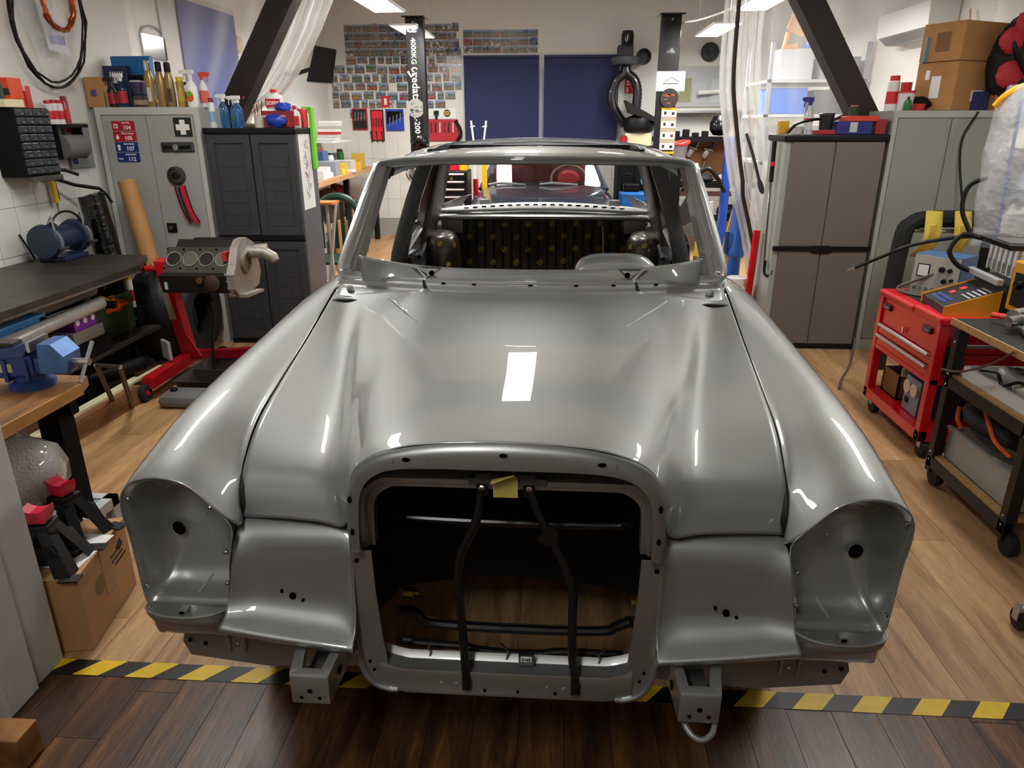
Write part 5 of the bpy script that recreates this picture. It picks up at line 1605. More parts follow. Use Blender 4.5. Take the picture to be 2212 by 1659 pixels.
# ---- front bench with the vise
M_bw = pbr('bench_wood', rgb('a5713c'), .5, var=.55, vscale=4, stretch=(10, 1, 10), col2=rgb('5c3b1e'))
fb = thing('vise_bench', 'narrow oiled wooden bench carrying the blue vise', 'workbench', (-1.9, 2.05, 0))
MB().prism([(-2.9, 1.77), (-1.586, 1.77), (-1.583, 2.27), (-1.62, 2.36), (-2.9, 2.40)], .715, .75, 'z').build('bench_top', M_bw, fb)
MB().box(-1.588, -1.580, 1.77, 2.27, .712, .752).build('edge_board', pbr('fresh_wood_edge', rgb('c98f4e'), .5, var=.3, vscale=6, stretch=(1, 1, 6)), fb)
MB().box(-1.74, -1.66, 2.22, 2.30, 0, .715).build('leg', M_blackmatte, fb)
MB().box(-2.8, -2.72, 2.22, 2.30, 0, .715).build('leg', M_blackmatte, fb)
MB().box(-2.8, -1.62, 2.24, 2.28, .64, .715).build('rail', M_blackmatte, fb)
vs = thing('bench_vise', 'blue cast iron bench vise with scuffed jaws', 'vise', (-1.745, 2.25, .75), .12)
M_vb = pbr('vise_blue', rgb('1b4a96'), .4, coat=.2, var=.25, vscale=12, col2=rgb('15305c'))
MB().lathe([(.075, 0), (.075, .018), (.05, .03), (.05, .045)], 20).build('swivel_base', M_vb, vs, True, local=True)
MB().box(-.15, .04, -.045, .045, .04, .125, bev=.012).build('vise_body', M_vb, vs, local=True)
MB().box(.03, .155, -.035, .035, .05, .11, bev=.012).build('slide', M_vb, vs, local=True)
MB().prism([(.065, .06), (.15, .06), (.155, .12), (.12, .165), (.075, .165)], -.055, .055, 'y').build('moving_jaw', pbr('vise_worn', rgb('4a7ab4'), .35, metal=.4, var=.4, vscale=14), vs, local=True)
MB().prism([(-.13, .12), (.02, .12), (.045, .16), (.04, .172), (-.02, .15), (-.12, .145)], -.055, .055, 'y').build('fixed_jaw', M_vb, vs, local=True)
MB().box(-.16, -.02, -.03, .03, .145, .165, bev=.004).build('anvil', plain('3a3634', .45, metal=.6), vs, local=True)
MB().box(.042, .054, -.06, .06, .14, .175).build('jaw_plate', M_steel, vs, local=True)
MB().cyl((.15, 0, .085), (.21, 0, .085), .014, 12).build('lead_screw', M_steel, vs, True, local=True)
MB().cyl((.20, -.07, .03), (.20, .06, .14), .007, 8).build('handle_bar', M_steel, vs, True, local=True)
MB().box(-.09, -.03, -.0475, -.045, .065, .095).build('maker_plate', plain('c8c0a4', .5), vs, local=True)
for s_ in (-.06, .01):
    MB().box(s_, s_ + .015, -.055, .055, .03, .11, bev=.004).build('web', M_vb, vs, local=True)
# bubble wrap and white rack below the bench
M_bub = pbr('bubble_wrap', rgb('dedad4'), .12, trans=.25, coat=1.0, bump=1.0, bscale=90)
crumple('big crumpled bundle of bubble wrap under the vise bench', (-1.83, 2.06, .46), .24, M_bub, 'bubble_wrap', 'bubble wrap', (1, .8, .75), 51, .12, 18)
rk = thing('white_rack', 'pale metal rack frame under the vise bench', 'rack', (-1.9, 2.0, 0))
for y in (1.82, 2.34):
    MB().box(-2.6, -1.60, y - .02, y + .02, .22, .26).build('rail', plain('b4b8ba', .4), rk)
MB().box(-1.64, -1.60, 1.80, 2.36, .22, .26).build('rail', plain('b4b8ba', .4), rk)
for (x, y) in ((-1.62, 1.82), (-1.62, 2.34), (-2.58, 2.34)):
    MB().box(x - .02, x + .02, y - .02, y + .02, 0, .22).build('leg', plain('b4b8ba', .4), rk)
MB().box(-2.6, -1.62, 1.82, 2.34, .245, .255).build('glass_shelf', plain('8f9a9c', .1), rk)
# cardboard box and jack stands
cbx = thing('cardboard_box', 'large brown cardboard box on the floor under the jack stands', 'box', (-1.63, 1.934, 0), .18)
M_c2 = pbr('big_carton', rgb('ba8f60'), .8, var=.2, vscale=4, bump=.12, bscale=100)
MB().box(-.215, .215, -.185, .185, 0, .275, bev=.005).build('carton_body', M_c2, cbx, local=True)
MB().box(-.215, .216, -.03, .035, .276, .2775).box(.2152, .2165, -.03, .035, .10, .275).build('tape_strip', plain('8f6a3c', .35), cbx, local=True)
MB().box(-.215, .215, -.187, -.002, .2755, .2785).build('flap', M_c2, cbx, local=True)
MB().box(-.215, .215, .002, .187, .2755, .2785).build('flap', M_c2, cbx, local=True)
M_ink = plain('2a2018', .8)
for k in range(2):
    x = .02 + k * .035
    MB().prism([(x - .004, .03), (x + .004, .03), (x + .004, .065), (x + .010, .065), (x, .085), (x - .010, .065), (x - .004, .065)], -.1865, -.1855).build('up_arrow', M_ink, cbx, local=True)
MB().box(-.0, .07, -.1865, -.1855, .020, .023).build('print_line', M_ink, cbx, local=True)
MB().prism([(-.02, .12), (.03, .12), (.028, .155), (.018, .13), (.008, .155), (-.002, .13), (-.012, .155)], -.1865, -.1855).build('tulip_mark', M_ink, cbx, local=True)
MB().prism([(.085, .215), (.125, .235), (.14, .205), (.11, .195)], .2155, .2165, 'x').build('diamond_mark', M_ink, cbx, local=True)
for k, (y0, y1, zz) in enumerate(((-.02, .07, .205), (-.02, .07, .185), (0, .09, .165))):
    MB().box(.2155, .2165, y0 + .06, y1 + .06, zz - .004, zz + .003).build('print_line', M_ink, cbx, local=True)
MB().lathe([(.035, .2155), (.034, .2165)], 20, (0, -.06, .17), 'x').build('round_print', plain('7d6a48', .8), cbx, local=True)
pp2 = tag(MB().box(-1.54, -1.415, 1.84, 2.04, .2795, .2805).build('paper_sheet', M_white), 'white printed sheet lying on the cardboard box under a jack stand', 'paper')


def jack_stand(label, p, rz, h):
    t = thing('jack_stand', label, 'jack stand', p, rz, group='black jack stands')
    M_js = plain('101011', .45)
    top = .14
    for sx in (-1, 1):
        for sy in (-1, 1):
            lg_ = MB()
            a = [Vector((sx * .035, sy * .035, top)), Vector((sx * .0, sy * .035, top)), Vector((sx * .035, sy * .0, top))]
            b = [Vector((sx * .10, sy * .085, 0)), Vector((sx * .05, sy * .085, 0)), Vector((sx * .10, sy * .035, 0))]
            lg_.add([a[0], a[1], b[1], b[0], a[2], b[2]], [(0, 1, 2, 3), (0, 3, 5, 4)])
            o = solid(lg_.build('leg', M_js, t, local=True), .003, 0)
            MB().box(sx * .10 - .03, sx * .10 + .03, sy * .09 - .02, sy * .09 + .02, 0, .005).build('foot_plate', M_js, o, local=True)
    for sy in (-1, 1):
        MB().prism([(-.085, .035), (.085, .035), (.05, .10), (-.05, .10)], sy * .058 - .002, sy * .066 + .002, 'y').build('brace', M_js, t, local=True)
    MB().box(-.036, .036, -.036, .036, .115, .16, bev=.003).build('collar', M_js, t, local=True)
    MB().box(-.022, .022, -.020, .020, .13, h - .02).build('ratchet_post', M_js, t, local=True)
    MB().prism([(-.038, h + .022), (-.026, h + .013), (-.012, h + .008), (.012, h + .008), (.026, h + .013), (.038, h + .022), (.037, h - .0), (.026, h - .03), (-.026, h - .03), (-.037, h)], -.024, .024, 'y').build('saddle', plain('d2143c', .4, coat=.3), t, local=True)
    MB().tube([(.03, -.03, .14), (.05, -.04, .14), (.07, -.04, .147)], .006, 8).build('lock_pin', plain('2a2a2c', .3, metal=.6), t, True, local=True)
    MB().tube([(-.03, 0, .145), (-.075, 0, .13), (-.10, .0, .10)], [.016, .015, .012], 8).build('lever', M_js, t, True, local=True)
    return t


jack_stand('black jack stand with red saddle, front one on the cardboard box', (-1.515, 1.86, .2785), .15, .195)
jack_stand('black jack stand with red saddle, rear one on the cardboard box', (-1.56, 2.035, .2785), -.25, .195)
# wood block at the doorway
wk = thing('wood_block', 'oily square timber block on the floor by the white door lining', 'wood block', (-1.45, 1.372, 0), .0)
MB().box(-.25, .165, -.04, .04, 0, .102, bev=.004).build('block_body', pbr('oily_block', rgb('b47a3c'), .6, var=.6, vscale=7, col2=rgb('4f3016')), wk, local=True)
# ================================================================== RIGHT SIDE
def W(px, py, **k):
    return at(px, py, **k)


# ---- brown plastic cabinet
M_taupe = pbr('taupe_plastic', rgb('6f6660'), .55, bump=.1, bscale=150)
M_palegrey = plain('a2a59c', .5)
bc = thing('plastic_cabinet', 'taupe plastic cabinet with black trim and four smooth doors', 'cabinet', (2.02, 5.55, 0))
MB().box(1.672, 2.352, 5.35, 5.74, .03, 1.50, bev=.006).build('cabinet_body', M_palegrey, bc)
MB().box(1.655, 2.37, 5.325, 5.75, 1.50, 1.545, bev=.01).build('cabinet_top', M_black, bc)
MB().box(1.70, 2.355, 5.33, 5.74, 0, .035, bev=.006).build('plinth', M_black, bc)
for (x0, x1) in ((1.715, 2.010), (2.016, 2.345)):
    for (z0, z1) in ((.04, .745), (.775, 1.497)):
        MB().box(x0, x1, 5.332, 5.352, z0, z1, bev=.006).build('door', M_taupe, bc)
MB().prism([(1.67, .745), (1.93, .745), (1.96, .728), (2.07, .728), (2.10, .745), (2.36, .745), (2.36, .775), (2.09, .775), (2.06, .783), (1.97, .783), (1.94, .775), (1.67, .775)], 5.32, 5.35).build('middle_rail', M_black, bc)
mp_ = thing('mop_handle', 'telescopic metal pole with black and red grip beside the taupe cabinet', 'pole', (1.6, 5.45, .6))
MB().tube([(1.645, 5.42, .62), (1.632, 5.45, 1.25)], .011, 8).build('pole', M_chrome, mp_, True)
MB().tube([(1.632, 5.45, 1.22), (1.628, 5.46, 1.50)], .016, 8).build('grip', M_black, mp_, True)
MB().tube([(1.6315, 5.453, 1.33), (1.631, 5.455, 1.36)], .0175, 8).build('red_ring', M_red, mp_, True)
MB().tube(catmull([(1.646, 5.40, .66), (1.644, 5.39, .58), (1.66, 5.37, .55), (1.685, 5.36, .56), (1.69, 5.36, .60)], 4), .011, 8).build('hook', M_black, mp_, True)
# ---- grey steel cabinet on the right
M_g2 = pbr('grey_green_enamel', rgb('8f9189'), .4, var=.06, vscale=3)
gs = thing('steel_cabinet', 'wide grey steel cabinet carrying two stacked cardboard boxes', 'cabinet', (2.8, 5.55, 0))
MB().box(2.372, 3.22, 5.352, 5.78, 0, 1.70, bev=.005).build('cabinet_body', M_g2, gs)
MB().box(2.372, 2.402, 5.335, 5.354, 0, 1.70).box(3.19, 3.22, 5.335, 5.354, 0, 1.70).box(2.402, 3.19, 5.335, 5.354, 1.655, 1.70).box(2.402, 3.19, 5.335, 5.354, 0, .08).build('door_frame', plain('a3a59d', .4), gs)
for (x0, x1) in ((2.407, 2.757), (2.763, 3.185)):
    MB().box(x0, x1, 5.338, 5.354, .085, 1.65, bev=.003).build('door', M_g2, gs)
# boxes and small things on the two cabinets
def two_tone(label, c, d, rz):
    t = carton(label, c, d, M_card, rz)
    return t


t = two_tone('lower cardboard box with white stickers on the grey steel cabinet', (2.84, 5.57, 1.701), (.40, .30, .31), .5)
MB().box(-.02, .10, -.1515, -.15, .06, .13).build('sticker', M_white, t, local=True)
MB().box(.02, .06, -.153, -.151, .09, .115).build('sticker_print', plain('33302c', .6), t, local=True)
MB().box(-.2015, -.20, -.04, .03, .08, .22).build('white_label', M_white, t, local=True)
MB().box(-.2015, -.20, .05, .08, .20, .26).build('white_label', M_white, t, local=True)
t = two_tone('upper cardboard box of the stack on the grey steel cabinet', (2.85, 5.57, 2.013), (.44, .30, .24), .5)
MB().box(-.2215, -.22, -.06, .04, .06, .18).build('print_mark', plain('7a5530', .8), t, local=True)
tag(MB().tube([(2.63, 5.57, 2.013), (2.63, 5.57, 2.17)], [.035, .035], 14).build('blue_grey_cap', plain('5f6e74', .6)), 'round blue grey cushion squeezed beside the upper cardboard box', 'cushion')['category']
bpk = thing('backpack', 'red and black backpack lying on the cabinet beside the cardboard boxes', 'backpack', (3.02, 5.20, 1.70))
MB().blob((3.14, 5.40, 2.0), .21, 26, (.85, .7, 1.35), .07, 3).build('bag_body', plain('101011', .8), bpk, True)
for (dx, dz, r, s) in ((-.10, .12, .075, 5), (-.02, .22, .08, 6), (-.07, -.08, .08, 7), (.05, -.05, .07, 8)):
    MB().blob((3.10 + dx, 5.27, 2.0 + dz), r, 22, (1, .35, 1), .1, s).build('red_panel', plain('a8182a', .6), bpk, True)
MB().tube(catmull([(2.97, 5.28, 2.18), (3.03, 5.24, 2.05), (3.12, 5.25, 1.92)], 4), .016, 6).build('strap', M_black, bpk, True)
carton('dark blue box standing under the backpack on the grey cabinet', (3.02, 5.52, 1.701), (.22, .2, .12), M_navy, name='blue_box')
carton('orange brown carton at the cabinet edge beside the clear bag', (3.10, 5.40, 1.701), (.16, .1, .13), plain('a86a2c', .6), name='brown_carton')
tub('white tub with red lid and red label on the grey steel cabinet', (2.50, 5.50, 1.701), .055, .13, 'd8d2cc', 'c02028')
can('tall red and white can behind the white tub', (2.43, 5.56, 1.701), .04, .23, 'e0dcd6', 'c41c26', 'c8202a', name='tall_can')
can('small red can on top of the white tub', (2.49, 5.50, 1.832), .035, .06, 'b81a24', None, None, name='small_tin', neck=False)
jug('small green bottle in front of the white tub', (2.475, 5.40, 1.701), .024, .09, '1f6a2e', '1c3a22')
can('squat red cup with pale rim on the grey steel cabinet', (2.56, 5.42, 1.701), .04, .05, 'b81e28', None, None, name='red_cup', neck=False)
crumple('black respirator mask lying on the grey steel cabinet', (2.60, 5.50, 1.745), .07, M_blackmatte, 'respirator', 'mask', (1.1, .8, .65), 61, .22)
TZ = 1.546
spray_bottle('clear spray bottle with dark blue trigger and red striped label', (1.835, 5.44, TZ), .245, 'dfe3e8', '1d2a78', 'd8d8d6', .032, clear=True, stripe='c02830')
tub('black paint jar with white label on a red tin, taupe cabinet', (1.96, 5.44, TZ + .03), .05, .11, '141416', '2a2a2c')
tub('wide white tub at the left end of the taupe cabinet', (1.765, 5.46, TZ), .045, .055, 'c9c7c2', 'd6d4d0')
carton('flat red tin under the black paint jar', (1.96, 5.44, TZ), (.14, .12, .03), plain('a81e26', .5), name='red_tin')
t = carton('dark blue tool case with a white paper label', (2.13, 5.44, TZ), (.24, .15, .085), plain('1c2470', .5), name='blue_case', cat='case')
MB().box(-.03, .02, -.0765, -.075, .015, .08).build('sticker', M_lgrey, t, local=True)
carton('red orange flat case lying on the dark blue case', (2.18, 5.44, TZ + .086), (.22, .15, .035), plain('d03a24', .5), name='red_case', cat='case')
carton('dark red box squeezed in the corner by the grey steel cabinet', (2.31, 5.44, TZ), (.07, .15, .10), plain('8a1a20', .5), name='red_box')
can('pink capped jar on the red case', (2.16, 5.50, TZ + .122), .03, .07, '2a4a30', 'c85a5e', None, name='jar', neck=False)
tag(MB().tube(catmull([(1.70, 5.42, TZ + .01), (1.75, 5.40, TZ + .07), (1.88, 5.42, TZ + .10), (2.0, 5.48, TZ + .09), (2.1, 5.5, TZ + .13)], 5), .010, 6).build('black_hose', M_black), 'black hose looping over the jars on the taupe cabinet', 'hose')
carton('yellow clamp block at the left edge of the taupe cabinet', (1.70, 5.55, TZ), (.07, .06, .09), plain('c99a18', .5), name='yellow_block')
# ---- red tool cart
cart = thing('tool_cart', 'red steel tool cart with two drawers and open lower bay on castors', 'tool cart', (2.17, 3.76, 0))
M_rc = pbr('cart_red', rgb('d2081a'), .32, coat=.5, coat_r=.1)
X0, X1, Y0, Y1 = 1.95, 2.40, 3.43, 4.12
b = MB()
for (xa, ya) in ((X0, Y0), (X0, Y1 - .045), (X1 - .045, Y0), (X1 - .045, Y1 - .045)):
    b.box(xa, xa + .045, ya, ya + .045, .09, .70)
    MB().box(xa, xa + .045, ya, ya + .045, .09, .70, bev=.004).build('corner_post', M_rc, cart)
MB().box(X0, X1, Y0, Y1, .09, .15, bev=.004).build('bottom_tray', M_rc, cart)
MB().box(X0 + .012, X1, Y0 + .045, Y1 - .045, .55, .70).build('top_bay', M_rc, cart)
for (za, zb) in ((.49, .545), (.425, .482)):
    d = MB().box(X0 + .004, X1 - .02, Y0 + .047, Y1 - .047, za, zb, bev=.003).build('drawer', M_rc, cart)
    MB().tube([(X0 - .004, Y0 + .055, zb - .006), (X0 - .004, Y1 - .055, zb - .006)], .010, 8).build('drawer_handle', plain('c9c5c0', .3, metal=.6), d, True)
MB().box(X0 + .002, X1, Y0, Y1, .40, .425).build('bay_edge', M_rc, cart)
MB().box(X1 - .01, X1, Y0 + .03, Y1 - .03, .15, .42).build('back_panel', plain('5c0d12', .6), cart)
MB().box(X0 - .008, X1 + .008, Y0 - .01, 3.70, .70, .745, bev=.012).build('lid_half', M_rc, cart)
MB().box(X0 - .008, X1 + .008, 3.715, Y1 + .008, .70, .735, bev=.012).build('lid_half', M_rc, cart)
MB().box(X0 + .06, X1 - .03, 3.73, Y1 - .05, .733, .738).build('rubber_mat', M_rubber, cart)
for y in (3.56, 4.02):
    bd = MB().box(X0 - .001, X0 + .012, y - .045, y + .04, .635, .668, bev=.003).build('badge', plain('2a2220', .4), cart)
    lettering('Clarke', .024, (X0 - .002, y, .651), bd, plain('c8b8a0', .5), face='left')
MB().box(X0 - .004, X0 + .004, 3.78, 3.795, .57, .60).build('lock', M_chrome, cart)
MB().box(X0 + .05, X0 + .12, Y0 - .006, Y0 + .002, .46, .60).build('side_latch', M_black, cart)
MB().tube([(X0 + .06, Y0 - .03, .61), (X0 + .34, Y0 - .03, .61)], .010, 8).build('push_handle', M_steel, cart, True)
for y in (Y0 + .02, Y1 - .02):
    for z in (.12, .20, .40, .52, .66):
        MB().lathe([(.006, X0), (.005, X0 - .004), (.001, X0 - .005)], 8, (0, y, z), 'x').build('rivet', M_steel, cart)
for (x, y) in ((X0 + .05, Y0 + .03), (X0 + .05, Y1 - .06), (X1 - .05, Y0 + .03), (X1 - .05, Y1 - .06)):
    wl = MB().lathe([(.015, -.016), (.042, -.018), (.045, 0), (.042, .018), (.015, .016)], 20, (x, y, .045), 'x').build('castor', M_rubber, cart, True)
    MB().box(x - .022, x + .022, y - .015, y + .02, .05, .092).build('castor_fork', M_steel, wl)
# in the bay of the cart
wbx = thing('wooden_box', 'small wooden crate of bottles in the bay of the red cart', 'crate', (2.16, 3.965, .151))
for (a0, a1, b0, b1) in ((-.14, .12, -.10, -.09), (-.14, .12, .09, .10), (-.14, -.13, -.10, .10), (.11, .12, -.10, .10)):
    MB().box(a0, a1, b0, b1, 0, .14).build('side', plain('7a4f2c', .7), wbx, local=True)
MB().box(-.14, .12, -.10, .10, 0, .008).build('bottom', plain('7a4f2c', .7), wbx, local=True)
can('cream spray can standing in the wooden crate', (2.08, 3.92, .16), .026, .19, 'b9a982', '8a7c5e', 'd8d0b8')
can('black oil can in the wooden crate', (2.10, 4.01, .16), .032, .15, '1c1a1a', '2a2828', '4a3a2a')
gt = thing('gauge_tester', 'grey and blue tester with two round dials in the bay of the red cart', 'tester', (2.11, 3.68, .151))
MB().box(-.10, .14, -.085, .085, 0, .20, bev=.005).build('case', plain('28356a', .5), gt, local=True)
MB().box(-.104, -.098, -.08, .08, .005, .195).build('front_plate', plain('7f8890', .4), gt, local=True)
for y in (-.038, .038):
    g_ = MB().lathe([(.033, -.105), (.036, -.118), (.030, -.118)], 22, (0, y, .14), 'x').build('dial_rim', M_chrome, gt, True, local=True)
    MB().lathe([(.031, -.112), (.001, -.1125)], 20, (0, y, .14), 'x').build('dial_face', plain('dcd6ba', .5), gt, local=True)
    MB().box(-.1145, -.1135, y - .001, y + .0012, .138, .162).build('dial_needle', M_black, gt, local=True)
MB().box(-.112, -.103, .02, .05, .05, .08).build('rocker_switch', M_black, gt, local=True)
# on the cart
sco = thing('oscilloscope', 'old grey oscilloscope with blue top on the far end of the red cart', 'oscilloscope', (2.20, 3.98, .738), .72)
MB().box(-.10, .10, -.12, .12, 0, .22, bev=.005).build('case', plain('3c5a80', .5), sco, local=True)
MB().box(-.106, -.098, -.115, .115, .006, .214).build('front_plate', plain('a9a79c', .45), sco, local=True)
MB().box(-.109, -.105, .03, .095, .10, .17, bev=.002).build('screen_frame', M_black, sco, local=True)
MB().box(-.110, -.108, .036, .089, .106, .164).build('screen', plain('d9dcd8', .3), sco, local=True)
for (y, z, r) in ((-.03, .15, .016), (-.07, .15, .012), (-.05, .09, .014), (-.085, .10, .01)):
    MB().lathe([(r, -.106), (r * .8, -.122), (.001, -.122)], 12, (0, y, z), 'x').build('knob', M_black, sco, True, local=True)
for k in range(6):
    MB().box(-.112, -.105, .085 - k * .03, .10 - k * .03, .03, .045).build('key', plain('6a6860', .5), sco, local=True)
tag(MB().tube(catmull([(2.12, 3.92, .86), (2.03, 3.98, .80), (1.99, 4.02, .755), (2.04, 3.90, .748), (2.12, 3.84, .75), (2.06, 3.80, .75)], 6), .008, 8).build('grey_cable', plain('5a5348', .6)), 'grey brown cable looped on the top of the red cart', 'cable')
inj = thing('injector_tester', 'black and yellow injector tester with sloped keypad and glass tubes', 'tester', (2.16, 3.60, .746), -.12)
MB().prism([(-.17, 0), (.06, 0), (.06, .12), (-.17, .035)], -.15, .15, 'y').build('console', plain('17181c', .5), inj, local=True)
sl = (.12 - .035) / .23
for y in (-.152, .150):
    MB().prism([(-.175, -.001), (.065, -.001), (.065, .128), (-.175, .042)], y, y + .006, 'y').build('yellow_side', plain('d8901c', .45), inj, local=True)
for (x, y, c, w_) in ((-.02, .07, 'd83a34', .028), (-.07, .06, 'd83a34', .026)):
    MB().add([(x - w_ / 2, y - .02, .099 + sl * (x - w_ / 2) + .0015), (x - w_ / 2, y + .02, .099 + sl * (x - w_ / 2) + .0015), (x + w_ / 2, y + .02, .099 + sl * (x + w_ / 2) + .0015), (x + w_ / 2, y - .02, .099 + sl * (x + w_ / 2) + .0015)], [(0, 1, 2, 3)]).build('red_display', plain(c, .4), inj, local=True)
kb = MB()
for r_ in range(2):
    for k in range(5):
        x, y = -.115 - r_ * .026, .09 - k * .035
        q = MB().add([(x - .008, y - .012, .099 + sl * (x - .008) + .002), (x - .008, y + .012, .099 + sl * (x - .008) + .002), (x + .008, y + .012, .099 + sl * (x + .008) + .002), (x + .008, y - .012, .099 + sl * (x + .008) + .002)], [(0, 1, 2, 3)])
        q.build('blue_key', plain('3c4aa8', .5), inj, local=True)
for k in range(5):
    x = .03 - k * .022
    MB().add([(x - .004, -.12, .099 + sl * (x - .004) + .002), (x - .004, -.02, .099 + sl * (x - .004) + .002), (x + .004, -.02, .099 + sl * (x + .004) + .002), (x + .004, -.12, .099 + sl * (x + .004) + .002)], [(0, 1, 2, 3)]).build('print_line', plain('a8a8a4', .6), inj, local=True)
MB().box(.07, .16, -.17, .17, 0, .16, bev=.004).build('tank', plain('1a1b1e', .5), inj, local=True)
MB().box(.02, .05, -.17, .17, .155, .185, bev=.004).build('rail', plain('c4c6c8', .35, metal=.6), inj, local=True)
M_glass = pbr('tube_glass', (.9, .93, .95), .05, trans=.9)
for k in range(6):
    y = -.13 + k * .052
    MB().lathe([(.014, .19), (.014, .32), (.012, .32)], 12, (.10, y, 0)).build('glass_tube', M_glass, inj, True, local=True)
    MB().lathe([(.006, .19), (.006, .24)], 8, (.10, y, 0)).build('injector', M_steel, inj, local=True)
MB().box(.04, .20, -.18, .18, .32, .345, bev=.004).build('top_plate', M_blackgloss, inj, local=True)
MB().box(.06, .18, -.12, .05, .346, .350).build('metal_lid', M_steel, inj, local=True)
MB().tube(catmull([(.05, .15, .33), (-.02, .20, .34), (-.07, .20, .26), (-.03, .17, .19), (.04, .15, .16)], 5), .012, 8).build('black_hose', M_black, inj, True, local=True)
wd = thing('yellow_charger', 'yellow and black steel charger unit behind the carburettor', 'charger', (2.36, 3.2, .80))
MB().box(2.20, 2.52, 3.06, 3.40, .801, 1.03, bev=.008).build('case', plain('c98a14', .45), wd)
MB().box(2.24, 2.48, 3.052, 3.061, .83, .97).box(2.192, 2.201, 3.12, 3.36, .83, .98).build('front_plate', M_black, wd)
for y in (3.18, 3.32):
    MB().lathe([(.022, 2.192), (.018, 2.175), (.001, 2.175)], 14, (0, y, .93), 'x').build('knob', M_blackgloss, wd, True)
MB().tube([(2.28, 3.12, 1.03), (2.28, 3.12, 1.07), (2.28, 3.34, 1.07), (2.28, 3.34, 1.03)], .011, 8).build('carry_handle', M_black, wd, True)
tag(MB().tube(catmull([(2.22, 3.05, .99), (2.27, 3.03, .93), (2.33, 3.03, .90), (2.30, 3.03, .97), (2.24, 3.03, .95), (2.28, 3.03, .85), (2.34, 3.0, .81)], 6), .010, 8).build('charger_cable', M_black), 'coiled black cable on the front of the yellow charger', 'cable')
# ---- work rack
rk = thing('work_rack', 'black steel rack on castors with wooden top and white parts shelves', 'rack', (2.3, 2.7, 0))
M_rk = plain('121110', .45)
RX, RY0, RY1, RX2 = 1.885, 2.56, 3.19, 3.05
for (x, y) in ((RX, RY1 - .04), (RX, RY0), (RX2, RY1 - .04), (RX2, RY0)):
    lg = MB().box(x, x + .045, y, y + .045, .06, .775, bev=.003).build('leg', M_rk, rk)
    for z in (.12, .16, .50, .55, .70):
        MB().lathe([(.006, x - .0005), (.004, x - .004)], 8, (0, y + .022, z), 'x').build('bolt', M_steel, lg)
    MB().lathe([(.012, -.018), (.045, -.018), (.048, 0), (.045, .018), (.012, .018)], 18, (x + .03, y - .01, .048), 'x').build('castor', M_rubber, rk, True)
for z in (.085, .49):
    MB().box(RX, RX + .03, RY0, RY1, z, z + .05).build('side_rail', M_rk, rk)
    MB().box(RX, RX2, RY1 - .03, RY1, z, z + .05).build('end_rail', M_rk, rk)
MB().box(RX - .01, 3.2, 1.98, RY1 + .02, .775, .80, bev=.002).build('top_board', pbr('black_board', rgb('1c1b1a'), .5, var=.3), rk)
MB().box(RX - .016, RX - .009, 1.98, RY1 + .02, .772, .802).build('wood_edge', M_pine, rk)
MB().box(RX + .01, RX2 + .03, RY0 + .01, RY1 - .01, .54, .552).build('shelf_board', M_pine, rk)
MB().box(RX + .01, RX2 + .03, RY0 + .01, RY1 - .01, .135, .147).build('shelf_board', M_pine, rk)
tr = thing('white_tray', 'long white tray of wrapped parts on the upper rack shelf', 'tray', (2.2, 2.86, .553))
MB().box(1.93, 2.75, 2.60, 3.12, .553, .562).box(1.92, 1.935, 2.60, 3.12, .553, .605).box(1.93, 2.75, 3.11, 3.125, .553, .605).box(1.93, 2.75, 2.595, 2.61, .553, .605).build('tray_body', M_white, tr)
for k, (x, y, r, c, l) in enumerate(((2.05, 2.98, .07, 'd8d4c8', 'crumpled white packing paper at the far end of the white tray'), (2.02, 2.80, .075, 'cfc9ba', 'bag of pale parts in the middle of the white tray'), (2.10, 2.68, .06, '8f8a80', 'grey wrapped bundle at the near end of the white tray'))):
    crumple(l, (x, y, .60), r, pbr('wrap_%d' % k, rgb(c), .35, trans=.2, bump=.6, bscale=40), 'wrapped_bundle', 'bundle', (.8, 1.2, .6), 70 + k, .25)
tag(MB().tube(catmull([(1.95, 3.05, .61), (1.96, 2.95, .63), (1.95, 2.88, .60), (1.97, 2.80, .64), (1.99, 2.70, .61)], 5), .007, 6).build('black_tube', M_black), 'thin black tube curling over the white tray', 'tube')
ct = thing('clear_bin', 'clear plastic bin with a folded orange striped bag above it on the low rack shelf', 'bin', (2.1, 2.86, .148))
M_bin = pbr('bin_plastic', rgb('b9bcb8'), .2, trans=.5)
for (a, b2, c, d) in ((1.93, 1.938, 2.62, 3.14), (2.40, 2.408, 2.62, 3.14), (1.938, 2.40, 2.62, 2.628), (1.938, 2.40, 3.132, 3.14)):
    MB().box(a, b2, c, d, .148, .30, bev=.002).build('wall', M_bin, ct)
MB().box(1.93, 2.408, 2.62, 3.14, .148, .154).build('bottom', M_bin, ct)
MB().box(1.922, 1.94, 2.61, 3.15, .295, .305).build('rim', M_bin, ct)
for k, (y, l) in enumerate(((2.98, 'white paper manual leaning in the clear bin'), (2.78, 'second white paper manual, nearest the castor, in the clear bin'))):
    o = carton(l, (2.05, y, .156), (.16, .12, .02), M_white, .3, 'paper_manual', cat='manual', tilt=(0, -.25))
bag = thing('tool_bag', 'black fabric bag with orange piping lying on the clear bin', 'bag', (2.1, 2.95, .31))
MB().blob((2.10, 2.98, .375), .17, 18, (.95, 1.6, .42), .10, 81).build('bag_body', pbr('black_fabric', rgb('17181b'), .8, bump=.4, bscale=18), bag, True)
for P in ([(1.95, 3.14, .40), (1.93, 3.10, .36), (1.945, 3.08, .32)], [(1.98, 3.0, .44), (1.95, 2.9, .41), (1.94, 2.82, .37), (1.96, 2.74, .34)], [(2.05, 3.12, .44), (2.08, 3.05, .455), (2.1, 2.98, .455)]):
    MB().tube(catmull(P, 5), .009, 6, flat=.6).build('orange_piping', plain('ea6414', .6), bag, True)
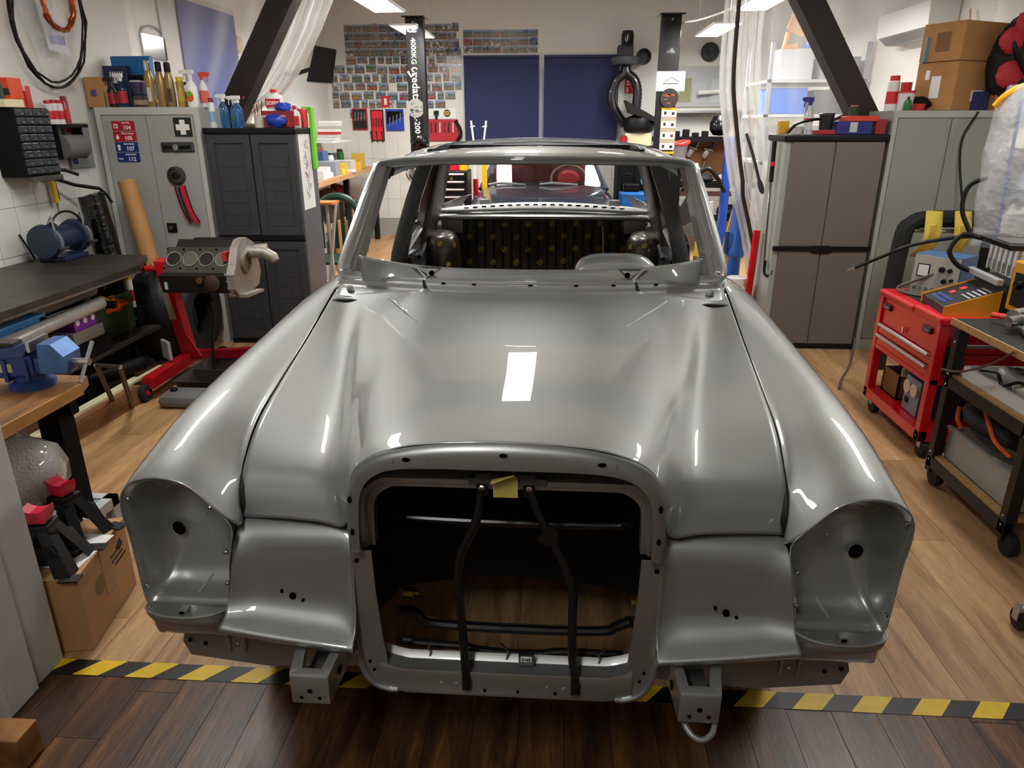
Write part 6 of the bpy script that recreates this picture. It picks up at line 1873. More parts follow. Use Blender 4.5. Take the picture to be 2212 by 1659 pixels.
cr = thing('carburettor', 'bare aluminium carburettor assembly lying on the black rack top', 'carburettor', (2.06, 2.98, .80))
MB().lathe([(.11, .02), (.115, .035), (.10, .05), (.085, .05), (.08, .03)], 28, (.04, -.10, 0)).build('air_flange', M_alloy, cr, True, local=True)
MB().lathe([(.06, 0), (.07, .05), (.05, .09), (.03, .09)], 20, (.04, -.10, .03)).build('body_casting', M_alloy, cr, True, local=True)
MB().cyl((-.06, .02, .06), (.10, .09, .07), .032, 14).build('float_housing', M_alloy, cr, True, local=True)
MB().cyl((-.10, -.02, .05), (-.02, .0, .06), .022, 12).build('choke_housing', M_steel, cr, True, local=True)
MB().lathe([(.036, 0), (.036, .02), (.02, .028)], 16, (-.05, -.03, .06), 'x').build('diaphragm', M_steel, cr, True, local=True)
for (a, b2) in (((-.02, -.17, .0), (-.02, -.17, .03)), ((.10, -.17, .0), (.10, -.17, .03)), ((-.03, -.03, .0), (-.03, -.03, .04))):
    MB().cyl(a, b2, .006, 8).build('stud', M_steel, cr, local=True)
tag(MB().tube([(2.0, 3.14, .835), (2.06, 3.02, .845)], .012, 8).build('red_funnel', plain('d02a24', .4)), 'small red plastic nozzle lying behind the carburettor', 'nozzle')
rg = [(2.12 + .10 * math.cos(a), 2.66 + .10 * math.sin(a), .812) for a in [2 * math.pi * k / 28 for k in range(28)]]
tag(MB().tube(rg, .007, 8, closed=True).build('steel_ring', M_chrome), 'thin polished steel ring lying on the black rack top', 'ring')
tag(MB().tube(catmull([(1.86, 2.72, .795), (1.86, 2.85, .70), (1.865, 3.05, .60), (1.87, 3.2, .56)], 5), .005, 6).build('brown_wire', plain('5a3c34', .6)), 'thin brown wire hanging across the front of the rack', 'wire')
cs = thing('castor_stand', 'grey castor of a rolling stand on the floor at the picture edge', 'castor', (1.72, 2.06, 0))
MB().lathe([(.012, -.014), (.036, -.014), (.038, 0), (.036, .014), (.012, .014)], 18, (1.70, 2.10, .038), 'x').build('wheel', M_rubber, cs, True)
MB().tube([(1.70, 2.10, .07), (1.78, 2.06, .085), (1.95, 2.0, .09)], .018, 8).build('stand_leg', plain('5c5e60', .4, metal=.6), cs, True)
MB().box(1.678, 1.722, 2.085, 2.115, .035, .085).build('fork', M_steel, cs)
# ---- black frame with yellow gloves, clear bag, hoses
bf = thing('black_rack', 'black padded rack with two yellow cloths behind the oscilloscope', 'rack', (2.6, 4.9, 0))
MB().tube(catmull([(2.36, 4.9, .0), (2.37, 4.9, .85), (2.42, 4.9, 1.0), (2.55, 4.9, 1.03), (2.95, 4.9, 1.03)], 5), .055, 10).build('padded_frame', plain('0e0e0f', .8), bf, True)
MB().tube([(2.42, 4.86, .96), (2.92, 4.86, .955)], .012, 8).build('cross_bar', M_steel, bf, True)
MB().box(2.90, 2.96, 4.87, 4.93, 0, 1.02).build('post', M_black, bf)
for k, (x, l) in enumerate(((2.52, 'yellow cloth hanging over the black rack, nearer the cabinet'), (2.70, 'yellow cloth hanging over the black rack, nearer the clear bag'))):
    g = MB().grid([[Vector((x + (c - 2) * .026 + .03 * (r / 6) * (-1 if k == 0 else -.6), 4.85 - .06 * math.sin(r * .5) + .012 * math.sin(c * 1.7 + r), 1.085 - r * .042)) for c in range(5)] for r in range(8)])
    tag(solid(g.build('yellow_cloth', plain('c8ae48', .85), None, True), .006), l, 'cloth')
cbg = thing('clear_bag', 'clear plastic dust bag with blue straps hanging from a yellow hose', 'bag', (2.55, 4.0, 1.0))
rows = []
for i in range(8):
    f = i / 7
    rows.append([Vector((2.55 + (.20 + .05 * math.sin(f * 3) + rc.uniform(-.02, .02)) * math.cos(a), 4.0 + .17 * math.sin(a) + rc.uniform(-.015, .015), 1.80 - .80 * f)) for a in [2 * math.pi * k / 16 for k in range(16)]])
MB().grid(net(rows, 1, 2), True).build('bag_film', M_film, cbg, True)
for (a, b2) in (((2.37, 3.93, 1.72), (2.40, 3.92, 1.02)), ((2.62, 3.83, 1.78), (2.52, 3.83, 1.05))):
    MB().tube([a, b2], .014, 6, flat=.4).build('blue_strap', plain('24429a', .6), cbg)
for k, (p, r, c) in enumerate((((2.55, 4.0, 1.12), .11, 'b9b4ae'), ((2.60, 4.0, 1.30), .12, '9fa6b4'), ((2.52, 4.02, 1.50), .11, 'c4bcb0'), ((2.58, 4.0, 1.65), .09, '8f98aa'))):
    MB().blob(p, r, 12, (1.1, .9, .9), .2, 90 + k).build('dust_filling', plain(c, .8), cbg, True)
MB().tube(catmull([(2.30, 4.02, 1.70), (2.33, 3.99, 1.755), (2.42, 3.98, 1.80), (2.62, 3.97, 1.84), (2.85, 3.97, 1.86)], 5), .016, 8).build('yellow_hose', plain('e09a14', .4), cbg, True)
MB().cyl((2.85, 3.97, 1.86), (3.3, 3.97, 2.4), .012, 8).build('hanger', M_black, cbg)
for k, (P, r, l) in enumerate((([(2.90, 5.30, 1.69), (2.82, 5.28, 1.5), (2.84, 5.2, 1.2), (2.78, 4.9, .99), (2.62, 4.3, .98)], .008, 'thin dark cable hanging down the front of the grey steel cabinet'), ([(2.36, 3.90, 1.04), (2.28, 3.98, 1.05), (2.10, 4.15, .98), (1.99, 4.3, .88), (1.90, 4.4, .80)], .010, 'black air lance hose with a steel tip pointing at the taupe cabinet'), ([(2.37, 5.38, .06), (2.33, 5.25, .09), (2.20, 4.95, .015), (2.02, 4.62, .010), (1.93, 4.42, .010)], .008, 'grey cable running over the floor from the grey cabinet'), ([(2.36, 4.05, 1.35), (2.30, 4.1, 1.30), (2.29, 4.1, 1.18), (2.33, 4.05, 1.06)], .012, 'short black hose bend beside the clear bag'))):
    o = tag(MB().tube(catmull(P, 6), r, 8).build('air_lance' if k == 1 else ('hose' if k else 'cable'), M_black if k != 2 else plain('5c5248', .6), None, True), l, 'hose' if k in (1, 3) else 'cable')
MB().tube([(1.9, 4.40, .80), (1.87, 4.44, .775)], [.010, .005], 8).build('lance_tip', M_chrome, bpy.data.objects['air_lance'])
# ---- timber braces and clear curtains between the two rooms
M_timber = pbr('dark_timber', rgb('23150f'), .6, var=.35, vscale=5, stretch=(6, 6, 1), bump=.15, bscale=30)
for a, b2, l in ((W(615, 0, Y=5.80), W(528, 192, Y=5.80), 'dark slanted timber brace rising behind the dark plastic cabinet'), (W(1743, 0, Y=5.85), W(1850, 225, Y=5.85), 'dark slanted timber brace rising behind the taupe cabinet')):
    d = (a - b2).normalized()
    o = beam(MB(), b2 - d * .55, a + d * 1.05, .17, .17).build('timber_brace', M_timber)
    tag(o, l, 'timber beam')
MB().box(XL, XR, 5.72, 5.92, 3.28, 3.55).build('trim_3', M_timber)['kind'] = 'structure'
M_curt = bpy.data.materials.new('curtain_film')
M_curt.use_nodes = True
nt = M_curt.node_tree
pb = nt.nodes['Principled BSDF']
pb.inputs['Base Color'].default_value = (.72, .70, .66, 1)
pb.inputs['Roughness'].default_value = .22
pb.inputs['Subsurface Weight'].default_value = 0
tr_ = S(nt, 'ShaderNodeBsdfTransparent')
tl_ = S(nt, 'ShaderNodeBsdfTranslucent')
tl_.inputs[0].default_value = (.75, .73, .70, 1)
m1 = S(nt, 'ShaderNodeMixShader')
m1.inputs[0].default_value = .5
m2 = S(nt, 'ShaderNodeMixShader')
lw = S(nt, 'ShaderNodeLayerWeight')
lw.inputs[0].default_value = .35
mr = S(nt, 'ShaderNodeMapRange')
mr.inputs[3].default_value = .17
mr.inputs[4].default_value = .75
nt.links.new(lw.outputs['Facing'], mr.inputs[0])
nt.links.new(pb.outputs[0], m1.inputs[1])
nt.links.new(tl_.outputs[0], m1.inputs[2])
nt.links.new(mr.outputs[0], m2.inputs[0])
nt.links.new(tr_.outputs[0], m2.inputs[1])
nt.links.new(m1.outputs[0], m2.inputs[2])
nt.links.new(m2.outputs[0], nt.nodes['Material Output'].inputs[0])


def curtain(label, edge, xo, ztop, gath, yo, seed):
    """edge: (x, z) of the drawn edge from top to bottom; xo: the fixed side at the wall"""
    t = thing('plastic_curtain', label, 'curtain', (edge[-1][0], yo, edge[-1][1]))
    E = catmull([(x, 0, z) for x, z in edge], 4)
    rr3 = random.Random(seed)
    ph = [rr3.uniform(0, 6) for _ in range(6)]
    rows = []
    nC = 130
    for p in E:
        row = []
        for k in range(nC + 1):
            u = k / nC
            x = p.x + (xo - p.x) * (u ** 1.7)
            amp = .05 * math.exp(-u * 5) + .010
            y = yo + amp * math.sin(62 * (u ** .75) + ph[0] + p.z * .35) + .02 * math.sin(11 * u + ph[1] + p.z * .9)
            row.append(Vector((x, y, p.z)))
        rows.append(row)
    MB().grid(rows).build('film', M_curt, t, True)
    if gath:
        for g_ in range(gath):
            P = [(p.x + (.045 + .055 * g_) * (1 if xo > p.x else -1) + .012 * math.sin(p.z * 3 + g_), yo - .05 + .03 * (g_ % 2), p.z) for p in E]
            MB().tube(P, [.016 + .012 * abs(math.sin(i * .4 + g_)) for i in range(len(P))], 10).build('gathered_fold', M_curt, t, True)
    return t, E


tc_, E = curtain('clear plastic curtain drawn to the side behind the taupe cabinet', [(1.30, 3.28), (1.30, 2.46), (1.312, 1.95), (1.36, 1.65), (1.46, 1.20), (1.60, .75), (1.72, .30), (1.75, .05)], 3.25, 3.28, 5, 5.97, 4)
P = [(p.x + .075 - .02 * (p.z < 1.2), 5.885, p.z) for p in E]
MB().tube(P, .016, 8).build('brown_hem', plain('30190f', .6), tc_, True)
curtain('clear plastic curtain tied along the slanted timber on the left', [(-1.40, 3.28), (-1.66, 2.49), (-2.05, 1.90), (-2.30, 1.74), (-2.42, 1.60), (-2.5, 1.0), (-2.5, .1)], -3.25, 3.28, 5, 5.97, 9)
MB().tube(catmull([tuple(W(1613, 290, Y=5.82)), tuple(W(1628, 340, Y=5.82)), tuple(W(1640, 390, Y=5.82)), tuple(W(1648, 420, Y=5.82))], 4), [.012] * 9 + [.022] * 2 + [.02, .01], 8).build('cord_tail', plain('3c3e40', .6), tc_, True)
# ---- things leaning in the corner behind the right A-pillar
sb = thing('tan_board', 'tan pointed board standing beside the blue gas ram', 'board', (1.55, 6.3, 0))
MB().prism([(1.45, .0), (1.62, .0), (1.66, .55), (1.665, .95), (1.63, 1.17), (1.60, 1.10), (1.53, .7)], 6.25, 6.29).build('board_body', plain('c79a62', .6), sb)
bcy = thing('hydraulic_ram', 'blue hydraulic ram standing upright behind the windscreen pillar', 'ram', (1.57, 6.05, 0))
MB().lathe([(.075, .0), (.075, .02), (.05, .05), (.05, .55), (.075, .58), (.075, .62), (.058, .65), (.058, 1.08), (.045, 1.12), (.045, 1.16)], 20, (1.585, 6.08, 0)).build('ram_body', plain('1d5ab0', .35), bcy, True)
MB().cyl((1.50, 6.06, .60), (1.50, 6.06, .78), .02, 10).build('valve', plain('24406a', .4), bcy, True)
rp_ = thing('red_post', 'slim red steel post standing by the curtain edge', 'post', (1.62, 5.62, 0))
MB().tube([(1.60, 5.62, 0), (1.622, 5.63, .85)], .028, 12).build('post_body', M_redgloss, rp_, True)
can('white plastic canister on the floor behind the red post', (1.53, 5.72, 0), .10, .47, 'd4d2cc', 'e6e4e0', 'bfbdb8', name='canister')
blp = thing('engine_hoist', 'blue steel hoist leg standing in front of the pegboard', 'hoist', (1.76, 7.5, 0))
MB().box(1.725, 1.80, 7.46, 7.54, 0, 1.50, bev=.005).build('mast', plain('1c48a8', .4), blp)
MB().tube(catmull([(1.74, 7.42, .98), (1.65, 7.4, 1.12), (1.55, 7.42, 1.20), (1.42, 7.45, 1.08), (1.33, 7.5, .98)], 5), .022, 8).build('black_hose', M_black, blp, True)
# ================================================================== REAR ROOM
BW = YB - .004
# ---- lift posts
M_post = plain('0b0b0d', .3, coat=.3)


def lift_post(x0, x1, label):
    t = thing('lift_post', label, 'lift post', ((x0 + x1) / 2, 8.5, 0), group='posts of the car lift')
    MB().box(x0, x1, 8.40, 8.62, 0, 2.69, bev=.006).build('column', M_post, t)
    MB().box(x0 - .03, x1 + .03, 8.37, 8.65, 2.69, 2.705).build('top_plate', M_post, t)
    xi = x1 if x0 < 0 else x0
    MB().box(xi - .02, xi + .02, 8.39, 8.41, .0, 2.68).box(xi - .006, xi + .006, 8.385, 8.39, 0, 2.68).build('slide_rail', plain('3a3b3e', .3, metal=.7), t)
    MB().box(x0 - .12, x1 + .12, 8.25, 8.75, 0, .02).build('base_plate', M_post, t)
    MB().lathe([(.016, 0), (.012, -.012)], 6, ((x0 + x1) / 2, 8.39, 2.645), 'y').build('bolt', M_steel, t)
    return t


lp = lift_post(-1.595, -1.415, 'black lift post with white lettering and weight mark')
for txt, s, px, py in (('CE', .085, 890, 63), ('4000KG', .078, 894, 110), ('redats', .118, 899, 188), ('L-200', .085, 902, 268)):
    p = W(px, py, Y=8.396)
    lettering(txt, s, p, lp, M_white, roll=0 if txt == 'CE' else -math.pi / 2, bold=True)
p = W(891, 160, Y=8.396)
MB().tube([(p.x - .045, 8.396, p.z + .03), (p.x - .01, 8.396, p.z - .025), (p.x + .055, 8.396, p.z + .015)], .012, 6).build('logo_tick', M_white, lp)
MB().tube([(p.x + .03 + .028 * math.cos(a), 8.396, p.z + .045 + .02 * math.sin(a)) for a in [math.pi * k / 6 for k in range(10)]], .008, 6).build('logo_swirl', M_white, lp)


def round_sticker(px, py, Y, r, c1, c2, c3, parent, name='round_sticker'):
    p = W(px, py, Y=Y)
    d = MB().lathe([(r, 0), (r, -.006), (.001, -.006)], 28, p, 'y').build(name, plain(c1, .5), parent)
    q = random.Random(px)
    for k in range(16):
        a, rr2 = q.uniform(0, 6.28), r * .8 * math.sqrt(q.random())
        MB().cbox((p.x + rr2 * math.cos(a), p.y - .0066, p.z + rr2 * math.sin(a)), (r * q.uniform(.15, .5), .001, r * q.uniform(.06, .2))).build('printed_patch', plain((c2, c3)[k % 2], .5), d)
    return d


round_sticker(899, 233, 8.398, .098, 'a9a89e', '4a5a6e', '77786e', lp)
tag(MB().blob((-1.47, 8.26, 1.43), .10, 14, (1, .9, .8), .06, 3).build('welding_mask', M_blackgloss, None, True), 'black glossy visor hanging at the foot of the lettered lift post', 'visor')
rpost = lift_post(1.15, 1.345, 'black lift post with white card, round orange sticker and pictogram strip')
a, b2 = W(1420, 155, Y=8.38), W(1479, 198, Y=8.38)
cdp = MB().box(a.x, b2.x, 8.375, 8.38, b2.z, a.z).build('white_card', plain('e4e8ea', .5), rpost)
cx_, cz_ = (a.x + b2.x) / 2, (a.z + b2.z) / 2
MB().tube(catmull([(cx_ - .07, 8.3735, cz_ - .005), (cx_ - .03, 8.3735, cz_ + .012), (cx_ + .01, 8.3735, cz_ + .035), (cx_ + .05, 8.3735, cz_ + .015), (cx_ + .09, 8.3735, cz_)], 4), .003, 5).build('car_outline', M_grey, cdp)
MB().box(cx_ - .08, cx_ + .08, 8.373, 8.375, cz_ - .03, cz_ - .018).build('printed_line', M_grey, cdp)
MB().box(cx_ - .06, cx_ + .06, 8.373, 8.375, cz_ - .06, cz_ - .052).build('printed_line', M_lgrey, cdp)
round_sticker(1447, 213, 8.37, .098, '3a2a20', 'd0662c', '1c1614', rpost)
a, b2 = W(1430, 234, Y=8.392), W(1457, 322, Y=8.392)
stp = MB().box(a.x, b2.x, 8.388, 8.392, b2.z, a.z).build('label_strip', plain('b8a98e', .5), rpost)
for k in range(4):
    zc = a.z - .055 - k * .115
    MB().box(a.x + .006, b2.x - .006, 8.385, 8.388, zc - .035, zc + .035).build('white_panel', M_white, stp)
    MB().box(a.x + .03, a.x + .055, 8.383, 8.386, zc - .015, zc + .018).build('pictogram', M_dark, stp)
    MB().box(b2.x - .055, b2.x - .025, 8.383, 8.386, zc - .018, zc + .012).build('pictogram', plain('8a3a30', .5) if k == 2 else M_dark, stp)
for zc in (a.z - .01, a.z - .465):
    MB().box(a.x, b2.x, 8.384, 8.388, zc - .012, zc + .012).build('yellow_band', M_yellow, stp)
# ---- windows with navy roller blinds
M_navyb = pbr('navy_blind', rgb('1d2350'), .75, var=.08, vscale=3)
for i, (x0, x1) in enumerate(((-1.296, -.226), (-.154, .901))):
    win = struct(MB().box(x0 - .03, x1 + .03, YB - .02, YB, 1.30, 2.56).build('window_%d' % (i + 1), plain('c4c2bc', .5)))
    bl = tag(MB().box(x0, x1, YB - .05, YB - .042, 1.33, 2.49).build('roller_blind', M_navyb), 'navy roller blind, %s' % ('the one beside the photo wall' if i == 0 else 'the one beside the fume extractor'), 'blind', 'navy roller blinds on the rear wall')
    MB().cyl((x0, YB - .046, 2.505), (x1, YB - .046, 2.505), .022, 10).build('blind_roller', plain('22284e', .6), bl)
    MB().cyl((x0, YB - .046, 1.328), (x1, YB - .046, 1.328), .010, 8).build('bottom_bar', M_white, bl)
tag(MB().tube([(-.19, YB - .06, 2.36), (-.195, YB - .06, 1.35)], .012, 6).build('blind_chain', plain('9aa4c8', .3)), 'pale pull cord between the two navy blinds', 'cord')
# side window with blue blind behind the clear curtain, left wall
win = struct(MB().box(XL, XL + .02, 6.45, 7.95, 1.2, 2.72).build('window_3', plain('c4c2bc', .5)))
bl = tag(MB().box(XL + .03, XL + .04, 6.74, 7.90, 1.30, 2.66).build('roller_blind', pbr('blue_blind', rgb('4a5590'), .75)), 'blue roller blind on the left wall behind the clear curtain', 'blind')
for k, (y, z, r, c, l) in enumerate(((8.0, 2.40, .085, 'c9b48a', 'round tan plate on the left wall behind the curtain'), (8.30, 2.37, .085, '5f6a80', 'round grey blue plate on the left wall by the timber'))):
    tag(MB().lathe([(r, XL + .004), (r * .95, XL + .03), (r * .3, XL + .035), (.001, XL + .035)], 22, (0, y, z), 'x').build('wall_plate', plain(c, .5), None, True), l, 'plate')
mr_ = thing('framed_mirror', 'small bright framed mirror on the left wall behind the curtain', 'mirror', (XL + .004, 6.3, 2.1))
MB().box(XL + .004, XL + .02, 6.12, 6.48, 2.13, 2.31).build('glass', M_chrome, mr_)
MB().tube([(XL + .015, 6.3 + .17 * math.cos(a), 2.31 + .07 * math.sin(a)) for a in [math.pi * k / 8 for k in range(9)]], .008, 6).build('wire_hanger', M_steel, mr_)
# ---- photo prints
M_photo = bpy.data.materials.new('photo_print')
M_photo.use_nodes = True
nt = M_photo.node_tree
Lk = nt.links.new
pb = nt.nodes['Principled BSDF']
pb.inputs['Roughness'].default_value = .25
tc = S(nt, 'ShaderNodeTexCoord')
oi = S(nt, 'ShaderNodeObjectInfo')
mu = S(nt, 'ShaderNodeMath', operation='MULTIPLY')
mu.inputs[1].default_value = 91.0
Lk(oi.outputs['Random'], mu.inputs[0])
cb = S(nt, 'ShaderNodeCombineXYZ')
for i in range(3):
    Lk(mu.outputs[0], cb.inputs[i])
ad = S(nt, 'ShaderNodeVectorMath', operation='ADD')
Lk(tc.outputs['Object'], ad.inputs[0])
Lk(cb.outputs[0], ad.inputs[1])
nz = S(nt, 'ShaderNodeTexNoise')
nz.inputs['Scale'].default_value = 24
nz.inputs['Detail'].default_value = 3
Lk(ad.outputs[0], nz.inputs['Vector'])
wn = S(nt, 'ShaderNodeTexWhiteNoise', noise_dimensions='1D')
Lk(mu.outputs[0], wn.inputs['W'])
hs = S(nt, 'ShaderNodeHueSaturation')
hs.inputs['Saturation'].default_value = 1.15
wr = S(nt, 'ShaderNodeValToRGB')
wr.color_ramp.interpolation = 'CONSTANT'
for i_, c_ in enumerate(((.35, .04, .03), (.45, .20, .05), (.04, .07, .20), (.30, .30, .29), (.06, .05, .05), (.05, .16, .22), (.62, .60, .56), (.07, .14, .06), (.20, .11, .07), (.40, .36, .28))):
    e_ = wr.color_ramp.elements[i_] if i_ < 2 else wr.color_ramp.elements.new(i_ / 10)
    e_.position, e_.color = i_ / 10, (*c_, 1)
Lk(wn.outputs['Value'], wr.inputs[0])
Lk(wr.outputs[0], hs.inputs['Color'])
sp = S(nt, 'ShaderNodeSeparateXYZ')
Lk(tc.outputs['Object'], sp.inputs[0])
gr = S(nt, 'ShaderNodeValToRGB')
e = gr.color_ramp.elements
e[0].position, e[0].color = .0, (.16, .12, .08, 1)
e[1].position, e[1].color = 1., (.30, .40, .58, 1)
k_ = e.new(.45)
k_.color = (.22, .18, .15, 1)
k_ = e.new(.62)
k_.color = (.07, .08, .06, 1)
mr = S(nt, 'ShaderNodeMapRange')
mr.inputs[1].default_value = -.01
mr.inputs[2].default_value = .10
Lk(sp.outputs['Z'], mr.inputs[0])
Lk(mr.outputs[0], gr.inputs[0])
mx = S(nt, 'ShaderNodeMix', data_type='RGBA')
st = S(nt, 'ShaderNodeMapRange')
st.inputs[1].default_value = .52
st.inputs[2].default_value = .60
Lk(nz.outputs['Fac'], st.inputs[0])
Lk(st.outputs[0], mx.inputs[0])
Lk(gr.outputs[0], mx.inputs[6])
Lk(hs.outputs[0], mx.inputs[7])
Lk(mx.outputs[2], pb.inputs['Base Color'])
rp2 = random.Random(11)
pm = {}


ORD = 'top second third fourth fifth sixth seventh eighth ninth tenth eleventh twelfth thirteenth fourteenth fifteenth sixteenth seventeenth eighteenth'.split()


def photo(x, z, wd_, ht, lab):
    key = (round(wd_, 3), round(ht, 3))
    if key not in pm:
        pm[key] = MB().box(-wd_ / 2, wd_ / 2, -.002, 0, 0, ht).data('photo_print', M_photo)
    o = bpy.data.objects.new('photo_print', pm[key])
    COL.objects.link(o)
    o.location = (x, BW, z)
    o.rotation_euler = (0, rp2.uniform(-.015, .015), 0)
    tag(o, lab, 'photo', 'car photos on the rear wall')


z = 2.84
row = 0
while z > 1.80:
    x = -3.0 if z > 2.42 else (-3.18 if z > 2.2 else -3.24)
    dense = z > 2.45
    n_ = 0
    while x < -1.36:
        wd_, ht = ((.128, .098) if dense else (.148, .108)) if rp2.random() < (.75 if dense else .6) else (.092, .112)
        if x + wd_ > -1.31:
            break
        if not (-1.60 < x + wd_ / 2 < -1.30 and z < 1.95) and rp2.random() > (.02 if dense else .05):
            n_ += 1
            photo(x + wd_ / 2, z + (0 if dense else rp2.uniform(-.012, .012)), wd_, ht, 'car photo in the rear wall collage, %s row, %s from the left' % (ORD[row], ORD[n_ - 1].replace('top', 'first')))
        x += wd_ + (.004 if dense else rp2.uniform(.012, .034))
    z -= .104 if dense else .118
    row += 1
for r_ in range(3):
    for k in range(8):
        photo(-1.235 + k * .132, 2.76 - r_ * .104, .128, .098, 'car photo in the strip above the navy blinds, %s row, %s from the left' % (ORD[r_], ORD[k].replace('top', 'first')))
for (x, z, l) in ((-2.95, 1.70, 'photo of people beside the black tool roll, the one further from it'), (-2.83, 1.70, 'photo of people beside the black tool roll, the one touching it'), (-2.92, 1.56, 'lowest photo of the wall, below the two people photos')):
    photo(x, z, .10, .12, l)
tag(MB().box(-2.52, -2.40, BW - .004, BW, 1.85, 2.0).build('red_pennant', M_red), 'small red card with a white cross among the car photos', 'card')
MB().box(-2.48, -2.44, BW - .006, BW - .004, 1.88, 1.97).build('white_cross', M_white, bpy.data.objects['red_pennant'])
# tool rolls, hung tools and signs
for nm, l, (px0, py0, px1, py1), c1, c2 in (('tool_roll', 'black tool roll with red border and pliers on the rear wall', (760, 233, 796, 280), 'b01c28', '141416'), ('tool_roll', 'long bright red tool roll of spanners on the rear wall', (800, 236, 832, 304), '201416', 'd8202c'), ('tool_roll', 'blue tool roll with a black top and silver tools on the rear wall', (833, 235, 874, 282), '1a3aa0', '2444b0')):
    a, b2 = W(px0, py0, Y=BW - .02), W(px1, py1, Y=BW - .02)
    t = thing(nm, l, 'tool roll', ((a.x + b2.x) / 2, BW, b2.z))
    MB().box(a.x, b2.x, BW - .02, BW, b2.z, a.z, bev=.006).build('border', plain(c1, .7), t)
    MB().box(a.x + .018, b2.x - .018, BW - .026, BW - .018, b2.z + .018, a.z - .018).build('pocket_cloth', plain(c2, .7), t)
    if 'blue' in l:
        MB().prism([(a.x + .02, a.z - .03), (b2.x - .02, a.z - .03), (b2.x - .02, (a.z + b2.z) / 2 + .05), (a.x + .02, (a.z + b2.z) / 2 - .06)], BW - .029, BW - .025).build('black_flap', M_blackmatte, t)
    else:
        MB().prism([(a.x + .02, (a.z + b2.z) / 2 - .02), (b2.x - .02, (a.z + b2.z) / 2 + .03), (b2.x - .02, (a.z + b2.z) / 2 + .045), (a.x + .02, (a.z + b2.z) / 2 - .005)], BW - .029, BW - .025).build('pocket_edge', plain('c03040', .6), t)
    for k in range(4):
        x = a.x + (b2.x - a.x) * (.2 + .2 * k)
        zc = (a.z + b2.z) / 2 + (.03 if 'blue' not in l else -.03 + .02 * k)
        MB().tube([(x, BW - .032, zc - .05), (x + .012, BW - .032, zc + .07)], .009, 6).build('tool', M_steel if 'long' not in l else plain('701418', .5), t)
for k, x in enumerate((-2.70, -2.62, -2.54)):
    tag(MB().tube([(x, BW - .02, 1.52), (x + .01, BW - .02, 1.36)], [.014, .008], 6).build('screwdriver', M_dark), 'dark screwdriver on the rear wall under the tool rolls, number %s from the left wall' % ('one', 'two', 'three')[k], 'screwdriver')
sg = thing('white_sign', 'white plate with a tap fitting and a round yellow badge on the rear wall', 'sign', (-1.62, BW, 1.69))
MB().box(-1.83, -1.43, BW - .01, BW, 1.69, 1.83).build('plate', M_white, sg)
MB().lathe([(.052, 0), (.05, -.008)], 22, (-1.56, BW - .01, 1.765), 'y').build('badge', plain('33301e', .5), sg)
MB().box(-1.60, -1.52, BW - .021, BW - .017, 1.775, 1.79).box(-1.60, -1.52, BW - .021, BW - .017, 1.745, 1.76).build('badge_bars', M_yellow, sg)
MB().box(-1.75, -1.68, BW - .05, BW - .01, 1.74, 1.80).box(-1.73, -1.70, BW - .05, BW - .01, 1.68, 1.74).build('black_bracket', M_black, sg)
tt = thing('red_tool_panel', 'red tool pouch panel hanging on the rear wall behind the lettered post', 'tool panel', (-1.62, BW, 1.40))
MB().box(-1.86, -1.40, BW - .03, BW, 1.38, 1.68, bev=.01).build('panel', plain('b0182a', .6), tt)
for k in range(6):
    MB().tube([(-1.80 + k * .065, BW - .04, 1.50), (-1.795 + k * .065, BW - .04, 1.64)], .012, 6).build('tool', (plain('7a1420', .5), M_dark, plain('c8c0b4', .5))[k % 3], tt)
MB().tube(catmull([(-1.44, BW - .04, 1.66), (-1.37, BW - .05, 1.55), (-1.37, BW - .05, 1.45), (-1.42, BW - .04, 1.38)], 4), .025, 6).build('black_cable', M_black, tt)
for k, (x, d) in enumerate(((-1.10, .04), (-.98, -.05))):
    o = MB().tube([(x, 10.4, 0), (x, 10.4, 1.30), (x - d, 10.4, 1.66)], .014, 8).cyl((x - d * .55 - .035, 10.4, 1.58), (x - d * .55 + .035, 10.4, 1.59), .008, 6).build('white_stand', M_white)
    tag(o, 'white pronged stand in front of the navy blind, %s' % ('leaning to the photo wall' if k == 0 else 'leaning to the cord'), 'stand')
# monitor on the left
mon = thing('wall_monitor', 'black monitor tilted on an arm by the photo wall', 'monitor', (-2.75, 9.0, 2.28))
a, b2, c, d = W(681, 97, Y=9.05), W(725, 105, Y=9.0), W(716, 178, Y=8.9), W(663, 174, Y=8.95)
n_ = (b2 - a).cross(c - b2).normalized() * .04
MB().add([a, b2, c, d, a + n_, b2 + n_, c + n_, d + n_], [(0, 1, 2, 3), (7, 6, 5, 4), (0, 4, 5, 1), (1, 5, 6, 2), (2, 6, 7, 3), (3, 7, 4, 0)]).build('monitor_case', M_blackgloss, mon)
cm = (a + b2 + c + d) / 4
nf = n_ if n_.y < 0 else -n_
sc_ = MB().add([cm + (p - cm) * .92 + nf * (1.05 if n_.y < 0 else .05) for p in (a, b2, c, d)], [(0, 1, 2, 3)]).build('screen', pbr('monitor_glass', rgb('14161a'), .06), mon)
MB().tube([tuple(cm - nf * .5), (-3.1, 9.2, 2.2), (XL, 9.3, 2.2)], .025, 8).build('wall_arm', M_black, mon)
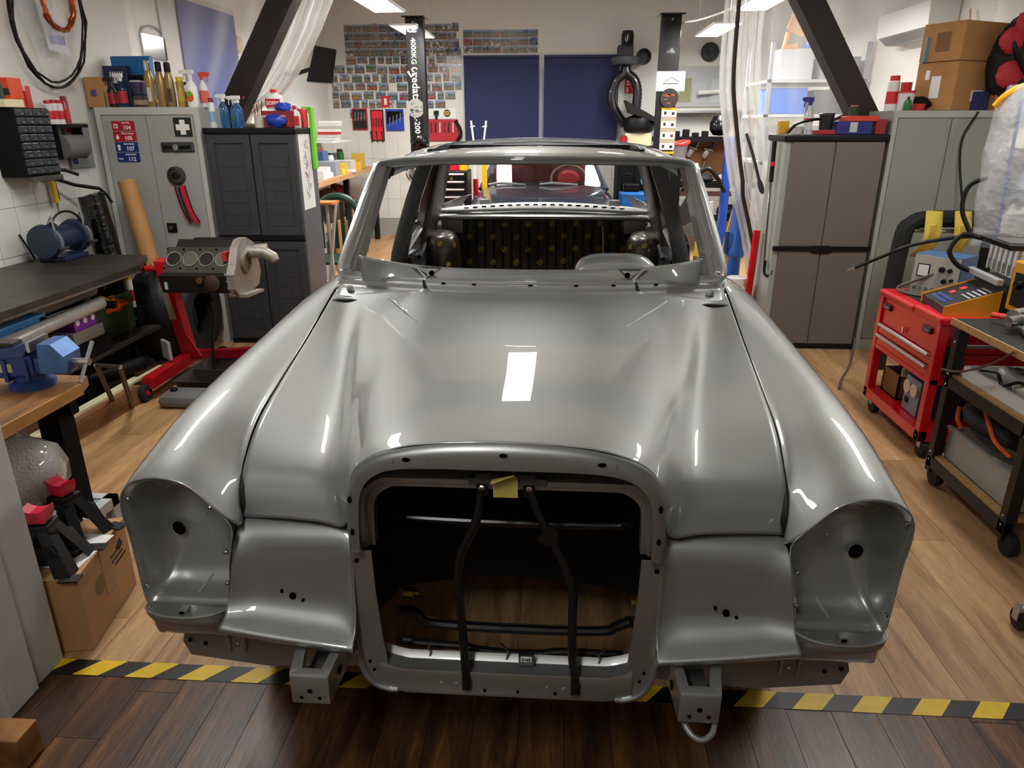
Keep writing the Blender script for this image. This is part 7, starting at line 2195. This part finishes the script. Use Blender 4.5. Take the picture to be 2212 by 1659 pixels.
# ---- rear workbench on the left with clutter
M_wb = pbr('pine_bench', rgb('c39560'), .5, var=.2, vscale=4, stretch=(8, 1, 8))
wb2 = thing('pine_workbench', 'long pine topped workbench full of small stuff by the rear left wall', 'workbench', (-2.9, 9.2, 0))
MB().prism([(-3.29, 7.3), (-2.41, 7.3), (-2.52, 9.2), (-3.29, 9.2)], .985, 1.04, 'z').build('bench_top', M_wb, wb2)
MB().prism([(-3.29, 9.21), (-2.53, 9.21), (-2.61, 10.7), (-3.29, 10.7)], .985, 1.04, 'z').build('bench_top', M_wb, wb2)
MB().box(-3.29, -2.62, 7.4, 10.6, .42, .45).build('lower_shelf', M_wb, wb2)
for y in (7.45, 9.2, 10.6):
    for x in (-2.64, -3.25):
        MB().box(x, x + .07, y - .035, y + .035, 0, .985).build('leg', M_black, wb2)
bz = 1.041
for k, (y, x, d, c, l) in enumerate((
        (7.75, -2.80, (.20, .22, .10), 'd8d6d2', 'white carton at the near end of the pine bench'),
        (7.62, -2.68, (.16, .16, .07), '6a5a3c', 'brown patterned box at the near corner of the pine bench'),
        (8.05, -2.85, (.30, .25, .20), 'b9b2b4', 'clear case of red parts on the pine bench'),
        (8.25, -2.70, (.16, .14, .12), 'e0dedc', 'white crumple of packing on the pine bench'),
        (8.70, -2.80, (.30, .30, .16), '8a8f9a', 'grey organiser box on the pine bench'),
        (9.05, -2.70, (.10, .10, .12), 'e0b41c', 'bright yellow box on the pine bench'),
        (9.45, -2.80, (.26, .24, .14), 'b8b2a4', 'pale carton beside the yellow box on the pine bench'),
        (9.75, -2.72, (.12, .12, .10), 'd8a41c', 'dark yellow tin at the far end of the pine bench'),
        (8.45, -3.05, (.22, .20, .30), '2a2a2e', 'black crate at the back of the pine bench'),
        (9.15, -3.05, (.24, .20, .26), '3a5a8a', 'blue case at the back of the pine bench'))):
    carton(l, (x + .10, y, bz), d, plain(c, .5), .1 * (k % 3), 'storage_box')
for k, (y, x, r, h, c, cap, l) in enumerate(((9.3, -2.95, .05, .28, '232226', 'a83a22', 'black bottle with a rust red cap on the pine bench'), (9.5, -2.88, .045, .20, 'dfe2e6', 'e8e8e8', 'white bottle on the pine bench'), (10.0, -2.90, .05, .26, '1f5a2a', '1a1c1a', 'dark green bottle at the far end of the pine bench'), (8.55, -2.92, .05, .34, '2a3040', 'd42a2a', 'dark bottle with a bright red cap on the pine bench'), (8.9, -3.1, .05, .40, 'c8a23c', 'd89a2a', 'yellow sprayer behind the clear case'))):
    can(l, (x, y, bz), r, h, c, cap, name='bench_bottle', cat='bottle')
for k, (y, x, c, l) in enumerate(((7.6, -2.85, '2848a8', 'blue plastic bag on the shelf under the pine bench'), (8.0, -2.80, '8a1a22', 'red cloth bag under the pine bench'), (8.5, -2.82, '16161a', 'black bag under the pine bench'), (9.0, -2.80, '6a4a3c', 'brown bag under the pine bench'), (9.6, -2.85, '7a1820', 'dark red bundle under the far end of the pine bench'))):
    crumple(l, (x, y, .45 + .20), .21, plain(c, .6), 'stored_bag', 'bag', (.9, .9, .95), 100 + k, .15)
for k, (x, y, c) in enumerate(((-2.50, 7.7, '8a9096'), (-2.45, 8.2, 'a8834e'), (-2.48, 8.6, '7c5f3c'))):
    o = MB().cyl((x, y, 0), (x, y, .62 - .05 * k), .055, 14).build('card_tube', plain(c, .7))
    tag(o, ('grey tube standing under the near end of the pine bench', 'tan cardboard tube standing before the pine bench', 'brown cardboard tube standing before the pine bench')[k], 'tube')
for k in range(7):
    o = MB().box(-3.10, -2.86, 9.7 + .02 * k, 9.95 + .02 * k, 1.42 + .035 * k, 1.45 + .035 * k).build('paper_pad', plain(('d8d6d0', 'c2c0ba', 'b82a2c', 'e4e2dc', 'aaa8a2', 'd8d4cc', 'e8e6e2')[k], .6))
    tag(o, 'flat %s pad in the pile above the pine bench, level %s' % (('pale', 'grey', 'red', 'white', 'darker grey', 'cream', 'bright white')[k], ('one', 'two', 'three', 'four', 'five', 'six', 'seven')[k]), 'pad')
MBs = MB().box(-3.29, -2.84, 9.5, 10.4, 1.39, 1.415).build('wall_shelf', M_white)
tag(MBs, 'white shelf above the pine bench carrying a pile of pads', 'shelf')
for k in range(5):
    o = MB().box(XL + .004, XL + .008, 8.5 + k * .30, 8.74 + k * .30, 1.35 + .12 * (k % 2), 1.70 + .12 * (k % 2)).build('wall_sheet', plain(('c6c8cc', '7a7e86', 'b2b4b8', '8f9298', 'c9c6c2')[k], .6))
    tag(o, 'hanging %s sheet on the left wall above the pine bench' % ('pale blue grey', 'slate', 'light grey', 'mid grey', 'warm white')[k], 'sheet')
# green plastic chair seen past the A-pillar
gch = thing('garden_chair', 'dark green plastic chair with slotted back behind the dark cabinet', 'chair', (-1.95, 6.75, 0))
M_gch = plain('1c3a2a', .4)
out = catmull([(-2.22, 0, .50), (-2.20, 0, .78), (-2.12, 0, .93), (-1.98, 0, .985), (-1.84, 0, .93), (-1.76, 0, .78), (-1.74, 0, .50)], 5)
MB().tube([(p.x, 6.72, p.z) for p in out], .035, 8).build('back_rim', M_gch, gch, True)
for k in range(6):
    x = -2.15 + k * .068
    MB().box(x - .012, x + .022, 6.71, 6.73, .50, .94).build('back_slat', M_gch, gch)
MB().box(-2.22, -1.74, 6.28, 6.74, .42, .45, bev=.012).build('seat', M_gch, gch)
for (x, y) in ((-2.2, 6.3), (-1.76, 6.3), (-2.2, 6.7), (-1.76, 6.7)):
    MB().tube([(x, y, .43), (x * 1.02, y, 0)], .025, 8).build('leg', M_gch, gch)
crumple('pale green bag hanging on the arm of the green chair', (-1.72, 6.45, .62), .12, pbr('green_bag', rgb('4f9a72'), .4, trans=.3, bump=.5, bscale=20), 'green_bag', 'bag', (.8, .8, 1.2), 120, .2)
stl = thing('folding_ladder', 'thin grey ladder legs with an orange tray beside the green chair', 'ladder', (-1.9, 6.1, 0))
for (x0, x1) in ((-1.86, -1.88), (-1.96, -1.80)):
    MB().tube([(x0, 6.1, 0), (x1, 6.1, .98)], .014, 8).build('leg', M_lgrey, stl)
MB().box(-2.02, -1.80, 6.0, 6.2, .98, 1.0).build('orange_tray', plain('d8762c', .5), stl)
tag(MB().box(-1.72, -1.05, 5.9, 7.1, 0, .30, bev=.01).build('orange_board', plain('c26a38', .6)), 'stack of orange brown boards on the floor beside the car', 'board')
# ---- black tool trolley
tr2 = thing('tool_trolley', 'black tool trolley with bright drawer handles behind the car shell', 'tool trolley', (-1.02, 7.8, 0))
MB().box(-1.19, -.86, 7.62, 8.0, .10, 1.16, bev=.008).build('trolley_body', M_black, tr2)
for k in range(7):
    zc = 1.11 - k * .077
    d = MB().box(-1.17, -.88, 7.605, 7.622, zc - .03, zc + .030, bev=.003).build('drawer', M_blackgloss, tr2)
    MB().tube([(-1.16, 7.598, zc + .018), (-.89, 7.598, zc + .018)], .011, 8).build('drawer_handle', plain('e2e4e8', .2, metal=.7), d, True)
MB().lathe([(.018, 0), (.018, -.006)], 14, (-1.02, 7.603, 1.085), 'y').build('badge', M_brass, tr2)
MB().box(-1.19, -.86, 7.62, 8.0, 0, .10).build('base', M_black, tr2)
carton('red tool case on the black trolley', (-1.06, 7.8, 1.161), (.22, .2, .09), M_red, name='red_case')
carton('black and yellow drill case beside the red case on the trolley', (-.92, 7.8, 1.161), (.10, .18, .08), M_yellow, name='yellow_case')
lvl = thing('spirit_level', 'long yellow spirit level standing behind the trolley', 'spirit level', (-.72, 8.1, 0))
MB().box(-.755, -.70, 8.08, 8.12, 0, 1.28).build('level_body', M_yellow, lvl)
tag(MB().tube([(-.82, 8.05, 0), (-.82, 8.05, 1.05)], .03, 10).build('red_pole', M_red), 'thin red pole beside the yellow spirit level', 'pole')
# ---- second car
M_c2p = pbr('dark_blue_paint', rgb('3a4250'), .3, metal=.6, coat=1, coat_r=.03)
c2 = thing('car', 'dark blue grey classic car with red interior parked behind the silver shell', 'car', (-.08, 8.6, 0))
hr_ = []
for (y, z, k) in ((6.70, .62, .80), (6.72, .74, .86), (6.80, .82, .92), (7.0, .87, .97), (7.4, .925, 1.0), (7.8, .955, 1.0), (8.14, .975, .98)):
    hr_.append([Vector((-.08 + .80 * k * u, y, z - .02 * abs(u) ** 2 - (.20 * max(0, abs(u) - .86) / .14) + .012 * (abs(abs(u) - .55) < .03))) for u in [-1, -.95, -.88, -.75, -.55, -.3, 0, .3, .55, .75, .88, .95, 1]])
MB().grid(net(hr_, 3, 3)).build('hood', M_c2p, c2, True, ang=60)
for s_ in (-1, 1):
    MB().box(-.08 + s_ * .79 - .02, -.08 + s_ * .79 + .02, 6.8, 10.3, .25, .80, bev=.02).build('body_side', M_c2p, c2)
    MB().tube([(-.08 + s_ * .70, 8.17, .93), (-.08 + s_ * .52, 8.62, 1.33)], .028, 8).build('a_pillar', M_c2p, c2, True)
    MB().tube([(-.08 + s_ * .60, 10.0, .95), (-.08 + s_ * .48, 9.62, 1.30)], .05, 8).build('c_pillar', M_dark, c2, True)
    for wy in (7.3, 9.7):
        MB().lathe([(.12, -.08), (.28, -.08), (.29, 0), (.28, .08), (.12, .08)], 20, (-.08 + s_ * .70, wy, .29), 'x').build('wheel', M_rubber, c2, True)
MB().grid([[Vector((-.08 + .53 * u, y, z - .04 * u * u)) for u in (-1, -.6, 0, .6, 1)] for (y, z) in ((8.60, 1.34), (8.75, 1.38), (9.2, 1.40), (9.55, 1.36), (9.66, 1.31))]).build('roof', M_c2p, c2, True)
MB().box(-.78, .62, 8.14, 8.18, .90, .965, bev=.01).build('wiper_cowl', M_c2p, c2)
MB().box(-.76, .60, 6.75, 10.3, .22, .26).build('floor_pan', M_dark, c2)
MB().box(-.70, .54, 9.98, 10.3, .60, .92, bev=.03).build('trunk', M_c2p, c2)
M_rint = pbr('red_leather', rgb('531620'), .5)
MB().box(-.68, .52, 8.25, 8.45, .80, .93, bev=.03).build('dashboard', M_dark, c2)
for x in (-.42, .26):
    MB().box(x - .25, x + .25, 8.95, 9.10, .5, .95, bev=.05).build('seat_back', M_rint, c2, True)
MB().box(-.62, .46, 9.55, 9.70, .5, 1.12, bev=.05).build('rear_seat', M_rint, c2, True)
sw_ = MB().tube([(.20 + .20 * math.cos(a), 8.52 + .06 * math.sin(a), .95 + .17 * math.sin(a)) for a in [2 * math.pi * k / 24 for k in range(24)]], .014, 8, closed=True).build('steering_wheel', plain('8a6a5c', .4), c2, True)
MB().lathe([(.10, 0), (.13, .03), (.001, .03)], 16, (.20, 8.50, .94), 'y').build('horn_pad', plain('b02a30', .5), sw_, True)
for x in (-.55, .02):
    MB().tube([(x + .28, 8.13, .985), (x, 8.12, 1.005), (x - .14, 8.125, .99)], [.010, .016, .008], 6).build('wiper', M_steel, c2, True)
wsg = MB().grid([[Vector((-.08 + .66 * u, 8.20 - .05 * (1 - u * u), .95)) for u in (-1, -.5, 0, .5, 1)], [Vector((-.08 + .50 * u, 8.61 - .03 * (1 - u * u), 1.335)) for u in (-1, -.5, 0, .5, 1)]])
wsg.build('windshield', pbr('windshield_glass', (.95, .97, .97), .02, trans=1.0, spec=.5), c2, True)
# ---- blue compressor, behind the right C-pillar
cp = thing('blue_canister', 'light blue canister with black pump head by the rear tiles', 'canister', (1.03, 9.5, 0))
MB().box(.87, 1.20, 9.40, 9.65, .35, .80, bev=.03).build('tank', plain('1f70c4', .4), cp)
MB().box(.87, 1.20, 9.42, 9.62, 0, .35).build('stand', M_blackmatte, cp)
MB().box(.92, 1.12, 9.42, 9.6, .80, .90, bev=.02).build('pump_head', M_black, cp)
MB().tube(catmull([(.90, 9.5, .80), (.90, 9.5, .98), (.97, 9.5, 1.02), (1.02, 9.5, 1.0)], 4), .014, 8).build('bent_pipe', M_black, cp, True)
MB().tube([(1.08, 9.5, .9), (1.10, 9.5, 1.35)], .05, 10).build('hose_bundle', M_blackmatte, cp, True)
MB().lathe([(.05, 0), (.05, .08)], 14, (1.18, 9.46, .93), 'y').build('gauge', plain('5fa8d8', .4), cp)
# ---- fume extractor on the rear wall
ex = thing('fume_extractor', 'black twin hose exhaust extractor with fan motor on the rear wall', 'extractor', (.97, 10.7, 1.3))
EY = 10.75
MB().lathe([(.001, .205), (.07, .20), (.085, .16), (.085, .02), (.06, 0)], 18, (.98, EY, 2.60)).build('motor', M_blackgloss, ex, True)
MB().box(.85, 1.06, EY - .09, EY + .09, 2.47, 2.62, bev=.02).build('terminal_box', M_dark, ex)
MB().lathe([(.06, .0), (.19, .01), (.205, .05), (.19, .10), (.10, .12)], 24, (.97, EY, 2.37)).build('fan_housing', plain('4c4e52', .45), ex, True)
MB().lathe([(.06, 0), (.10, -.03), (.105, -.12), (.09, -.12), (.085, -.04)], 20, (1.20, EY, 2.47), 'y').build('intake_port', M_black, ex, True)
for s_, P in ((-1, [(.98, EY, 2.36), (.96, EY, 2.27), (.86, EY, 2.18), (.80, EY, 2.02), (.82, EY, 1.86), (.92, EY, 1.70), (1.0, EY, 1.60)]), (1, [(.98, EY, 2.36), (1.0, EY, 2.27), (1.10, EY, 2.19), (1.15, EY, 2.05), (1.15, EY, 1.88), (1.14, EY, 1.76)])):
    pp = catmull(P, 7)
    MB().tube(pp, [.062 + .006 * (i % 2) for i in range(len(pp))], 12).build('hose', pbr('duct_hose', rgb('141416'), .3, coat=.4), ex, True, ang=80)
MB().lathe([(.14, 0), (.20, .02), (.22, .10), (.20, .19), (.06, .24)], 20, (1.18, 10.6, 1.50)).build('funnel_hood', M_black, ex, True)
MB().prism([(.96, 1.92), (1.0, 1.90), (1.46, 1.66), (1.50, 1.60), (1.02, 1.76)], 10.42, 10.70).build('hood_flap', M_black, ex)
carton('pale canister carrying the extractor funnel', (1.17, 10.6, 1.33), (.36, .25, .165), M_cream, name='pale_canister', cat='canister')
tag(MB().box(.9, 1.7, 10.4, 10.98, .0, 1.32).build('black_cabinet', M_blackmatte), 'plain black cabinet on the rear wall under the extractor', 'cabinet')
can('round red tin on the black cabinet below the navy blind', (.97, 10.45, 1.325), .055, .14, 'b01c30', '8a1626')
sgn_ = thing('fire_sign', 'small red fire sign with white symbols on the rear wall', 'sign', (1.06, BW, 2.03))
MB().box(.99, 1.17, BW - .006, BW, 2.02, 2.21).build('plate', M_red, sgn_)
MB().box(1.02, 1.05, BW - .009, BW - .006, 2.04, 2.10).box(1.015, 1.06, BW - .009, BW - .006, 2.13, 2.15).box(1.02, 1.05, BW - .009, BW - .006, 2.165, 2.20).build('white_symbol', M_white, sgn_)
fv = thing('wall_fan', 'round dark ventilator with two clips on the rear wall', 'ventilator', (2.14, BW, 2.4))
MB().lathe([(.11, 0), (.125, -.03), (.11, -.06), (.03, -.065), (.001, -.05)], 26, (2.14, BW, 2.55), 'y').build('fan_body', M_dark, fv, True)
for x in (2.0, 2.28):
    MB().box(x - .015, x + .015, BW - .03, BW, 2.53, 2.57).build('clip', M_steel, fv)
# glass cabinet board, shelf, pegboard
tag(MB().box(1.70, 2.55, BW - .03, BW, 1.84, 2.37).build('notice_board', plain('a6a8a8', .4)), 'grey glass fronted notice board with pinned papers on the rear wall', 'notice board')
for k, (x, z, w_, h_, c) in enumerate(((1.76, 1.90, .16, .32, '8f8d68'), (1.95, 1.90, .18, .26, 'b0b2b4'), (2.20, 1.90, .16, .30, 'b4b6b8'))):
    o = MB().box(x, x + w_, BW - .034, BW - .03, z, z + h_).build('pinned_paper', plain(c, .6), bpy.data.objects['notice_board'])
tag(MB().cyl((2.0, 10.85, 2.02), (2.42, 10.97, 2.05), .03, 10).build('white_tube', M_white), 'short white tube sticking out in front of the notice board', 'tube')
tag(MB().box(1.62, 2.75, 10.72, 10.98, 1.76, 1.79).build('wall_shelf', M_steel), 'thin metal shelf under the notice board', 'shelf')
pg = thing('pegboard', 'brown pegboard with spray guns hanging over the dark bench', 'pegboard', (2.0, 10.0, 0))
MB().box(1.56, 2.42, 9.90, 9.93, .92, 1.42).build('board', plain('8a5c34', .7), pg)
MB().box(1.30, 2.6, 9.6, 9.98, 1.40, 1.46).build('shelf', M_blackmatte, pg)
for x in (1.32, 2.52):
    MB().box(x, x + .06, 9.66, 9.96, 0, 1.40).build('post', M_blackmatte, pg)
MB().box(1.30, 2.6, 9.6, 9.98, .84, .90).box(1.30, 2.6, 9.6, 9.98, .42, .46).build('lower_shelf', M_blackmatte, pg)
MB().box(1.45, 2.5, 9.56, 9.60, .74, .80).build('brown_rail', plain('4a201c', .6), pg)
for k, (x, z) in enumerate(((1.66, 1.27), (1.82, 1.29), (2.02, 1.27), (1.92, 1.03))):
    t = thing('spray_gun', 'metal paint spray gun on the pegboard, ' + ('beside the grey bucket', 'in the middle of the top row', 'with a blue handle, by the blue hoist', 'alone in the lower row')[k], 'spray gun', (x, 9.86, z))
    MB().tube([(-.05, 0, .05), (.06, 0, .02)], .018, 8).build('gun_body', M_steel, t, True, local=True)
    MB().tube([(.04, 0, .03), (.07, 0, .12)], .014, 8).build('handle', M_steel if k != 2 else M_blue, t, True, local=True)
    MB().lathe([(.03, -.12), (.042, -.10), (.042, -.02), (.015, .0)], 12, (0, 0, .03), M=Matrix.Rotation(.5, 4, 'Y')).build('paint_cup', plain('c8c8c6', .3, metal=.5), t, True, local=True)
bkt = thing('grey_bucket', 'grey bucket with a red hose coiled on its rim', 'bucket', (1.52, 9.2, 1.22))
MB().lathe([(.10, 0), (.13, .19)], 18, (1.52, 9.2, 1.20)).build('bucket_body', plain('8a8688', .5), bkt, True)
MB().box(1.46, 1.58, 9.14, 9.26, 0, 1.20).build('stand_post', M_blackmatte, bkt)
rh = [(1.50 + (.15 + .01 * math.sin(k)) * math.cos(k * .42), 9.2 + .13 * math.sin(k * .42), 1.40 + .02 * math.sin(k * .9)) for k in range(34)]
tag(MB().tube(rh + [(1.36, 9.15, 1.36), (1.40, 9.12, 1.16)], .016, 6).build('red_hose', plain('e0302c', .4), None, True), 'bright red hose coiled on the grey bucket', 'hose')
tag(MB().lathe([(.001, .13), (.09, .11), (.135, .03), (.13, -.06), (.08, -.12), (.001, -.13)], 18, (2.12, 9.75, 1.60)).build('black_helmet', M_blackgloss, None, True), 'glossy black round helmet on the dark shelf', 'helmet')
for k in range(5):
    tag(MB().box(1.42 + k * .12, 1.50 + k * .12, 9.72, 9.8, 1.461, 1.51 + .02 * (k % 3), bev=.01).build('small_box', M_blackmatte), 'small black case on the dark shelf, %s from the lift post' % ('first', 'second', 'third', 'fourth', 'fifth')[k], 'case')
for k, (x, z, s_, c) in enumerate(((1.55, .95, .07, '3a3a3c'), (1.75, .94, .06, '7a3a2c'), (2.0, .95, .08, '24262a'), (2.2, .95, .07, '9a968e'), (1.6, .53, .12, '2c2420'), (1.95, .53, .13, '43352c'), (2.3, .53, .12, '1c1c1e'))):
    crumple('%s bundle on the dark pegboard bench, %s' % (('grey', 'rust', 'black', 'pale', 'brown', 'tan brown', 'jet black')[k], 'top level' if k < 4 else 'lower level'), (x, 9.75, z), s_, plain(c, .7), 'stored_bundle', 'bundle', (1.1, .9, .7), 140 + k, .2)
tag(MB().prism([(1.60, 0), (1.76, 0), (1.72, .85), (1.60, .82)], 7.8, 7.83).build('leaning_board', M_white), 'white board leaning under the pegboard beside the pillar', 'board')
tag(MB().prism([(1.40, .50), (1.62, .60), (1.70, .98), (1.60, 1.0), (1.45, .72)], 8.2, 8.3).build('black_slab', M_dark), 'dark slab leaning against the pegboard bench', 'slab')
# ---- storage behind the right curtain
shf = thing('storage_rack', 'long storage rack of crates behind the clear curtain on the right', 'rack', (2.8, 8.6, 0))
for z in (1.20, 1.68, 2.02):
    MB().box(2.25, 3.28, 8.2, 9.2, z, z + .03).build('shelf_board', M_lgrey, shf)
for (x, y) in ((2.27, 8.22), (3.24, 8.22), (2.27, 9.18), (3.24, 9.18)):
    MB().box(x - .02, x + .02, y - .02, y + .02, 0, 2.4).build('upright', plain('8a8f9a', .5), shf)
for k, (x, z, d, c, l) in enumerate(((2.55, 2.051, (.34, .4, .30), 'c8ccd2', 'white crate behind the clear curtain'), (3.0, 2.051, (.40, .4, .22), '9a9ca2', 'grey crate behind the clear curtain'), (2.5, 1.711, (.40, .4, .26), '3b72d0', 'bright blue crate behind the clear curtain'), (3.0, 1.711, (.46, .4, .24), '55585e', 'dark grey crate behind the clear curtain'), (2.6, 1.231, (.6, .4, .36), '8f9298', 'wide grey crate on the low shelf behind the curtain'))):
    carton(l, (x, 8.5, z), d, plain(c, .5), 0, 'storage_crate', cat='crate')
oc = thing('orange_light', 'orange work light standing on the rack behind the curtain', 'work light', (2.45, 8.3, 2.36))
MB().box(-.11, .11, -.04, .04, .14, .38, M=Matrix.Rotation(.35, 4, 'Y'), bev=.03).build('lamp_head', plain('e8952c', .5), oc, local=True)
MB().tube([(-.02, 0, .14), (-.05, 0, .01), (.08, 0, .01)], .03, 8).build('lamp_foot', plain('e8952c', .5), oc, local=True)
crumple('blue plastic bag on the rack behind the curtain', (2.85, 8.4, 2.42), .15, plain('2f62c8', .4), 'blue_bag', 'bag', (1.2, .8, .7), 160, .25)
ac = thing('air_conditioner', 'white split air conditioner on the right wall behind the curtain', 'air conditioner', (3.2, 7.1, 2.3))
MB().prism([(3.29, 2.30), (3.13, 2.30), (3.06, 2.36), (3.05, 2.55), (3.09, 2.60), (3.29, 2.61)], 6.62, 7.62, 'y').build('ac_case', plain('d8d8d6', .35), ac)
MB().prism([(3.26, 2.296), (3.128, 2.296), (3.058, 2.352), (3.062, 2.375), (3.10, 2.36), (3.26, 2.31)], 6.68, 7.56, 'y').build('air_outlet', plain('55585a', .5), ac)
tag(MB().tube(catmull([(3.26, 6.4, 2.45), (3.20, 6.2, 2.2), (3.15, 6.05, 2.0), (3.0, 5.95, 1.75)], 5), .008, 6).build('pink_cable', plain('c87a6a', .5)), 'thin pink cable hanging by the air conditioner', 'cable')
tag(MB().tube(catmull([(1.36, 8.45, 2.62), (1.5, 8.3, 2.62), (1.7, 8.0, 2.66), (1.83, 7.5, 2.70)], 5), .012, 6).build('white_cable', M_white), 'white cable running from the lift post to the LED panel', 'cable')
# ---- more small stuff on the pine bench
for k, (y, x, d, c, l) in enumerate((
        (7.45, -2.52, (.14, .12, .05), '35322c', 'black pouch on the front edge of the pine bench'),
        (7.95, -2.56, (.18, .10, .10), 'c9ccd2', 'small white box of red print on the pine bench front edge'),
        (8.40, -2.60, (.14, .14, .05), 'e6e4e0', 'flat white box on the pine bench front edge'),
        (8.95, -2.60, (.10, .09, .06), 'e6c21c', 'tiny yellow tub on the pine bench front edge'),
        (9.30, -2.62, (.20, .16, .03), 'dedad2', 'white paper pad on the pine bench beyond the bench joint'),
        (10.1, -2.68, (.16, .14, .20), 'b8962c', 'ochre box at the far end of the pine bench'),
        (8.10, -2.95, (.26, .20, .30), 'a0262c', 'red case at the back of the pine bench, near end'),
        (9.60, -3.02, (.30, .24, .22), '2a2d34', 'charcoal case at the back of the pine bench, far end'))):
    carton(l, (x, y, bz), d, plain(c, .5), .15 * (k % 3 - 1), 'storage_box')
for k, (y, x, r, c, l) in enumerate(((7.85, -2.72, .09, '1c1c20', 'black cable heap on the near end of the pine bench'), (8.6, -2.66, .07, 'e2e0dc', 'white cloth heap on the pine bench'), (8.25, -2.86, .08, '3a3c44', 'dark rag heap by the red case on the pine bench'))):
    crumple(l, (x, y, bz + r * .45), r, plain(c, .7), 'heap', 'heap', (1.2, 1.3, .55), 180 + k, .25)
crumple('yellow glove lying on the crate at the back of the pine bench', (-3.0, 8.48, bz + .335), .11, plain('dca52a', .6), 'work_glove', 'glove', (.8, 1.3, .45), 190, .2)
hd = thing('car_headlamp', 'old round chrome headlamp seen behind the left door pillar', 'headlamp', (-1.31, 7.2, 1.10))
MB().lathe([(.001, -.03), (.07, -.02), (.10, 0), (.11, .02), (.09, .07), (.03, .10)], 22, (-1.31, 7.2, 1.17), 'y').build('lamp_body', M_chrome, hd, True)
MB().box(-1.35, -1.27, 7.2, 7.26, 0, 1.10).build('lamp_stand', M_blackmatte, hd)
# ---- clutter in the corner right of the windscreen pillar
for k, (x, y, z0, d, c, l) in enumerate((
        (1.50, 6.9, 0, (.18, .2, .42), '4a4a4e', 'grey case standing on the floor behind the blue ram'),
        (1.62, 6.6, 0, (.16, .2, .30), '9aa0a6', 'pale case on the floor beside the tan board'),
        (1.50, 6.9, .421, (.14, .16, .14), 'c8a83a', 'yellow box on the grey case behind the blue ram'),
        (1.62, 6.6, .301, (.12, .14, .16), '2c4aa0', 'blue box on the pale case beside the tan board'))):
    carton(l, (x, y, z0), d, plain(c, .5), .2 * k, 'storage_box')
